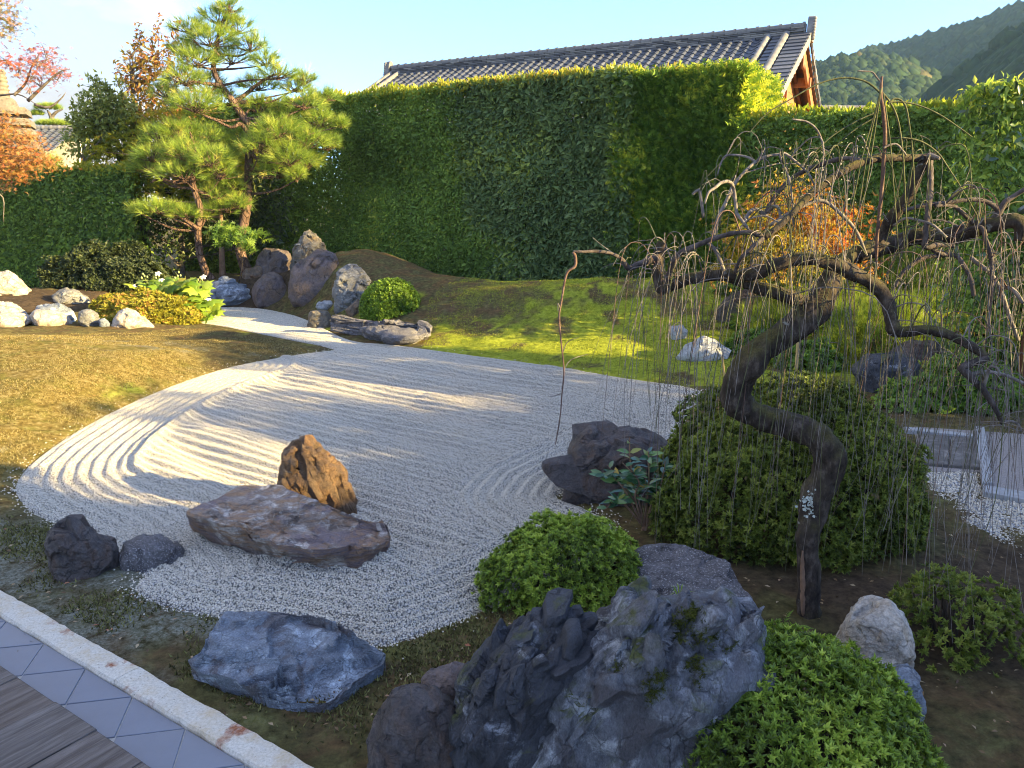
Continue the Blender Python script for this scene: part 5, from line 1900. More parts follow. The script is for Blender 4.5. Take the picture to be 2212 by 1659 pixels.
def hedges():
    aE = float(G(1612, 250, 3.8)[:2] @ E1[:2])
    ae = -4.12
    hedge('tall clipped mixed hedge behind the moss mound with a sunlit top', -21.0, -6.35, HEDGE_B, HEDGE_B + 1.5, 4.83,
          {'camellia_foliage': (GREEN_CAMELLIA, [LEAF, LEAF2], .13, (.1, .85)), 'small_leaved_foliage': (GREEN_CAMELLIA, [LEAF2], .10, (.25, .9)),
           'dense_foliage': (GREEN_CAMELLIA, [LEAF2, LEAF], .105, (.2, .85)), 'oak_foliage': (GREEN_BIG, [LEAF, LEAF2], .15, (.15, .95))}, seed=31, gaps=main_gaps, end=False)
    hedge('taller cedar block of the hedge with sunlight painted into its yellow green end face', -6.75, ae, HEDGE_B + .02, HEDGE_B + 2.6, 4.67,
          {'cedar_foliage': (GREEN_CEDAR, SPRAY, .21, (.15, .95))}, seed=32, density=.80, lump=.07, topn=.9)
    hedge('lower hedge right of the cedar block with yellow shoots along its top', ae + .05, 4.2, HEDGE_B + .1, HEDGE_B + 1.2, 3.78,
          {'small_leaved_foliage': (GREEN_CAMELLIA, [LEAF2, LEAF], .115, (.15, .9)), 'camellia_foliage': (GREEN_CAMELLIA, [LEAF, LEAF2], .135, (.25, .99))}, seed=33, density=.85, end=False,
          gaps=lambda a, z: np.clip(.75 * sstep(vnoise(np.stack([a * 1.3, z * 1.2, 0 * a], -1), 17), .0, .5) * sstep(2.9 - z, 0, .8) * sstep(a, -2.5, 0), 0, .97))


hedges()


def left_hedge():
    """the hedge closing the garden on the left, seen in shade with a sunlit top"""
    r = np.random.default_rng(34)
    pts = [P(-260, 392, 23.0), P(270, 338, 18.6)]
    p0, p1 = pts[0], pts[1]
    zt = 3.05
    root = thing('hedge', ((p0 + p1) / 2) * np.array([1, 1, 0]), 'shadowed clipped hedge at the left with a bright sunlit top edge', 'hedge')
    d = (p1 - p0); d[2] = 0; L = np.linalg.norm(d); d /= L
    nrm = np.array([d[1], -d[0], 0.0])
    if nrm[1] > 0: nrm = -nrm
    buf = Buf()
    for dm, fr in ((.05, 1.0), (.18, .8), (.34, .5), (.8, .7)):
        n = int(L * zt * 520 * fr)
        s = r.uniform(0, L, n); z = r.uniform(.1, zt, n)
        off = -np.abs(r.normal(0, dm, n)) + .10 * fbm(np.stack([s, z, 0 * s], -1), 3, 3)
        p = p0 * np.array([1, 1, 0]) + d[None] * s[:, None] + nrm[None] * off[:, None] + np.array([0, 0, 1])[None] * z[:, None]
        ax = np.array([0, 0, -.3]) + r.normal(size=(n, 3)) * .7
        scatter(buf, LEAF2, p, frames(ax, nrm + r.normal(size=(n, 3)) * .5), r.uniform(.10, .16, n), np.clip(r.uniform(.05, .9, n), 0, .99))
    part('camellia_foliage', buf.mesh('camellia_foliage', GREEN_CAMELLIA, root.location), root, kind='stuff')
    buf = Buf()
    n = int(L * 420)
    s = r.uniform(0, L, n)
    off = -np.abs(r.normal(0, .5, n))
    z = zt + .08 * fbm(np.stack([s * 1.5, off, 0 * s], -1), 3, 5) + r.uniform(-.12, .06, n)
    p = p0 * np.array([1, 1, 0]) + d[None] * s[:, None] + nrm[None] * off[:, None] + np.array([0, 0, 1])[None] * z[:, None]
    ax = np.array([0, 0, .6]) + r.normal(size=(n, 3)) * .7
    scatter(buf, LEAF2, p, frames(ax, r.normal(size=(n, 3))), r.uniform(.08, .14, n), np.clip(r.uniform(.0, .7, n), 0, .99))
    part('young_shoots', buf.mesh('young_shoots', TOP_SHOOT, root.location), root, kind='stuff')
    for i in range(10):
        s = (i + .5) / 10 * L
        q = p0 * np.array([1, 1, 0]) + d * s - nrm * .6
        sb = Buf().add(*limb([q, q + np.array([.05, 0, 1.2]), q + np.array([-.05, 0, 2.9])], [.05, .04, .015], 6, 4))
        bpart('stem', sb, STEM_DARK, root)


left_hedge()


def hedge_column():
    """clipped broad-leaved column at the right edge of the view"""
    r = np.random.default_rng(35)
    Y = 8.6
    pl, pr = P(2150, 300, Y), P(2440, 300, Y)
    zt = P(2150, 172, Y)[2]
    c = np.array([(pl[0] + pr[0]) / 2, Y + .45, 0])
    root = thing('leafy_column', c, 'clipped column of broad glossy leaves at the right edge of the photo', 'hedge')
    w = (pr[0] - pl[0]) / 2
    t = NT('leaf_broad')
    oi = t.n('ShaderNodeObjectInfo')
    col = t.ramp(oi.outputs['Random'], [(0, (0.025, 0.055, 0.020)), (.7, (0.065, 0.125, 0.035)), (.92, (0.15, 0.24, 0.04)), (1, (0.30, 0.34, 0.05))])
    t.done(col, .35, spec=.5)
    leaf = CAM_LEAF.copy(); leaf.materials.clear(); leaf.materials.append(t.m)
    lo = 1.0
    for i in range(290):
        a = r.uniform(-1, .35); z = r.uniform(lo, zt)
        if r.uniform() < .33:
            p = np.array([-w + r.normal() * .04, r.uniform(-.45, .3), z]); n = np.array([-1, -.3, .3])
        else:
            p = np.array([a * w, -.46 + r.normal() * .05, z]); n = np.array([-.1, -1, .4])
        d = np.array([r.normal() * .5, r.normal() * .3, -.6 + r.normal() * .5])
        s = r.uniform(.075, .125)
        part('leaf', leaf, root, p, rot=euler_of(frames(d[None], (n + r.normal(size=3) * .4)[None])[0]), scale=(s, s, s))
    buf = Buf()
    for n_, dm in ((5200, .08), (3200, .22)):
        q = r.uniform(size=n_)
        p = np.zeros((n_, 3)); nn = np.zeros((n_, 3))
        f = q < .6; l = (q >= .6) & (q < .8); tp = q >= .8
        p[f] = np.stack([r.uniform(-w, w, f.sum()), -.42 + np.abs(r.normal(0, dm, f.sum())), r.uniform(.1, zt, f.sum())], -1); nn[f] = [0, -1, .3]
        p[l] = np.stack([-w + .02 + np.abs(r.normal(0, dm, l.sum())), r.uniform(-.42, .42, l.sum()), r.uniform(.1, zt, l.sum())], -1); nn[l] = [-1, 0, .3]
        p[tp] = np.stack([r.uniform(-w, w, tp.sum()), r.uniform(-.42, .42, tp.sum()), zt - np.abs(r.normal(0, dm * .7, tp.sum())) + r.uniform(0, .05, tp.sum())], -1); nn[tp] = [0, 0, 1]
        ax = np.array([0, 0, -.5]) + r.normal(size=(n_, 3)) * .6
        scatter(buf, LEAF, p + c, frames(ax, nn + r.normal(size=(n_, 3)) * .45), r.uniform(.07, .12, n_), np.clip(r.uniform(.1, .97, n_) + .25 * tp, 0, .99))
    part('inner_foliage', buf.mesh('inner_foliage', GREEN_CAMELLIA, c), root, kind='stuff')
    sb = Buf()
    for i in range(6):
        x = r.uniform(-.7, .7) * w
        sb.add(*limb([c + np.array([x, 0, 0]), c + np.array([x + .1, 0, 1.2]), c + np.array([x, .05, zt - .1])], [.035, .03, .01], 6, 4))
    bpart('stem', sb, STEM_DARK, root)


hedge_column()


# ------------------------------------------------------------------ pines
def pine(label, trunk_pts, trunk_px, Y0, pads, boughs, seed, group='garden pines beside the stone group'):
    """trunk_pts: photo points; pads: (u, v, ru, rv, depth offset)"""
    r = np.random.default_rng(seed)
    n = len(trunk_pts)
    b = trunk_pts[0]
    base = gp(b[0], b[1], Y0)
    pts = [P(u, v, Y0 + dy) for u, v, dy in [(q + (0.0,))[:3] if len(q) == 2 else q for q in trunk_pts]]
    pts[0] = base + np.array([0, 0, -.05])
    root = thing('pine_tree', base, label, 'tree', group)
    rad = [px(w * .43, Y0) for w in trunk_px]
    bpart('trunk', Buf().add(*limb(pts, rad, 12, 6, .10, seed)), BARK_PINE, root, smooth=True)
    for bg in boughs:
        bp = [P(u, v, Y0 + dy) for u, v, dy in bg]
        bpart('branch', Buf().add(*limb(bp, np.linspace(.055, .014, len(bp)), 7, 5, .12, seed + 3)), BARK_PINE, root, smooth=True)
    tp = np.array(pts)
    for i, (u, v, ru, rv, dy) in enumerate(pads):
        c = P(u, v, Y0 + dy)
        a, h = px(ru, Y0), px(rv, Y0)
        m = int(22 + 330 * a * max(a * .7, .25))
        h = h * 1.35
        buf = Buf()
        d = r.normal(size=(m, 3)); d /= np.linalg.norm(d, axis=1)[:, None]
        d[:, 2] = np.abs(d[:, 2]) * 1.0 - .25
        rr = r.uniform(.45, 1.0, m) ** .6
        p = c + d * rr[:, None] * np.array([a, a * .75, h]) + r.normal(size=(m, 3)) * .03
        ax = np.array([0, 0, .45]) + d * np.array([1.0, 1.0, .7]) + r.normal(size=(m, 3)) * .22
        w = r.integers(0, 3, m)
        tn = np.clip(r.uniform(.15, .85, m) + .12 * d[:, 2] + (r.uniform(size=m) > .93) * .25, 0, .99)
        Rm = frames(ax, r.normal(size=(m, 3)))
        for k in range(3):
            q = w == k
            scatter(buf, NEED[k], p[q], Rm[q], r.uniform(.17, .27, q.sum()), tn[q])
        o = bpart('needle_pad', buf, PINE_NEEDLE, root)
        # twigs inside the pad, joined to the nearest point of the trunk or its boughs
        sb = Buf()
        j = np.argmin(np.linalg.norm((tp[:, :2] - c[:2]), axis=1) + np.abs(tp[:, 2] - (c[2] - .25)) * 1.5)
        s = tp[j]
        s2 = c + np.array([0, 0, -h * .4])
        mid = (s + s2) / 2 + np.array([0, 0, -.06]) + r.normal(size=3) * .06
        sb.add(*limb([s, mid, s2], [.030, .022, .012], 6, 4, .1, seed))
        for k in r.choice(m, min(m, 26), replace=False):
            sb.add(*limb([s2 + r.normal(size=3) * .02, (s2 + p[k]) / 2 + np.array([0, 0, -.02]), p[k]], [.010, .007, .004], 4, 2))
        bpart('twigs', sb, BARK_PINE, root, kind='stuff')
    return root


def pines():
    B = [(494, 16, 30, 16, 0), (470, 40, 45, 20, .1), (405, 58, 38, 18, -.2), (512, 60, 40, 20, .2), (455, 85, 65, 24, -.1), (540, 98, 42, 20, .1), (400, 108, 34, 18, .3), (575, 130, 36, 18, 0), (425, 130, 48, 22, -.2), (500, 125, 45, 22, .35),
         (598, 160, 42, 18, -.2), (655, 172, 26, 16, .1), (640, 190, 34, 12, .2), (560, 185, 50, 16, .4), (400, 170, 45, 22, -.3), (450, 185, 45, 26, .4), (360, 200, 34, 22, .2), (420, 225, 60, 26, -.4), (480, 215, 40, 22, .2), (560, 232, 52, 20, .3),
         (655, 222, 48, 20, -.2), (705, 210, 30, 12, .2), (620, 250, 50, 22, .3), (690, 262, 36, 22, .1), (735, 268, 14, 8, 0), (600, 285, 60, 26, -.4), (660, 305, 50, 24, -.2), (705, 310, 28, 24, .2), (560, 318, 50, 26, -.5), (625, 340, 55, 28, -.4), (600, 370, 50, 22, -.2), (665, 350, 30, 22, .2), (520, 300, 40, 24, .3), (640, 380, 22, 16, -.3)]
    pine('tallest garden pine, its crown against the sky, trunk beside the stone group',
         [(540, 598), (527, 570, .0), (518, 535, .05), (522, 500, .1), (531, 460, .1), (535, 420, .05), (537, 370, 0), (540, 310, 0), (538, 272, 0), (528, 256, 0), (505, 222, 0), (478, 185, .05), (462, 150, .1), (466, 115, .1), (476, 60, .1), (494, 16, .1)],
         [30, 26, 24, 24, 23, 21, 20, 19, 18, 17, 16, 14, 12, 10, 7, 3], 18.4, B,
         [[(537, 290, 0), (520, 268, -.15), (500, 275, -.3), (470, 262, -.4), (440, 250, -.4)], [(538, 275, 0), (555, 268, -.1), (580, 300, -.2), (640, 318, -.3)], [(505, 222, 0), (535, 200, .1), (560, 180, .15), (600, 160, .1), (650, 172, .1)], [(540, 330, 0), (570, 350, -.3), (620, 352, -.4)], [(478, 185, 0), (440, 180, -.1), (405, 175, -.2)]], 71)
    A = [(455, 345, 50, 26, -.3), (400, 330, 50, 26, -.2), (345, 300, 44, 26, .2), (330, 335, 46, 22, 0), (395, 375, 60, 22, -.3), (475, 372, 40, 24, -.1), (440, 300, 50, 26, .3), (385, 285, 44, 26, .2), (320, 360, 44, 18, .2), (460, 420, 40, 20, .2), (500, 400, 30, 20, .3), (340, 452, 46, 14, -.3), (400, 462, 40, 12, -.1), (300, 455, 18, 8, -.3), (440, 465, 30, 14, .2), (480, 335, 40, 22, .4), (470, 450, 50, 16, .4), (505, 440, 36, 18, .3)]
    pine('shorter left garden pine with a thin leaning trunk',
         [(462, 610), (444, 585, 0), (431, 544, .05), (428, 499, .05), (433, 453, 0), (419, 408, -.05), (415, 354, -.05), (420, 320, 0), (410, 285, 0)],
         [20, 18, 17, 16, 15, 14, 12, 8, 4], 17.9, A, [[(417, 390, 0), (380, 395, -.1), (345, 385, -.1), (325, 395, -.1)], [(415, 350, 0), (450, 352, -.1), (475, 370, -.1)], [(428, 495, 0), (390, 470, -.15), (340, 458, -.25)]], 72)


pines()


# ------------------------------------------------------------------ broad-leaved trees
def leafy_tree(name, label, base, height, crown, mat, tmpl, n, size, seed, trunk_r=.08, bark=BARK_GREY, tint=(.2, .9), spread=.9, wisps=0, group=None, up=.3, cat='tree', limbs=9):
    """crown: list of (centre xyz, rx, ry, rz)"""
    r = np.random.default_rng(seed)
    base = np.asarray(base, float)
    root = thing(name, base, label, cat, group)
    top = base + np.array([0, 0, height])
    tr = [base + np.array([0, 0, -.05]), base + np.array([r.normal() * .08, 0, height * .35]), base + np.array([r.normal() * .15, r.normal() * .1, height * .7]), top]
    bpart('trunk', Buf().add(*limb(tr, [trunk_r, trunk_r * .8, trunk_r * .45, .012], 9, 6, .08, seed)), bark, root, smooth=True)
    buf, sb = Buf(), Buf()
    tp = catmull(tr, 8)
    tot = sum(a * b * c for _, a, b, c in crown)
    for c, rx, ry, rz in crown:
        c = np.asarray(c, float)
        m = max(30, int(n * rx * ry * rz / tot))
        nb = max(3, int(limbs * (rx * ry * rz / tot) ** .5))
        for k in range(nb):
            d = r.normal(size=3); d /= np.linalg.norm(d)
            e = c + d * np.array([rx, ry, rz]) * .85
            s = tp[np.argmin(np.abs(tp[:, 2] - min(e[2] - .3, c[2])) + .4 * np.linalg.norm(tp[:, :2] - e[:2], axis=1))]
            sb.add(*limb([s, (s + e) / 2 + r.normal(size=3) * .08, e], [trunk_r * .4, trunk_r * .22, .005], 5, 4))
        d = r.normal(size=(m, 3)); d /= np.linalg.norm(d, axis=1)[:, None]
        rr = r.uniform(.2, 1.0, m) ** .5 * (1 + .28 * fbm(d * 2.5, 2, seed))
        p = c + d * rr[:, None] * np.array([rx, ry, rz])
        keep = fbm(p * 2.2, 2, seed + 8) > -.55
        p, d = p[keep], d[keep]
        ax = d * .4 + np.array([0, 0, -.2 + up * .5]) + r.normal(size=(len(p), 3)) * .7
        nn = np.array([0, -.2, 1.0]) + r.normal(size=(len(p), 3)) * .6
        tn = np.clip(r.uniform(*tint, len(p)) + .2 * fbm(p * 1.3, 2, seed + 2), 0, .99)
        scatter(buf, tmpl, p, frames(ax, nn), size * r.uniform(.7, 1.3, len(p)), tn)
    for k in range(wisps):
        c, rx, ry, rz = crown[r.integers(0, len(crown))]
        c = np.asarray(c, float)
        s = c + np.array([r.uniform(-.6, .6) * rx, r.uniform(-.6, .6) * ry, rz * .5])
        e = s + np.array([r.normal() * .18, r.normal() * .1, r.uniform(.5, 1.0) * max(rz, .7)])
        pth = catmull([s, (s + e) / 2 + r.normal(size=3) * .05, e], 6)
        sb.add(*tube(pth, np.linspace(.010, .003, len(pth)), 4))
        q = pth[r.integers(3, len(pth), 26)] + r.normal(size=(26, 3)) * .04
        ax = r.normal(size=(26, 3)) + np.array([0, 0, .2])
        scatter(buf, tmpl, q, frames(ax, r.normal(size=(26, 3))), size * r.uniform(.6, 1.1, 26), np.clip(r.uniform(tint[0], 1, 26), 0, .99))
    part('foliage', buf.mesh('foliage', mat, base), root, kind='stuff')
    bpart('branches', sb, bark, root)
    return root


def broad_trees():
    # the thin tree between the two pines, yellow green
    Y = 18.6
    b = gp(480, 588, Y)
    leafy_tree('maple_tree', 'slender tree with yellow green leaves between the two pine trunks', b, 2.6,
               [(P(440, 350, Y + .5), 1.0, .5, .55), (P(360, 410, Y + .6), .75, .5, .28), (P(395, 440, Y + .4), .6, .4, .2), (P(510, 335, Y + .7), .6, .4, .5), (P(300, 400, Y + .7), .5, .4, .3), (P(330, 300, Y + .9), .8, .5, .7), (P(250, 330, Y + .9), .7, .5, .5), (P(390, 250, Y + .9), .7, .5, .6)], YELLOW_LEAF, STAR, 5200, .09, 81, .075, BARK_RED, (.1, .9))
    Y = 17.9
    leafy_tree('maple_tree', 'low broad leaved sapling beside the foot of the pines', gp(505, 580, Y - .6), 1.0, [(P(490, 510, Y - .5), .35, .3, .28), (P(545, 520, Y - .5), .4, .3, .25), (P(480, 500, Y - .6), .3, .2, .15)], FERN_GREEN, STAR, 520, .12, 82, .02, STEM_DARK)
    # trees standing behind the left hedge
    Y = 20.5
    leafy_tree('persimmon_tree', 'upright tree with rust brown autumn leaves rising behind the left pine', gp(330, 600, Y), 5.6,
               [(P(300, 160, Y), .55, .5, .75), (P(345, 190, Y), .5, .5, .9), (P(330, 130, Y), .35, .3, .6), (P(390, 140, Y), .4, .4, .8), (P(300, 235, Y), .55, .5, .6), (P(330, 290, Y), 1.1, .8, .8)], RUST_LEAF, LEAF, 2300, .15, 83, .09, BARK_GREY, (.2, .98), wisps=12)
    Y = 20.0
    leafy_tree('broadleaf_tree', 'pale green bushy tree behind the left hedge beside the rust brown tree', gp(225, 600, Y), 4.2,
               [(P(225, 240, Y), .62, .6, .7), (P(200, 270, Y), .55, .5, .6), (P(250, 290, Y), .9, .7, .75), (P(190, 310, Y), .6, .5, .5), (P(270, 250, Y), .6, .5, .55)], PALE_GREEN, LEAF, 5200, .14, 84, .09, BARK_GREY, (.2, .98), wisps=9)
    leafy_tree('broadleaf_tree', 'dark green broadleaf tree filling the gap behind the pines', gp(390, 600, 20.0), 3.6,
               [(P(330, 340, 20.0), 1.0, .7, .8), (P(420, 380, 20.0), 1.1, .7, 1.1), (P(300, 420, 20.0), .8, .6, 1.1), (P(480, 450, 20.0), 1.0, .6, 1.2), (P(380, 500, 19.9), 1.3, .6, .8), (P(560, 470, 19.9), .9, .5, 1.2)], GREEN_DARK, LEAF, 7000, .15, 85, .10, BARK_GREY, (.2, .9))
    # red maple on the left edge
    Y = 13.2
    b = np.array([P(-170, 600, Y)[0], Y, tz(P(-170, 600, Y)[0], Y)])
    r = np.random.default_rng(86)
    root = thing('maple_tree', b, 'red and orange maple reaching in from the left edge over the stone pagoda', 'tree')
    tr = [b + np.array([0, 0, -.05]), P(-150, 430, Y), P(-120, 300, Y), P(-60, 190, Y), P(-40, 60, Y)]
    bpart('trunk', Buf().add(*limb(tr, [.09, .08, .07, .05, .02], 9, 6, .1, 86)), BARK_GREY, root, smooth=True)
    bs = [[(-60, 190, 0), (-10, 206, -.1), (40, 204, -.2), (85, 230, -.2)], [(60, 218, -.2), (100, 180, -.2), (130, 155, -.2), (150, 150, -.2)], [(30, 206, -.2), (55, 180, -.1), (70, 140, -.1), (90, 110, 0)], [(-60, 190, 0), (-30, 150, -.2), (10, 130, -.2), (30, 140, -.2)], [(-120, 300, 0), (-60, 320, -.3), (0, 345, -.4), (60, 365, -.5)],
          [(-130, 340, 0), (-80, 360, -.2), (-20, 320, -.4), (40, 290, -.4)], [(-40, 60, 0), (0, 40, -.1), (30, 60, -.1)], [(75, 226, -.2), (105, 232, -.2), (130, 215, -.2), (142, 200, -.2)], [(-150, 430, 0), (-80, 440, -.4), (0, 420, -.5), (8, 480, -.5)]]
    for q in bs:
        pp = [P(u, v, Y + dy) for u, v, dy in q]
        bpart('branch', Buf().add(*limb(pp, np.linspace(.026, .004, len(pp)), 6, 5, .1, 5)), BARK_GREY, root, smooth=True)
    buf, tw = Buf(), Buf()
    cl = [(15, 130, 30, 26, 170), (40, 145, 26, 14, 110), (80, 130, 26, 20, 160), (100, 115, 24, 14, 110), (70, 155, 24, 14, 90), (125, 160, 24, 14, 100), (85, 175, 26, 14, 60), (110, 145, 20, 16, 80), (65, 190, 20, 12, 40), (5, 20, 26, 30, 210), (25, 55, 22, 14, 90), (0, 70, 16, 14, 60),
          (10, 265, 30, 24, 170), (25, 300, 36, 24, 240), (60, 300, 24, 16, 110), (5, 330, 34, 24, 260), (40, 345, 44, 20, 300), (85, 350, 40, 18, 240), (20, 375, 50, 16, 300), (-15, 290, 30, 40, 260), (70, 330, 30, 16, 120), (-10, 360, 40, 30, 250), (0, 400, 20, 14, 60)]
    for (u, v, ru, rv, n) in cl:
        c = P(u, v, Y - .3 + r.uniform(-.25, .25))
        n = int(n * (1.0 if 90 < v < 240 else 1.9))
        p = c + r.normal(size=(n, 3)) * np.array([px(ru, Y) * .55, .20, px(rv, Y) * .5])
        base_t = .82 if v < 240 and v > 90 else (.12 if v < 80 else .42)
        tn = np.clip(base_t + r.normal(size=n) * .2, 0, .99)
        scatter(buf, STAR, p, frames(r.normal(size=(n, 3)) + np.array([0, 0, -.3]), np.array([0, -.3, 1]) + r.normal(size=(n, 3)) * .5), r.uniform(.035, .06, n), tn)
        for k in range(4):
            e = p[r.integers(0, n)]
            tw.add(*tube(catmull([c + r.normal(size=3) * .03 + np.array([0, 0, -.1]), (c + e) / 2, e], 3), np.linspace(.008, .002, 7), 4))
    part('foliage', buf.mesh('foliage', MAPLE_RED, b), root, kind='stuff')
    bpart('twigs', tw, BARK_GREY, root, kind='stuff')
    # cloud pruned pine far away
    Y = 32.0
    b = np.array([P(128, 330, Y)[0], Y, 0])
    root = thing('pine_tree', b, 'small far pine with two flat clipped tiers over the hedge on the left', 'tree')
    tr = [b, P(122, 320, Y), P(124, 290, Y), P(112, 255, Y), P(102, 238, Y)]
    bpart('trunk', Buf().add(*limb(tr, [.14, .12, .11, .09, .03], 7, 5, .1, 3)), BARK_GREY, root, smooth=True)
    bpart('branch', Buf().add(*limb([P(112, 252, Y), P(122, 242, Y), P(136, 236, Y)], [.07, .05, .02], 6, 4)), BARK_GREY, root)
    r = np.random.default_rng(87)
    for (u, v, ru, rv, m) in [(105, 233, 26, 8, 300), (80, 246, 14, 6, 120), (120, 268, 40, 7, 380)]:
        bf = Buf()
        d = r.normal(size=(m, 3)); d /= np.linalg.norm(d, axis=1)[:, None]
        d[:, 2] = np.abs(d[:, 2]) - .2
        p = P(u, v, Y) + d * np.array([px(ru, Y), px(ru, Y) * .7, px(rv, Y)]) * r.uniform(.5, 1, (m, 1))
        scatter(bf, NEED[0], p, frames(d + np.array([0, 0, 1.2]), r.normal(size=(m, 3))), r.uniform(.14, .22, m), r.uniform(.3, .9, m))
        bpart('needle_pad', bf, PINE_NEEDLE, root)
    # young pine tuft over the hedge
    b = gp(112, 420, 23.6)
    root = thing('pine_tree', b, 'fresh green pine top poking over the hedge below the pagoda', 'tree')
    bpart('trunk', Buf().add(*limb([b, P(112, 400, 23.6), P(113, 350, 23.6)], [.05, .04, .01], 6, 5)), BARK_PINE, root)
    bf = Buf()
    for (u, v, ru, rv, m) in [(113, 355, 24, 18, 60), (90, 378, 20, 12, 30), (118, 378, 22, 14, 40)]:
        d = r.normal(size=(m, 3)); d /= np.linalg.norm(d, axis=1)[:, None]
        p = P(u, v, 23.6) + d * np.array([px(ru, 23.6), .25, px(rv, 23.6)]) * .8
        scatter(bf, NEED[1], p, frames(d * .6 + np.array([0, 0, 1]), r.normal(size=(m, 3))), r.uniform(.16, .26, m), r.uniform(.5, .95, m))
    bpart('needle_pad', bf, NEEDLE_BRIGHT, root)


broad_trees()

# ================================================================== buildings
def tile_mats():
    t = NT('roof_tile')
    v = t.coord()
    oi = t.n('ShaderNodeObjectInfo')
    n1, n2 = t.noise(7, 6, .65, v), t.noise(40, 4, .6, v)
    c = t.ramp(oi.outputs['Random'], [(0, (0.062, 0.068, 0.084)), (.5, (0.085, 0.092, 0.112)), (.9, (0.115, 0.122, 0.14)), (1, (0.16, 0.16, 0.165))])
    c = t.mix(t.math('MULTIPLY', t.gray(n1, .45, .7), .55), c, (0.050, 0.054, 0.064))
    a = t.done(c, .48, t.bump(n2, .25, .006), .5)
    t = NT('ridge_tile')
    oi = t.n('ShaderNodeObjectInfo')
    n1 = t.noise(9, 6, .65)
    c = t.ramp(oi.outputs['Random'], [(0, (0.055, 0.055, 0.062)), (.45, (0.12, 0.118, 0.122)), (.8, (0.21, 0.20, 0.19)), (1, (0.30, 0.28, 0.25))])
    c = t.mix(t.math('MULTIPLY', t.gray(n1, .45, .7), .5), c, (0.07, 0.068, 0.072))
    b = t.done(c, .6, t.bump(n1, .3, .01), .4)
    t = NT('weathered_tile')
    n1 = t.noise(5, 7, .7)
    c = t.ramp(n1, [(.3, (0.11, 0.108, 0.106)), (.6, (0.23, 0.22, 0.205)), (.75, (0.32, 0.30, 0.27))])
    d = t.done(c, .65, t.bump(n1, .4, .01), .4)
    return a, b, d


TILE_M, RIDGE_M, WEATHER_TILE = tile_mats()


def wood_mat(name, a, b, scale=1.0):
    t = NT(name)
    n = t.noise(3.0 * scale, 7, .65, t.coord((6, 6, .7)), .6)
    n2 = t.noise(30 * scale, 4, .6)
    return t.done(t.ramp(n, [(.3, a), (.7, b)]), .6, t.bump(t.math('ADD', n, t.math('MULTIPLY', n2, .3)), .4, .008), .4)


CEDAR = wood_mat('cedar_board', (0.22, 0.085, 0.032), (0.40, 0.18, 0.07))
CEDAR_DARK = wood_mat('cedar_dark', (0.075, 0.032, 0.018), (0.17, 0.070, 0.034))
PLASTER = NT('plaster').done((0.62, 0.58, 0.50), .9)


def frame_obj(o, ex, ey, ez, pos):
    M_ = Matrix.Identity(4)
    for i, e in enumerate((ex, ey, ez)):
        for j in range(3): M_[j][i] = float(e[j])
    M_.translation = [float(c) for c in pos]
    return M_


def place(name, me, root, org, ex, ey, ez, pos, kind=None):
    o = link(bpy.data.objects.new(name, me))
    o.parent = root
    M_ = frame_obj(o, ex, ey, ez, np.asarray(pos) - org)
    o.matrix_basis = M_                                                  # may mirror the tile
    if kind: o['kind'] = kind
    return o


def pantile_mesh(w, L, th=.028, n=9, flat=False):
    x = np.linspace(0, w * 1.06, n)
    q = x / w
    if flat:
        z = .016 * np.sin(q * math.pi)
    else:
        z = .052 * np.where(q < .62, -np.sin(q / .62 * math.pi) * .55, np.sin((q - .62) / .44 * math.pi) * .75)
    rows = []
    for (y, dz) in ((0, 0.030), (L, .030 * .0 + .030), (L, 0.030 - th), (0, 0.030 - th)):
        rows.append(np.stack([x, np.full(n, y), z + dz + (0.028 * (y / L))], -1))
    V = np.vstack(rows[:3])
    Q = [[r * n + i, r * n + i + 1, (r + 1) * n + i + 1, (r + 1) * n + i] for r in range(2) for i in range(n - 1)]
    return mesh_from('pantile', V, [np.array(Q)], TILE_M, smooth=False)


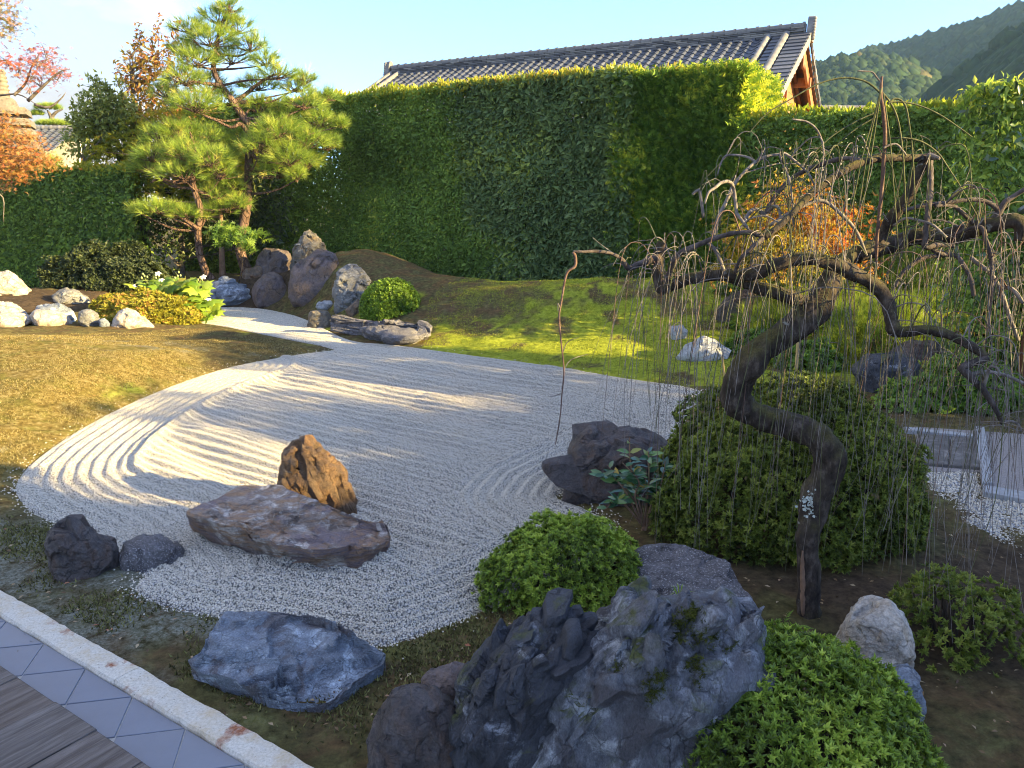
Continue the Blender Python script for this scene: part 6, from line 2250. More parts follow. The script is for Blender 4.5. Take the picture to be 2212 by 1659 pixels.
def temple_roof():
    k = 1.10
    t1 = 4.37 * k / 391.8
    RZ = 6.95
    pr = rayd(1756, 40); pl = rayd(841, 137)
    A = np.array([0, 0, H]) + pr * ((RZ - H) / pr[2])
    B = np.array([0, 0, H]) + pl * ((RZ - H) / pl[2])
    ex = A - B; ex[2] = 0; Lr = np.linalg.norm(ex); ex /= Lr          # from the far left end to the near right end
    ey = np.array([ex[1], -ex[0], 0.0])                                # towards the camera
    if ey[1] > 0: ey = -ey
    up = np.array([0, 0, 1.0])
    al = R(28)
    sd = ey * math.cos(al) - up * math.sin(al)                         # down the near slope
    nn = np.cross(ex, sd); nn = nn if nn[2] > 0 else -nn
    sd2 = -ey * math.cos(al) - up * math.sin(al)
    apex = B - up * .37
    org = np.array([(A[0] + B[0]) / 2, (A[1] + B[1]) / 2, 0.0])
    root = thing('temple_hall', org, 'large temple hall roof of blue grey pantiles rising behind the tall hedge', 'building')

    def L2(a, s, n):                                                    # along the ridge, down the slope, off the slope
        return apex + ex * a + sd * s + nn * n

    # roof body under the tiles
    SL = 5.2
    V = [L2(0.1, 0, -.02), L2(Lr - .1, 0, -.02), L2(Lr - .1, SL, -.02), L2(.1, SL, -.02)]
    far = [apex + ex * a + sd2 * s + np.array([0, 0, -.02]) for a, s in ((.1, 0), (Lr - .1, 0), (Lr - .1, SL), (.1, SL))]
    low = [p - up * .10 for p in V] + [p - up * .10 for p in far]
    VV = np.array(V + far + low) - org
    Q = [[0, 1, 2, 3], [4, 7, 6, 5], [8, 11, 10, 9], [12, 13, 14, 15], [1, 9, 10, 2], [5, 6, 14, 13], [0, 3, 11, 8], [4, 12, 15, 7], [3, 2, 10, 11], [7, 15, 14, 6]]
    part('roof', mesh_from('roof', VV, [np.array(Q)], CEDAR_DARK), root)
    tw, tl = .288, .262
    ncol = int((Lr - 1.55) / tw)
    x0 = .62
    me = pantile_mesh(tw, tl * 1.22)
    rows_part = max(1, min(7, 296 // ncol))
    rest = []
    nrow = int(SL / tl)
    vbase = np.zeros(len(me.vertices) * 3, np.float32); me.vertices.foreach_get('co', vbase); vbase = vbase.reshape(-1, 3)
    rb = Buf()
    for rI in range(nrow):
        for c in range(ncol):
            pos = L2(x0 + c * tw, .10 + rI * tl, random.uniform(-.004, .004))
            if rI < rows_part:
                place('pantile', me, root, org, ex, sd, nn, pos)
            else:
                rb.add(pos + vbase[:, :1] * ex + vbase[:, 1:2] * sd + vbase[:, 2:] * nn, Q=np.array([[r_ * 9 + i, r_ * 9 + i + 1, (r_ + 1) * 9 + i + 1, (r_ + 1) * 9 + i] for r_ in range(2) for i in range(8)]))
    part('lower_pantiles', rb.mesh('lower_pantiles', TILE_M, org), root, kind='stuff')
    # plain tiles between the rolls and out to the verge
    vt = Buf()
    V0 = np.array([[0, 0, .0], [1, 0, .0], [1, 0, .045], [0, 0, .045], [0, 1, .03], [1, 1, .03], [1, 1, .075], [0, 1, .075]])
    bq = np.array([[0, 3, 2, 1], [4, 5, 6, 7], [0, 1, 5, 4], [1, 2, 6, 5], [2, 3, 7, 6], [3, 0, 4, 7]])
    def slabm(name, w, l, th, mat):
        V = V0 * np.array([w, l, 1])
        V[[2, 3, 6, 7], 2] = V[[0, 1, 4, 5], 2] + th
        return mesh_from(name, V, [bq], mat)
    xv = x0 + ncol * tw
    strip = slabm('verge_tile', .26, tl * 1.15, .03, TILE_M)
    verge = slabm('verge_tile', .46, tl * 1.12, .045, TILE_M)
    lip = slabm('verge_lip', .05, tl * 1.0, .20, WEATHER_TILE)
    lip2 = slabm('verge_lip', .05, tl * .70, .16, RIDGE_M)
    for rI in range(nrow):
        s = .06 + rI * tl
        place('verge_tile', strip, root, org, ex, sd, nn, L2(xv + .20, s, .02))
        vtile = place('verge_tile', verge, root, org, ex, sd, nn, L2(xv + .66, s, .03))
        place('verge_lip', lip, root, org, ex, sd, nn, L2(xv + 1.125, s + .02, -.12))
        place('verge_lip', lip2, root, org, ex, -sd2, np.cross(ex, -sd2) * np.sign(np.cross(ex, -sd2)[2]), apex + ex * (xv + 1.09) + sd2 * (s + tl) - up * .14)
        place('verge_tile', strip, root, org, ex, sd, nn, L2(.10, s, .02))
    # barrel rolls down the slope, right and left
    for a, r0 in ((xv + .06, .085), (xv + .52, .105), (.14, .08), (.48, .08)):
        s = np.linspace(.02, SL, 70)
        rad = np.full(70, r0) * (1 + .035 * np.sin(s / .27 * 2 * math.pi))
        pts = np.array([L2(a, q, .055) for q in s])
        V, Q, T_ = tube(pts, rad, 10)
        part('barrel_roll', mesh_from('barrel_roll', V - org, [Q, T_], WEATHER_TILE, smooth=True), root)
    # ridge: beds of thin tiles, a round cap, end ornaments
    core = Buf()
    c0 = apex + ex * (Lr / 2) + up * .05
    M_ = np.stack([ex, ey, up], 1)
    bx = np.array([[-1, -1, -1], [1, -1, -1], [1, 1, -1], [-1, 1, -1], [-1, -1, 1], [1, -1, 1], [1, 1, 1], [-1, 1, 1]]) / 2
    core.add(c0 + (bx * np.array([Lr - .3, .18, .42])) @ M_.T, Q=bq)
    part('ridge_core', core.mesh('ridge_core', RIDGE_M, org), root)
    z = -.06
    lens = .30
    for ci, (hgt, out, ln) in enumerate([(.058, .36, .60), (.055, .32, .60), (.046, .28, .34), (.046, .27, .34), (.046, .26, .34)]):
        n = int((Lr - .35) / ln)
        bm_ = mesh_from('ridge_tile', bx * np.array([ln - .012, out, hgt - .014]), [bq], RIDGE_M)
        for i in range(n):
            a = .18 + (i + .5 + (.5 if ci % 2 else 0) * .9) * (Lr - .36) / n
            if a > Lr - .25: continue
            jig = random.uniform(-.010, .010)
            place('ridge_tile', bm_, root, org, ex, ey, up, apex + ex * a + up * (z + hgt / 2) + ey * jig)
        z += hgt
    capn = int((Lr - .2) / .30)
    ang = np.linspace(0, math.pi, 9)
    prof = lambda r_, x: np.stack([np.full(9, x), np.cos(ang) * r_, np.sin(ang) * r_], -1)
    Vc = np.vstack([prof(.105, 0), prof(.105, .245), prof(.128, .245), prof(.128, .30)])
    Qc = np.array([[r_ * 9 + i, r_ * 9 + i + 1, (r_ + 1) * 9 + i + 1, (r_ + 1) * 9 + i] for r_ in range(3) for i in range(8)])
    cap = mesh_from('ridge_cap', Vc, [Qc], WEATHER_TILE, smooth=False)
    for i in range(capn):
        place('ridge_cap', cap, root, org, ex, ey, up, apex + ex * (.12 + i * (Lr - .3) / capn) + up * z)
    # end ornaments: a tall plate with a scrolled outer edge
    def ornament(a, sgn):
        pro = [(-.26, -.20), (.26, -.20), (.22, .06), (.17, .28), (.11, .40), (.0, .44), (-.11, .40), (-.17, .28), (-.22, .06)]
        n = len(pro)
        V = [apex + ex * (a + sgn * d) + ey * x * .8 + up * y for d in (0, .14) for x, y in pro]
        T_ = [[0, i + 1, i] for i in range(1, n - 1)] + [[n, n + i, n + i + 1] for i in range(1, n - 1)]
        Q = [[i, (i + 1) % n, n + (i + 1) % n, n + i] for i in range(n)]
        o = part('end_ornament', mesh_from('end_ornament', np.array(V) - org, [np.array(Q), np.array(T_)], WEATHER_TILE), root)
        for j in range(8):
            y = -.15 + j * .072
            q = apex + ex * (a + sgn * .17) + ey * (.19 - .014 * j) + up * y
            bv, bt = ico(2)
            part('scroll', mesh_from('scroll', bv * np.array([.055, .055, .055]) + (q - org), [bt], WEATHER_TILE, smooth=True), o)
    ornament(Lr - .10, 1)
    ornament(.08, -1)
    # gable end facing right: bargeboards, boards, king post, purlin ends
    ga = Lr - .62

    def gbox(name, pts, depth, mat):
        n = len(pts)
        V = [p + ex * d for d in (0, depth) for p in pts]
        T_ = [[0, i + 1, i] for i in range(1, n - 1)] + [[n, n + i, n + i + 1] for i in range(1, n - 1)]
        Q = [[i, (i + 1) % n, n + (i + 1) % n, n + i] for i in range(n)]
        return part(name, mesh_from(name, np.array(V) - org, [np.array(Q), np.array(T_)], mat), root)

    e0 = apex + ex * ga - up * .12
    ta = math.tan(al)
    for i in range(9):                                                  # horizontal boards of the gable wall
        z0, z1 = -.45 - .26 * i, -.45 - .26 * (i + 1) + .012
        h0, h1 = max(0.02, (-z0 - .12) / ta), (-z1 - .12) / ta
        gbox('gable_board', [e0 + ey * h0 + up * z0, e0 + ey * h1 + up * z1, e0 - ey * h1 + up * z1, e0 - ey * h0 + up * z0], .03 + .004 * (i % 2), CEDAR)
    for sgn in (1, -1):
        d = ey * sgn
        pts = [e0 + ex * .38 - up * .02, e0 + ex * .38 + d * 4.6 - up * (4.6 * ta + .02), e0 + ex * .38 + d * 4.6 - up * (4.6 * ta + .36), e0 + ex * .38 - up * .36]
        gbox('bargeboard', pts, .07, CEDAR)
        pts = [e0 + ex * .05 - up * .10, e0 + ex * .05 + d * 4.6 - up * (4.6 * ta + .10), e0 + ex * .05 + d * 4.6 - up * (4.6 * ta + .30), e0 + ex * .05 - up * .30]
        gbox('rafter', pts, .10, CEDAR_DARK)
        for h in (1.3, 2.6, 3.9):
            q = e0 + d * h - up * (h * ta + .22)
            gbox('purlin', [q + d * .08 + up * .12, q + d * .08 - up * .12, q - d * .08 - up * .12, q - d * .08 + up * .12], .5, CEDAR)
    gbox('king_post', [e0 + ey * .09 - up * .2, e0 + ey * .09 - up * 2.6, e0 - ey * .09 - up * 2.6, e0 - ey * .09 - up * .2], .12, CEDAR)
    gbox('pendant', [e0 + ex * .44 + ey * .16 - up * .05, e0 + ex * .44 + ey * .12 - up * .75, e0 + ex * .44 - up * .62, e0 + ex * .44 - ey * .12 - up * .75, e0 + ex * .44 - ey * .16 - up * .05], .05, CEDAR)
    # walls below the eaves
    wz = apex[2] - SL * math.sin(al) - .1
    w = SL * math.cos(al) - .9
    V = []
    for a in (.8, Lr - .8):
        for b in (-w, w):
            for zz in (0, wz + .75):
                p = apex + ex * a + ey * b
                V.append([p[0], p[1], zz])
    Q = [[0, 1, 3, 2], [4, 6, 7, 5], [0, 4, 5, 1], [2, 3, 7, 6]]
    part('wall', mesh_from('wall', np.array(V) - org, [np.array(Q)], PLASTER), root)


temple_roof()


def low_roof(name, label, ul, vl, ur, vr, Y, depth, cat='building', rows=4):
    """a low tiled wall roof glimpsed over a hedge"""
    a, b = P(ul, vl, Y), P(ur, vr, Y)
    b[2] = a[2]
    ex = b - a; L = np.linalg.norm(ex); ex /= L
    ey = np.array([ex[1], -ex[0], 0]);
    if ey[1] > 0: ey = -ey
    up = np.array([0, 0, 1.0])
    c = (a + b) / 2 * np.array([1, 1, 0])
    root = thing(name, c, label, cat)
    al = R(27)
    sd = ey * math.cos(al) - up * math.sin(al)
    nn = ey * math.sin(al) + up * math.cos(al)
    me = pantile_mesh(.27, .27, n=9)
    ncol = int(L / .27)
    for i in range(ncol):
        for r_ in range(min(rows, 280 // max(1, ncol))):
            place('pantile', me, root, c, ex, sd, nn, a + ex * (i * .27) + sd * (.05 + r_ * .235))
    pts = np.array([a + ex * q + up * .06 for q in np.linspace(0, L, 60)])
    V, Q, T_ = tube(pts, .085 * (1 + .12 * (np.sin(np.linspace(0, L, 60) / .3 * 6.28) > .6)), 8)
    part('ridge_roll', mesh_from('ridge_roll', V - c, [Q, T_], WEATHER_TILE, smooth=True), root)
    bx = np.array([[-1, -1, -1], [1, -1, -1], [1, 1, -1], [-1, 1, -1], [-1, -1, 1], [1, -1, 1], [1, 1, 1], [-1, 1, 1]]) / 2
    bq = np.array([[0, 3, 2, 1], [4, 5, 6, 7], [0, 1, 5, 4], [1, 2, 6, 5], [2, 3, 7, 6], [3, 0, 4, 7]])
    M_ = np.stack([ex, ey, up], 1)
    m = (a + b) / 2 - up * .05
    part('wall', mesh_from('wall', m * np.array([1, 1, 0]) - c + np.array([0, 0, (m[2] - .35) / 2]) + (bx * np.array([L, .5, m[2] - .35])) @ M_.T, [bq], PLASTER), root)
    V = [a - c + sd * 0 - up * .03, b - c - up * .03, b - c + sd * 1.0 - up * .03, a - c + sd * 1.0 - up * .03, b - c + (-ey * math.cos(al) - up * math.sin(al)) * 1.0, a - c + (-ey * math.cos(al) - up * math.sin(al)) * 1.0]
    part('roof', mesh_from('roof', np.array(V), [np.array([[0, 1, 2, 3], [1, 0, 5, 4]])], TILE_M), root)


low_roof('garden_wall', 'low tiled wall roof glimpsed right of the temple gable over the lower hedge', 1765, 238, 1868, 231, 26.0, 1.0, 'wall', 3)
low_roof('distant_roof', 'low grey tiled roof between the stone pagoda and the pale green tree', 72, 280, 172, 286, 30.0, 1.0, 'building', 8)


def pagoda():
    t = NT('pagoda_stone')
    n1, n2 = t.noise(6, 8, .7), t.noise(50, 4, .7)
    c = t.ramp(n1, [(.3, (0.09, 0.075, 0.06)), (.55, (0.22, 0.185, 0.14)), (.75, (0.32, 0.27, 0.21))])
    t.done(c, .85, t.bump(t.math('ADD', n1, t.math('MULTIPLY', n2, .4)), .6, .02), .3)
    Y = 23.5
    rot = R(24)
    c = np.array([P(18, 300, Y)[0], Y, 0])
    root = thing('stone_pagoda', c, 'weathered stone pagoda of many tiers half hidden by the maple on the left', 'pagoda')

    def block(name, v0, v1, w0, w1, org_parent=None):
        z0, z1 = P(30, v1, Y)[2], P(30, v0, Y)[2]
        a, b = px(w0, Y), px(w1, Y)
        cr, sr = math.cos(rot), math.sin(rot)
        V = []
        for z, h in ((z0, b), (z1, a)):
            for sx, sy in ((-1, -1), (1, -1), (1, 1), (-1, 1)):
                x, y = sx * h, sy * h
                V.append([x * cr - y * sr, x * sr + y * cr, z])
        bq = np.array([[0, 3, 2, 1], [4, 5, 6, 7], [0, 1, 5, 4], [1, 2, 6, 5], [2, 3, 7, 6], [3, 0, 4, 7]])
        o = part(name, mesh_from(name, np.array(V), [bq], t.m), root)
        bv = o.modifiers.new('worn', 'BEVEL'); bv.width = .018; bv.segments = 2
        return o

    vs = [234, 258, 280, 307, 335, 362, 392]
    for i, v in enumerate(vs):
        block('roof_tier', v, v + 16, 42 + 4 * i, 44 + 4 * i)
        block('storey', v + 16, v + 28 if i < len(vs) - 1 else v + 60, 30 + 4 * i, 30 + 4 * i)
    block('finial_base', 213, 236, 20, 27)
    # the finial: a ringed shaft
    zs = np.linspace(P(20, 214, Y)[2], P(20, 150, Y)[2], 40)
    rad = px(15, Y) * np.linspace(1, .72, 40) * (1 + .08 * np.sign(np.sin(np.linspace(0, 7 * 6.28, 40))))
    V, Q, T_ = tube(np.stack([0 * zs, 0 * zs, zs], -1), rad, 14)
    part('finial', mesh_from('finial', V, [Q, T_], t.m, smooth=True), root)
    block('pedestal', 450, 585, 40, 46)


pagoda()


def right_edge_roof():
    Y = 8.2
    z = P(2200, 447, Y)[2]
    x0 = P(2192, 440, Y + .5)[0]
    c = np.array([x0 + .45, Y + .25, 0])
    root = thing('roofed_board', c, 'small wooden board with a grey blue cap roof at the right edge of the photo', 'sign board')
    t = NT('grey_board')
    n = t.noise(5, 6, .6, t.coord((1, 8, 8)))
    grey = t.done(t.ramp(n, [(.3, (0.22, 0.25, 0.27)), (.7, (0.36, 0.39, 0.41))]), .6)
    V = [[-.45, -.25, z - .05], [.6, -.25, z - .05], [.6, 0, z + .06], [-.45, 0, z + .06], [-.45, .25, z - .05], [.6, .25, z - .05]]
    V = V + [[p[0], p[1], p[2] - .04] for p in V]
    Q = [[0, 1, 2, 3], [3, 2, 5, 4], [6, 9, 8, 7], [9, 10, 11, 8], [0, 6, 7, 1], [4, 5, 11, 10], [0, 3, 9, 6], [3, 4, 10, 9], [1, 7, 8, 2], [2, 8, 11, 5]]
    part('roof', mesh_from('roof', np.array(V), [np.array(Q)], grey), root)
    for dx in (-.25, .45):
        b = Buf(); box_buf(b, (c[0] + dx, c[1], z / 2), (.08, .08, z), 0)
        bpart('post', b, CEDAR_DARK, root)
    b = Buf(); box_buf(b, (c[0] + .1, c[1] + .002, z - .32), (.63, .03, .46))
    bpart('panel', b, CEDAR_DARK, root)


right_edge_roof()


def path_paving():
    t = NT('pale_stone')
    n = t.noise(14, 7, .7)
    pale = t.done(t.ramp(n, [(.3, (0.22, 0.225, 0.23)), (.7, (0.36, 0.37, 0.375))]), .8, t.bump(n, .3, .008))
    t = NT('washed_gravel')
    n, v = t.noise(120, 4, .7), t.voro(160)
    wash = t.done(t.ramp(n, [(.3, (0.13, 0.115, 0.105)), (.5, (0.24, 0.215, 0.20)), (.7, (0.34, 0.31, 0.29))]), .8, t.bump(v, .5, .004))
    t = NT('dark_flag')
    n, n2 = t.noise(4, 8, .7, None, .8), t.noise(22, 5, .6)
    flag = t.done(t.ramp(n, [(.3, (0.055, 0.050, 0.047)), (.5, (0.11, 0.10, 0.09)), (.62, (0.24, 0.22, 0.20))]), .75, t.bump(n2, .4, .012))
    root = struct('path', mesh_from('path', prism([tuple(G(u, v, .06)[:2]) for u, v in [(1975, 918), (2330, 942), (2360, 1100), (2212, 1068), (2128, 1050), (2122, 1015), (1990, 1015)]], -.05, .045, .004)[0],
                                    list(prism([tuple(G(u, v, .06)[:2]) for u, v in [(1975, 918), (2330, 942), (2360, 1100), (2212, 1068), (2128, 1050), (2122, 1015), (1990, 1015)]], -.05, .045, .004)[1:]), wash))

    def piece(name, pts, mat, top=.075):
        xy = np.array([G(u, v, top)[:2] for u, v in pts])
        c = xy.mean(0)
        V, Q, T_ = prism(xy - c, -.10, 0.0, .007)
        part(name, mesh_from(name, V, [Q, T_], mat), root, (c[0], c[1], top))

    piece('border_stone', [(1952, 921), (2104, 937), (2107, 943), (1956, 928)], pale)
    piece('border_stone', [(2106, 920), (2126, 921), (2146, 1042), (2122, 1042)], pale, .08)
    piece('border_stone', [(2123, 1046), (2420, 1098), (2420, 1118), (2124, 1062)], pale, .08)
    piece('flagstone', [(1985, 935), (2052, 941), (2048, 1003), (1990, 998)], flag)
    piece('flagstone', [(2055, 941), (2112, 946), (2116, 1008), (2051, 1003)], flag)


path_paving()


# ------------------------------------------------------------------ hills
def hills():
    t = NT('hill_tree')
    oi = t.attr('tint')
    c = t.ramp(oi, [(0, (0.014, 0.030, 0.014)), (.5, (0.030, 0.060, 0.022)), (.85, (0.060, 0.085, 0.028)), (1, (0.13, 0.11, 0.045))])
    n = t.noise(.5, 5, .7, t.coord())
    t.done(t.mix(t.gray(n, .4, .65), c, t.mix(.55, c, (0.01, 0.018, 0.012))), .9, None, .1)
    canopy = t.m
    soil = NT('hill_ground').done((0.030, 0.042, 0.020), .95)
    r = np.random.default_rng(77)
    bv, bt = ico(1)
    specs = [  # crest line in the photo, distance, depth of the slope, crown radius, label colour
        ('far_hill', [(1500, 330), (1640, 250), (1760, 190), (1830, 150), (1880, 124), (1940, 118), (2010, 94), (2060, 82), (2120, 62), (2170, 42), (2212, 24), (2300, -20), (2450, -70), (2700, -90), (3000, 0)], 620, 330, 3.9, 7500, .46),
        ('middle_hill', [(1560, 320), (1680, 240), (1755, 160), (1800, 142), (1850, 138), (1900, 140), (1950, 152), (2000, 176), (2040, 205), (2080, 240), (2130, 300)], 400, 150, 2.6, 4200, .50),
        ('near_hill', [(1960, 300), (2010, 250), (2040, 212), (2070, 190), (2110, 160), (2150, 130), (2190, 100), (2212, 84), (2300, 40), (2420, 10), (2600, 20), (2800, 140)], 300, 140, 2.3, 4200, .42),
    ]
    for name, crest, D, dep, cr, n, tb in specs:
        us = np.array([c[0] for c in crest], float); vs = np.array([c[1] for c in crest], float)
        # crest as true places at distance D from the camera
        cp = []
        for u, v in zip(us, vs):
            d = rayd(u, v)
            hz = math.hypot(d[0], d[1])
            cp.append([d[0] / hz * D, d[1] / hz * D, H + d[2] / hz * D])
        cp = np.array(cp)
        k = np.linspace(0, len(cp) - 1, 90)
        cl = np.stack([np.interp(k, np.arange(len(cp)), cp[:, i]) for i in range(3)], -1)
        rows = 26
        V = []
        for j in range(rows):
            f = j / (rows - 1)
            q = 1 - f * dep / D if f <= 1 else 1
            s = np.cos(f * math.pi / 2) if f < 1 else 0
            prof = 1 - f ** 1.25
            z = cl[:, 2] * prof
            V.append(np.c_[cl[:, 0] * (1 - f * dep / D), cl[:, 1] * (1 - f * dep / D), z])
        back = []
        for j in range(1, 6):
            f = j / 5
            back.append(np.c_[cl[:, 0] * (1 + f * .4), cl[:, 1] * (1 + f * .4), cl[:, 2] * (1 - f)])
        V = np.vstack(back[::-1] + V)
        rws = rows + 5
        V[:, 2] += 2.2 * fbm(V * .02, 3, 4) * np.clip(V[:, 2] / 20, 0, 1)
        i = (np.arange(rws - 1)[:, None] * 90 + np.arange(89)[None]).ravel()
        Q = np.stack([i, i + 1, i + 91, i + 90], -1)
        struct(name, mesh_from(name, V - np.array([0, 0, .6]), [Q], soil, smooth=True))
        # crowns covering the slope
        jj = r.integers(5, rws - 1, n * 2); ii = r.integers(0, 89, n * 2)
        a, b = r.uniform(size=n * 2), r.uniform(size=n * 2)
        id0 = jj * 90 + ii
        p = (V[id0] * (1 - a)[:, None] + V[id0 + 1] * a[:, None]) * (1 - b)[:, None] + (V[np.minimum(id0 + 90, len(V) - 1)] * (1 - a)[:, None] + V[np.minimum(id0 + 91, len(V) - 1)] * a[:, None]) * b[:, None]
        crest_i = r.integers(0, 89, n // 5)
        pc = cl[crest_i] * 1.0 + r.normal(size=(n // 5, 3)) * np.array([2, 2, .4])
        u = CU + FPX * p[:, 0] / np.maximum(p[:, 1], 1) / .97
        p = p[(u > 1560) & (u < 2420) & (p[:, 2] > 3)][:n]
        p = np.vstack([p, pc])
        m = len(p)
        sz = cr * r.uniform(.5, 1.4, m)
        buf = Buf()
        lump = np.stack([1 + .45 * fbm(bv * 2.4 + 31 * q, 2, q) for q in range(6)])
        w = r.integers(0, 6, m)
        tn = np.clip(tb + .22 * fbm(p * .012, 3, 9) + r.normal(size=m) * .16, 0, .99)
        for q in range(6):
            s = w == q
            if not s.any(): continue
            shp = bv * lump[q][:, None]
            VV = p[s][:, None, :] + shp[None] * (sz[s][:, None, None] * np.array([1, 1, 1.05]))
            kk = len(bv)
            F = (bt[None] + (np.arange(s.sum()) * kk)[:, None, None]).reshape(-1, 3)
            buf.add(VV.reshape(-1, 3), T=F, tint=np.repeat(tn[s], kk))
        me = buf.mesh('hill_forest', canopy, (0, 0, 0), True)
        struct('hill_forest', me, kind='stuff')


hills()

# ================================================================== the weeping tree
BARK_WEEP = bark_mat('bark_weeping', (0.010, 0.008, 0.006), (0.048, 0.036, 0.028), (0.135, 0.108, 0.088), 2.4, moss=.75, lichen=.6)
BARK_BRANCH = bark_mat('bark_branch', (0.028, 0.022, 0.020), (0.085, 0.068, 0.062), (0.19, 0.16, 0.15), 2.2, lichen=.25)
TWIG_GREY = bark_mat('twig_grey', (0.085, 0.070, 0.062), (0.19, 0.165, 0.145), (0.33, 0.29, 0.26), 3)
TWIG_GREEN = bark_mat('twig_green', (0.040, 0.044, 0.020), (0.095, 0.100, 0.045), (0.17, 0.17, 0.085), 3)
TWIG_BROWN = bark_mat('twig_brown', (0.060, 0.034, 0.026), (0.145, 0.088, 0.068), (0.25, 0.17, 0.13), 3)


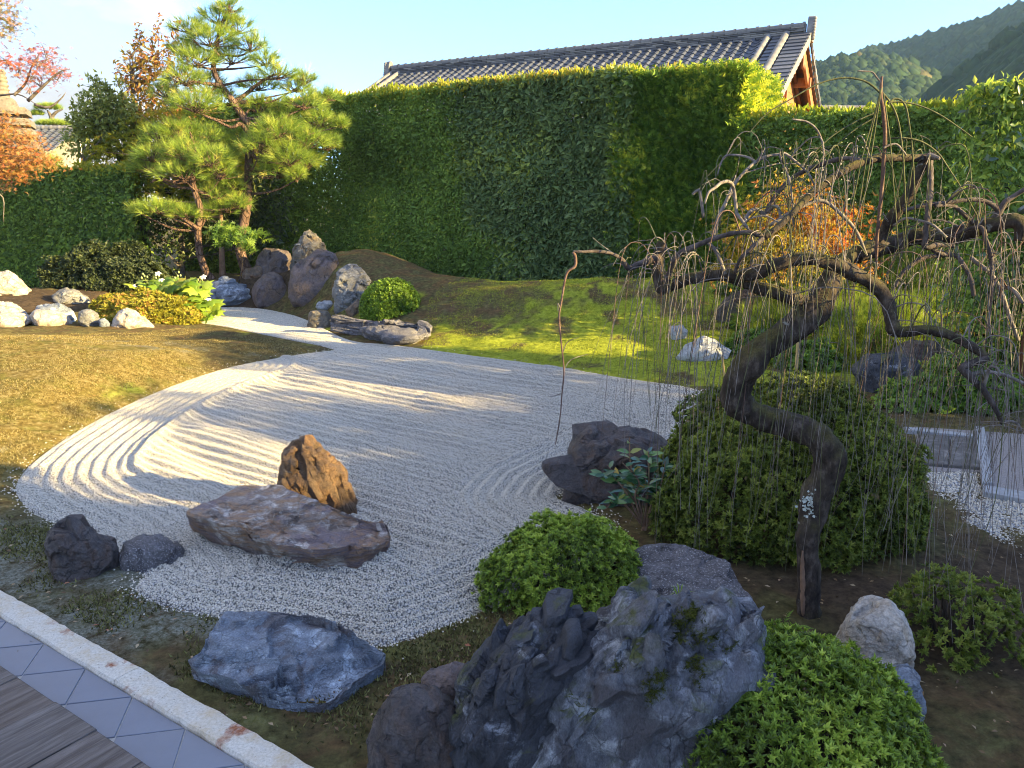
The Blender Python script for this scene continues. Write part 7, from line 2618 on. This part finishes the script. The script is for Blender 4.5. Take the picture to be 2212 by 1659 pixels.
def weeping_tree():
    r = np.random.default_rng(101)
    base = T(1752, 1352)
    Yb = base[1]
    root = thing('weeping_tree', base, 'bare weeping plum tree with a snaking mossy trunk and long hanging twigs', 'tree')

    def pp(lst, dy0=0.0):
        """(u, v, radius in photo px[, depth offset])"""
        pts, rad = [], []
        for q in lst:
            Y = Yb + .12 + dy0 + (q[3] if len(q) > 3 else 0.0)
            pts.append(P(q[0], q[1], Y)); rad.append(px(q[2], Y))
        return np.array(pts), np.array(rad)

    def lim(name, lst, mat, sides=10, rough=.10, dy0=0.0, n=6, seed=0):
        pts, rad = pp(lst, dy0)
        if name == 'branch' and rad.max() < px(5, Yb): rad = rad * 1.3
        o = bpart(name, Buf().add(*limb(pts, rad, sides, n, rough, seed)), mat, root, smooth=True)
        return catmull(pts, n), o

    anchors = []                                    # places where hanging twigs may start: point, weight, kind
    trunk, _ = lim('trunk', [(1753, 1362, 32, -.02), (1748, 1310, 27), (1746, 1209, 26), (1748, 1141, 27), (1766, 1073, 32), (1786, 1025, 34), (1790, 985, 35), (1768, 948, 33), (1715, 921, 29, .05), (1660, 903, 28, .08), (1610, 885, 31, .08), (1590, 856, 33, .06), (1598, 815, 33, .03),
                             (1632, 773, 30, 0), (1680, 732, 30, 0), (1728, 696, 30, .03), (1768, 664, 30, .05), (1786, 630, 27, .08), (1796, 598, 21, .12), (1818, 568, 17, .16), (1850, 548, 16, .20)], BARK_WEEP, 28, .20, n=10, seed=1)
    # peeled pale bark on the near side of the foot
    q, rd = pp([(1734, 1190, 2), (1733, 1225, 5), (1735, 1270, 6), (1734, 1310, 5), (1737, 1335, 2)], -.040)
    bpart('peeled_bark', Buf().add(*limb(q, rd, 8, 6, .3, 4)), BARK_RED, root, smooth=True)
    # flakes of pale lichen where the trunk bends to the foot
    lb = Buf()
    n = 90
    lu, lv_ = 1750 + r.normal(size=n) * 8, 1090 + r.normal(size=n) * 12
    pos = np.array([P(a, b_, Yb + .12 - .066 + abs(a - 1748) * .0005 + .03 * (abs(a - 1748) / 30) ** 2) for a, b_ in zip(lu, lv_)])
    scatter(lb, t_leaf2(.9, .02), pos, frames(r.normal(size=(n, 3)) * np.array([1, .3, 1]), np.array([-.3, -1.0, .1]) + r.normal(size=(n, 3)) * .4), r.uniform(.008, .020, n), r.uniform(0, 1, n))
    bpart('lichen', lb, NT('lichen').done((0.42, 0.45, 0.40), .9), root, kind='stuff')
    main = [
        [(1850, 548, 19, .20), (1880, 538, 18, .22), (1930, 528, 17, .24), (1980, 512, 17, .22), (2035, 512, 18, .18), (2090, 500, 17, .12), (2145, 484, 16, .06), (2190, 478, 17, .02), (2206, 492, 15, 0), (2203, 520, 12, 0)],
        [(1890, 536, 14, .22), (1906, 508, 11, .22), (1922, 478, 11, .20), (1946, 446, 11.5, .18), (1967, 414, 11, .16), (1980, 382, 10.5, .15), (1992, 358, 11, .15), (2002, 344, 13, .15)],
        [(2010, 340, 12, .15), (2000, 342, 9, .15), (1970, 341, 7.5, .13), (1922, 341, 7.5, .10), (1882, 346, 8, .08), (1848, 356, 8, .05), (1824, 369, 7.5, .03), (1792, 388, 7.5, 0), (1760, 412, 7, -.03), (1736, 434, 7, -.05), (1717, 456, 6.5, -.08), (1696, 477, 6.5, -.1), (1672, 497, 7, -.1), (1651, 512, 7, -.1)],
        [(1860, 350, 6, .05), (1835, 342, 4.5, .1), (1808, 345, 4.6, .15), (1776, 354, 4.6, .2), (1744, 367, 5, .24), (1720, 380, 5, .27), (1696, 399, 4.8, .3), (1677, 422, 4.5, .3), (1661, 446, 4.5, .3), (1652, 465, 5, .3)],
        [(2006, 346, 8, .15), (2010, 374, 6, .1), (2010, 406, 6, .06), (2007, 438, 6, .02), (2002, 478, 5.5, -.02), (1999, 510, 5.5, -.04), (2000, 532, 7, -.04), (2030, 529, 5, -.02), (2060, 531, 4.5, 0)],
        [(1436, 628, 11, .15), (1455, 614, 12, .14), (1490, 602, 12, .12), (1520, 597, 12, .1), (1560, 594, 12.5, .06), (1600, 594, 13.5, .02), (1640, 589, 13.5, -.04), (1668, 575, 14, -.08), (1708, 563, 13, -.10), (1748, 560, 13, -.12), (1788, 567, 14, -.13), (1828, 583, 15, -.14), (1858, 597, 15, -.15), (1888, 614, 15, -.16), (1911, 640, 14, -.18), (1921, 668, 13.5, -.2), (1925, 692, 13, -.22), (1931, 712, 15, -.24), (1947, 718, 13, -.25), (1975, 714, 11.5, -.27), (2012, 713, 10.5, -.3), (2044, 721, 9.5, -.32), (2076, 735, 9, -.34), (2103, 751, 9, -.36), (2130, 770, 8.5, -.38)],
        [(2131, 772, 8.5, -.38), (2105, 783, 8.5, -.38), (2078, 794, 8.5, -.38), (2090, 808, 8.5, -.38), (2106, 824, 8, -.38), (2124, 842, 7.5, -.38), (2146, 876, 6, -.38), (2167, 916, 5, -.38)],
        [(1776, 652, 22, .06), (1748, 652, 14, .04), (1718, 645, 14, .02), (1688, 636, 14, .02), (1648, 624, 13, .03), (1618, 612, 13, .04), (1580, 602, 11, .06), (1556, 596, 9, .08)],
        [(1432, 522, 10, .2), (1426, 540, 12, .2), (1423, 562, 11.5, .19), (1420, 590, 10, .18), (1424, 615, 11, .17), (1436, 632, 11, .15)],
        [(1424, 556, 8, .18), (1400, 563, 8, .16), (1378, 572, 6.5, .14), (1358, 579, 6, .12), (1346, 562, 4.2, .1), (1330, 552, 4, .08), (1314, 546, 3.6, .06), (1284, 543, 3.4, .03), (1258, 544, 3.2, 0), (1238, 544, 3, 0)],
        [(1438, 610, 6, .15), (1450, 583, 6.5, .12), (1464, 552, 6.5, .08), (1490, 537, 6, .04), (1530, 520, 5.5, 0), (1574, 506, 5.4, -.04), (1612, 502, 5.2, -.08), (1640, 508, 5.5, -.1), (1655, 514, 6, -.1)],
        [(1651, 512, 6, -.1), (1625, 535, 5, -.12), (1600, 560, 4.5, -.1), (1588, 590, 5, -.05)],
    ]
    for i, l in enumerate(main):
        c, _ = lim('branch', l, BARK_WEEP if max(q[2] for q in l) > 11 else BARK_BRANCH, 16 if max(q[2] for q in l) > 11 else 8, .19, seed=10 + i)
        for k in range(2, len(c), 2): anchors.append((c[k], 0.02 if i == 9 else 1.0 if i in (0, 2, 5, 10, 7) else .5))
    second = [
        [(1664, 486, 2.8), (1704, 461, 3.1), (1736, 444, 3.1), (1768, 433, 3.1), (1792, 441, 3.1), (1816, 462, 3), (1840, 486, 2.8), (1856, 512, 2.6), (1872, 552, 2)],
        [(1541, 513, 3.5, .1), (1552, 470, 3.4, .12), (1568, 437, 3.2, .14), (1584, 402, 3, .16), (1606, 374, 2.8, .18), (1632, 350, 2.6, .2), (1656, 338, 2.6, .2), (1680, 334, 2.4, .2), (1696, 332, 2.2, .2), (1720, 350, 2.1, .18), (1744, 372, 2, .16), (1760, 400, 1.6, .14)],
        [(1632, 350, 2.2, .2), (1616, 340, 2.1, .22), (1590, 335, 2, .24), (1568, 337, 1.9, .26), (1557, 353, 1.6, .26), (1549, 380, 1.1, .26)],
        [(1684, 334, 2, .2), (1692, 356, 2, .15), (1705, 388, 1.9, .1), (1712, 440, 1.7, .08), (1714, 500, 1.4, .05)],
        [(1592, 470, 2.8, .1), (1588, 430, 2.8, .1), (1584, 405, 3, .1), (1576, 393, 3, .05), (1560, 394, 2.8, 0), (1544, 406, 2.4, -.05), (1531, 416, 2, -.1), (1522, 440, 1.5, -.1)],
        [(1592, 462, 2.8, .1), (1604, 478, 2.6), (1618, 498, 2.3), (1628, 530, 1.8)],
        [(1520, 470, 2.6, .3), (1512, 416, 2.6, .3), (1506, 412, 2.5, .3), (1496, 420, 2, .3)],
        [(1655, 466, 4, .3), (1630, 452, 3.4, .28), (1612, 470, 3, .25), (1608, 486, 2.6, .2)],
        [(1660, 458, 3.4, .3), (1672, 446, 3, .2), (1682, 450, 2.6, .1), (1686, 470, 2.2, .05), (1686, 486, 2, .02)],
        [(1530, 524, 3.4), (1548, 545, 3.4), (1560, 575, 3.2), (1566, 592, 3)],
        [(2145, 478, 9, .06), (2160, 455, 7, .05), (2172, 436, 6, .04), (2190, 424, 5, .03), (2215, 408, 4.5, 0)],
        [(2158, 455, 4.5, .05), (2140, 440, 4, .05), (2115, 432, 4, .05), (2085, 432, 3.8, .05), (2055, 437, 3.6, .05), (2020, 440, 3.4, .05), (1985, 446, 3.4, .05), (1952, 455, 3.2, .05)],
        [(2112, 492, 5, .1), (2090, 470, 4.5, .08), (2068, 450, 4, .06), (2052, 444, 3.6, .05), (2020, 445, 3.4, .02)],
        [(2045, 514, 2.6, .1), (2080, 500, 3.5, .05), (2110, 490, 4, 0), (2124, 497, 5, -.03), (2130, 520, 5, -.05), (2138, 545, 4.6, -.06), (2143, 580, 4.4, -.07), (2142, 620, 4, -.08), (2138, 660, 3.6, -.08), (2136, 715, 3.2, -.08)],
        [(1930, 488, 2, .1), (1955, 472, 2.2, .05), (1985, 476, 2.2, 0), (2015, 486, 2.2, -.05), (2045, 513, 2.2, -.08)],
        [(2008, 533, 4.5), (2025, 545, 4.2), (2040, 550, 4), (2065, 552, 4), (2080, 570, 4, -.05), (2096, 600, 3.8, -.1), (2104, 640, 3.5, -.12)],
        [(2040, 552, 5, .1), (2020, 553, 5, .1), (1998, 556, 5, .1), (1975, 568, 4.8, .1), (1950, 590, 4.5, .1), (1934, 620, 3.6, .1)],
        [(2096, 556, 3.6, .1), (2120, 575, 3.6, .05), (2140, 592, 3.6, .02), (2160, 625, 3.6, 0), (2180, 680, 3.2, 0), (2200, 735, 3, 0)],
        [(2158, 625, 3.6, 0), (2175, 620, 3.6, -.05), (2192, 630, 3.6, -.1), (2210, 655, 3.2, -.12)],
        [(1238, 544, 3), (1243, 556, 2.8), (1242, 575, 2.6), (1226, 588, 2.2), (1218, 617, 2), (1213, 650, 1.9), (1208, 682, 1.8), (1211, 727, 1.6), (1218, 800, 1.4), (1214, 850, 1.2), (1210, 900, 1.1), (1200, 960, .9)],
        [(2094, 812, 4, -.38), (2110, 806, 4, -.36), (2140, 804, 3.6, -.34), (2175, 812, 3.2, -.3), (2215, 830, 3, -.3)],
        [(2166, 913, 2.6, -.38), (2185, 910, 2.4, -.38), (2200, 918, 2.2, -.38), (2206, 932, 2, -.38)],
        [(2124, 842, 2.5, -.38), (2136, 800, 2.5, -.42), (2142, 792, 2.4, -.44), (2155, 797, 2, -.46), (2160, 812, 1.6, -.46)],
    ]
    for i, l in enumerate(second):
        mat = TWIG_BROWN if i == 19 else TWIG_GREY if max(q[2] for q in l) < 4.2 else BARK_BRANCH
        c, _ = lim('branch', l, mat, 6, .08, seed=40 + i)
        for k in range(3, len(c), 3): anchors.append((c[k], .03 if i == 19 else .8))
    # the upright leader with its arching shoots
    c, _ = lim('leader', [(1890, 612, 3, .1), (1893, 560, 3.2, .1), (1896, 495, 3.6, .08), (1904, 420, 4, .05), (1909, 350, 4.2, .03), (1912, 300, 4.2, .02), (1909, 250, 4, 0), (1903, 205, 3.4, 0), (1905, 165, 2.4, 0)], TWIG_BROWN, 8, .1, seed=70)
    shoots = [
        [(1901, 200, 2.3), (1884, 185, 2.2), (1865, 174, 2.1), (1833, 168, 2), (1801, 171, 1.8), (1761, 184, 1.7), (1705, 216, 1.4), (1657, 245, 1.2), (1617, 288, .9)],
        [(1903, 178, 1.6), (1895, 168, 1.6), (1885, 156, 1.5), (1870, 154, 1.4), (1852, 153, 1.2)],
        [(1906, 200, 2.2), (1925, 225, 2.2), (1940, 262, 2), (1950, 330, 1.8), (1955, 420, 1.6), (1960, 520, 1.3), (1958, 600, 1)],
        [(1918, 225, 2.2), (1930, 214, 2.2), (1945, 216, 2.1), (1957, 232, 2), (1964, 270, 1.9), (1970, 320, 1.8), (1975, 400, 1.5), (1976, 480, 1.2)],
        [(1908, 320, 2.4), (1920, 314, 2.4), (1937, 312, 2.2), (1952, 328, 2), (1958, 336, 1.6)],
        [(1916, 222, 2), (1945, 220, 1.8), (1985, 228, 1.7), (2030, 248, 1.5), (2075, 278, 1.3), (2100, 296, 1)],
        [(1912, 300, 2, .05), (1950, 298, 2), (1990, 306, 1.9), (2025, 330, 1.8), (2050, 365, 1.6), (2085, 420, 1.4), (2110, 465, 1.2)],
        [(1900, 240, 1.5), (1850, 262, 1.4), (1790, 300, 1.3), (1722, 368, 1)],
        [(1896, 250, 1.5), (1840, 285, 1.4), (1780, 340, 1.2), (1720, 400, .9)],
        [(1780, 420, 2, .2), (1782, 360, 2.2, .2), (1778, 315, 2.3, .2), (1766, 282, 2.3, .2), (1745, 264, 2.3, .2), (1722, 259, 2.1, .2), (1711, 258, 1.6, .2)],
        [(1905, 190, 1.6), (1890, 250, 1.5), (1872, 340, 1.4), (1858, 430, 1.3), (1845, 530, 1.1), (1838, 640, .8)],
        [(1903, 195, 1.7), (1896, 240, 1.6), (1884, 320, 1.5), (1868, 420, 1.3), (1858, 500, 1.1)],
        [(1904, 190, 1.6), (1888, 250, 1.4), (1862, 340, 1.3), (1846, 420, 1.2), (1820, 520, 1)],
        [(1908, 200, 1.5), (1922, 300, 1.4), (1930, 400, 1.3), (1936, 470, 1.1), (1942, 560, .9)],
    ]
    for i, l in enumerate(shoots):
        c, _ = lim('shoot', l, TWIG_GREEN if i not in (1, 4, 9) else TWIG_GREY, 5, 0, dy0=(-.04 if i > 9 else 0), seed=80 + i)

    # hanging twigs
    W = np.array([a[1] for a in anchors]); W = W / W.sum()
    fine = Buf()
    made = 0
    mats = [TWIG_GREEN, TWIG_GREY, TWIG_GREEN, TWIG_GREEN, TWIG_GREY, TWIG_BROWN]

    def hang(s, big, veil=False):
        nonlocal made
        out = r.normal(size=3) * np.array([.10, .12, 0])
        out[2] = r.uniform(.02, .14) if big else r.uniform(0, .05)
        tip_dx = r.normal() * (.09 if veil else .13) - .02
        L = r.uniform(.5, 1.75) if big else r.uniform(.35, 1.1)
        if veil: L = r.uniform(.8, 1.8)
        gz = .12 + r.uniform(0, .35)
        L = min(L, s[2] - gz - .1)
        if L < .2: return
        p1 = s + out * .55 + np.array([0, 0, out[2] * .35])
        p2 = s + out * 1.1 + np.array([tip_dx * .15, 0, -L * .08])
        p3 = s + out * 1.35 + np.array([tip_dx * .55, r.normal() * .05, -L * .5])
        p4 = s + out * 1.4 + np.array([tip_dx, r.normal() * .08, -L])
        pth = catmull([s, p1, p2, p3, p4], 4)
        r0 = r.uniform(.0022, .0040) if big else r.uniform(.0014, .0023)
        rad = np.linspace(r0, r0 * .32, len(pth))
        if big and made < 260:
            bpart('twig', Buf().add(*tube(pth, rad, 5)), mats[r.integers(0, 6)], root)
            made += 1
        else:
            fine.add(*tube(pth, rad, 4))
        for _ in range(r.integers(0, 3) if big else 0):
            k = r.integers(3, len(pth) - 2)
            e = pth[k] + np.array([r.normal() * .07, r.normal() * .05, -r.uniform(.06, .3)])
            q = catmull([pth[k], (pth[k] + e) / 2 + np.array([r.normal() * .02, 0, .02]), e], 3)
            fine.add(*tube(q, np.linspace(r0 * .5, r0 * .22, len(q)), 4))

    for k in range(165):
        s = anchors[r.choice(len(anchors), p=W)][0]
        hang(np.array(s), True)
    # denser curtains at the left stub and at the right end
    for k in range(34):
        s = P(r.uniform(1395, 1480), r.uniform(520, 630), Yb + .12 + r.uniform(.0, .3))
        hang(s, k % 3 == 0)
    for k in range(24):
        s = P(r.uniform(1960, 2230), r.uniform(440, 640), Yb + .1 + r.uniform(-.35, .35))
        hang(s, k % 3 == 0)
    for k in range(18):
        s = P(r.uniform(2060, 2230), r.uniform(760, 930), Yb - .25 + r.uniform(-.12, .2))
        hang(s, False)
    # a veil of the finest twigs
    for k in range(90):
        hang(np.array(anchors[r.choice(len(anchors), p=W)][0]), False, True)
    # short crooked spurs along the older limbs
    for k in range(60):
        s = np.array(anchors[r.integers(0, len(anchors))][0])
        d = r.normal(size=3); d[2] = abs(d[2]) * .8; d /= np.linalg.norm(d)
        e = s + d * r.uniform(.04, .2)
        q = catmull([s, (s + e) / 2 + r.normal(size=3) * .015, e + np.array([0, 0, -.03])], 3)
        fine.add(*tube(q, np.linspace(.003, .001, len(q)), 4))
    bpart('fine_twigs', fine, TWIG_GREY, root, kind='stuff')
    # a cut stub at the knob
    q, rd = pp([(2008, 338, 8, .12), (2022, 340, 5, .06), (2030, 342, 3, .04)])
    bpart('stub', Buf().add(*limb(q, rd, 7, 4)), TWIG_GREY, root)


weeping_tree()


# slender bamboo stakes behind the tree
def stake(label, u0, v0, u1, v1, Y, w):
    a, b = P(u0, v0, Y), P(u1, v1, Y)
    a[2] = tz(a[0], a[1]) - .05
    t = STAKE
    c = np.array([a[0], a[1], 0])
    n = 24
    pts = a + (b - a) * np.linspace(0, 1, n)[:, None]
    rad = np.full(n, px(w / 2, Y)); rad[::5] *= 1.15
    V, Q, T_ = tube(pts, rad, 8)
    single('bamboo_stake', mesh_from('bamboo_stake', V - c, [Q, T_], t, smooth=True), c, label, 'stake', 'bamboo stakes behind the weeping tree')


STAKE = NT('bamboo').done((0.42, 0.30, 0.12), .5)
stake('short bamboo stake standing behind the lower bend of the weeping tree trunk', 1720, 830, 1728, 690, 6.0, 8)
stake('thin bamboo stake in the bright moss beside the smooth pale blue rock', 1568, 835, 1560, 770, 9.3, 5)


# grass and fern tufts on the foreground rocks and by the trunk
def tufts():
    r = np.random.default_rng(120)
    specs = [('grass_tuft', 'few bright grass blades sprouting from the top of the pale craggy rock', (1468, 1300), 14, .10, -.05, 1.75), ('grass_tuft', 'small grass tuft on the mossy ledge of the pale craggy rock', (1425, 1410), 10, .07, -.1, 1.6)]
    for name, lab, (u, v), n, L, dy, Y in specs:
        c = P(u, v, T(1290, 1720)[1] + (.55 if v < 1350 else .38))
        root = thing(name, c, lab, 'grass tuft')
        for k in range(n):
            a = r.uniform(0, 6.28)
            d = np.array([math.cos(a) * .6, math.sin(a) * .6, r.uniform(.5, 1.2)]); d /= np.linalg.norm(d)
            e = d * L * r.uniform(.6, 1.1)
            m = e * .55 + np.array([0, 0, .02]); s = np.cross(d, [0, 0, 1.0]); s /= np.linalg.norm(s) + 1e-6
            w = .0035
            V = np.array([-s * w, s * w, m + s * w * .8, m - s * w * .8, e - np.array([0, 0, .012])])
            part('blade', mesh_from('blade', V, [np.array([[0, 1, 2, 3]]), np.array([[3, 2, 4]])], FERN_GREEN, {'tint': np.full(5, r.uniform(.6, .95))}), root)
    c = T(1690, 1400)
    c = P(1680, 1392, Yfern := T(1735, 1690)[1] + .42)
    root = thing('fern', c, 'bright fern frond rising behind the bottom azalea shrub', 'fern')
    lv, lf = t_leaf2(.34, .05)
    for k, (dx, h) in enumerate([(.12, .10), (-.02, .13), (.05, .16), (-.10, .07), (.16, .05)]):
        e = np.array([dx, .02 * k - .04, h])
        pth = catmull([np.zeros(3), e * .55 + np.array([0, 0, .04]), e], 6)
        b = Buf().add(*tube(pth + c, np.linspace(.0022, .0008, len(pth)), 4), tint=.6)
        for j in range(2, len(pth)):
            for sg in (-1, 1):
                d = np.array([.4 * sg, -.3, .35]) + (pth[j] - pth[j - 1]) * 8
                scatter(b, (lv, lf), (pth[j] + c)[None], frames(d[None], np.array([[0, -.5, 1.0]])), [.032 * (1.15 - j / len(pth))], [.75])
        bpart('frond', b, FERN_GREEN, root)


tufts()


def fallen_leaves():
    """scattered leaves on the moss, soil and gravel"""
    r = np.random.default_rng(130)
    b = Buf()
    n = 900
    pos = []
    for (u0, u1, v0, v1, k) in [(-20, 700, 640, 900, 260), (0, 420, 1090, 1420, 160), (480, 1100, 1330, 1600, 120), (1450, 2200, 1080, 1650, 330), (900, 1650, 680, 840, 130), (1550, 2200, 620, 980, 240)]:
        for _ in range(k):
            u, v = r.uniform(u0, u1), r.uniform(v0, v1)
            p = G(u, v, .05); p[2] = tz(p[0], p[1]) + .012
            if sdist(np.array([p[0]]), np.array([p[1]]))[0] > .03: pos.append(p)
    p = np.array(pos)
    scatter(b, t_leaf2(.5, .12), p, frames(np.c_[r.normal(size=(len(p), 2)), r.normal(size=len(p)) * .15], np.c_[r.normal(size=(len(p), 2)) * .3, np.ones(len(p))]), r.uniform(.016, .036, len(p)), r.uniform(0, 1, len(p)))
    m = foliage_mat('fallen_leaf', [(0, (0.09, 0.055, 0.03)), (.5, (0.24, 0.15, 0.07)), (.85, (0.42, 0.33, 0.20)), (1, (0.35, 0.12, 0.06))], .7, .1)
    o = struct('fallen_leaves', b.mesh('fallen_leaves', m, (0, 0, 0)), kind='stuff')


fallen_leaves()


# ================================================================== beyond the right of the view: unseen wing, corridor and trees added to shade the garden
def wing():
    """unseen building added on the right to block the low sun"""
    c = AB(11.5, 2.6)
    rot = -R(31)
    root = thing('added_shade_wing', c, 'unseen tile roofed wing added right of the view to shade the garden', 'building')
    b = Buf(); box_buf(b, AB(12.2, 2.0, 1.7), (3.6, 7.8, 3.4), rot)
    bpart('wall', b, PLASTER, root)
    V = []
    for bb in (-2.4, 6.55):
        V += [AB(9.2, bb, 3.35), AB(12.2, bb, 5.55), AB(15.2, bb, 3.35), AB(9.2, bb, 3.2), AB(15.2, bb, 3.2)]
    Q = [[0, 1, 6, 5], [1, 2, 7, 6], [3, 8, 9, 4], [0, 5, 8, 3], [2, 4, 9, 7]]
    T_ = [[0, 3, 1], [1, 3, 4], [1, 4, 2], [5, 6, 8], [6, 9, 8], [6, 7, 9]]
    part('roof', mesh_from('roof', np.array(V) - c, [np.array(Q), np.array(T_)], TILE_M), root)
    pts = np.array([AB(12.2, q, 5.6) for q in np.linspace(-2.4, 6.55, 30)])
    Vt, Qt, Tt = tube(pts, np.full(30, .13), 8)
    part('ridge', mesh_from('ridge', Vt - c, [Qt, Tt], WEATHER_TILE), root)


wing()


def corridor():  # unseen block added to keep the sun off the large azalea
    c = AB(11.2, 8.7)
    rot = -R(31)
    root = thing('added_shade_corridor', c, 'unseen low roofed corridor added beyond the wing to shade the garden', 'building')
    b = Buf(); box_buf(b, AB(11.2, 8.75, 1.65), (1.5, 4.1, 3.3), rot)
    bpart('wall', b, PLASTER, root)
    V = []
    for bb in (6.58, 10.9):
        V += [AB(10.0, bb, 3.25), AB(11.2, bb, 4.8), AB(12.4, bb, 3.25), AB(10.0, bb, 3.15), AB(12.4, bb, 3.15)]
    Q = [[0, 1, 6, 5], [1, 2, 7, 6], [3, 8, 9, 4], [0, 5, 8, 3], [2, 4, 9, 7]]
    T_ = [[0, 3, 1], [1, 3, 4], [1, 4, 2], [5, 6, 8], [6, 9, 8], [6, 7, 9]]
    part('roof', mesh_from('roof', np.array(V) - c, [np.array(Q), np.array(T_)], TILE_M), root)


corridor()
for i, (a, b, h, cr, n, lab) in enumerate([
    (10.0, 8.45, 5.6, [((0, .1, 3.8), .8, 1.15, 1.75), ((.2, -.5, 2.3), .8, 1.55, 1.75)], 7000, 'unseen evergreen added for shade right of the view beside the added wing'),
    (10.5, 11.5, 6.6, [((0, 0, 4.5), 1.0, 1.45, 2.0), ((0, .1, 2.4), 1.2, 1.4, 1.5)], 7500, 'tall dense unseen evergreen added for shade, second from the added wing'),
    (11.0, 16.5, 8.9, [((0, 0, 6.2), 1.7, 1.6, 2.7), ((0, 0, 3.0), 1.9, 1.5, 1.8)], 9000, 'largest unseen evergreen added for shade, farthest from the added wing'),
    (10.6, 13.7, 4.2, [((0, 0, 2.7), 1.0, 1.0, 1.35)], 3600, 'low round unseen evergreen added for shade between two taller ones'),
]):
    p = AB(a, b)  # unseen evergreens, added and sized to shade chosen strips of the garden
    leafy_tree('added_shade_tree', lab, p, h, [(p + np.array(c0), x, y, z) for c0, x, y, z in cr], GREEN_DARK, LEAF2, n, .23, 300 + i, .11, BARK_GREY)


# ------------------------------------------------------------------ air
def haze():
    V = np.array([[x, y, z] for z in (-1.2, 260.0) for y in (-60.0, 1250.0) for x in (-900.0, 1100.0)])
    Q = np.array([[0, 2, 3, 1], [4, 5, 7, 6], [0, 1, 5, 4], [2, 6, 7, 3], [0, 4, 6, 2], [1, 3, 7, 5]])
    m = bpy.data.materials.new('air')
    m.use_nodes = True
    nt = m.node_tree
    nt.nodes.clear()
    out = nt.nodes.new('ShaderNodeOutputMaterial')
    pv = nt.nodes.new('ShaderNodeVolumePrincipled')
    pv.inputs['Color'].default_value = (0.45, 0.70, 1.0, 1)
    pv.inputs['Density'].default_value = 0.00024
    pv.inputs['Anisotropy'].default_value = 0.2
    nt.links.new(pv.outputs[0], out.inputs['Volume'])
    struct('haze', mesh_from('haze', V, [Q], m), kind='stuff')


haze()
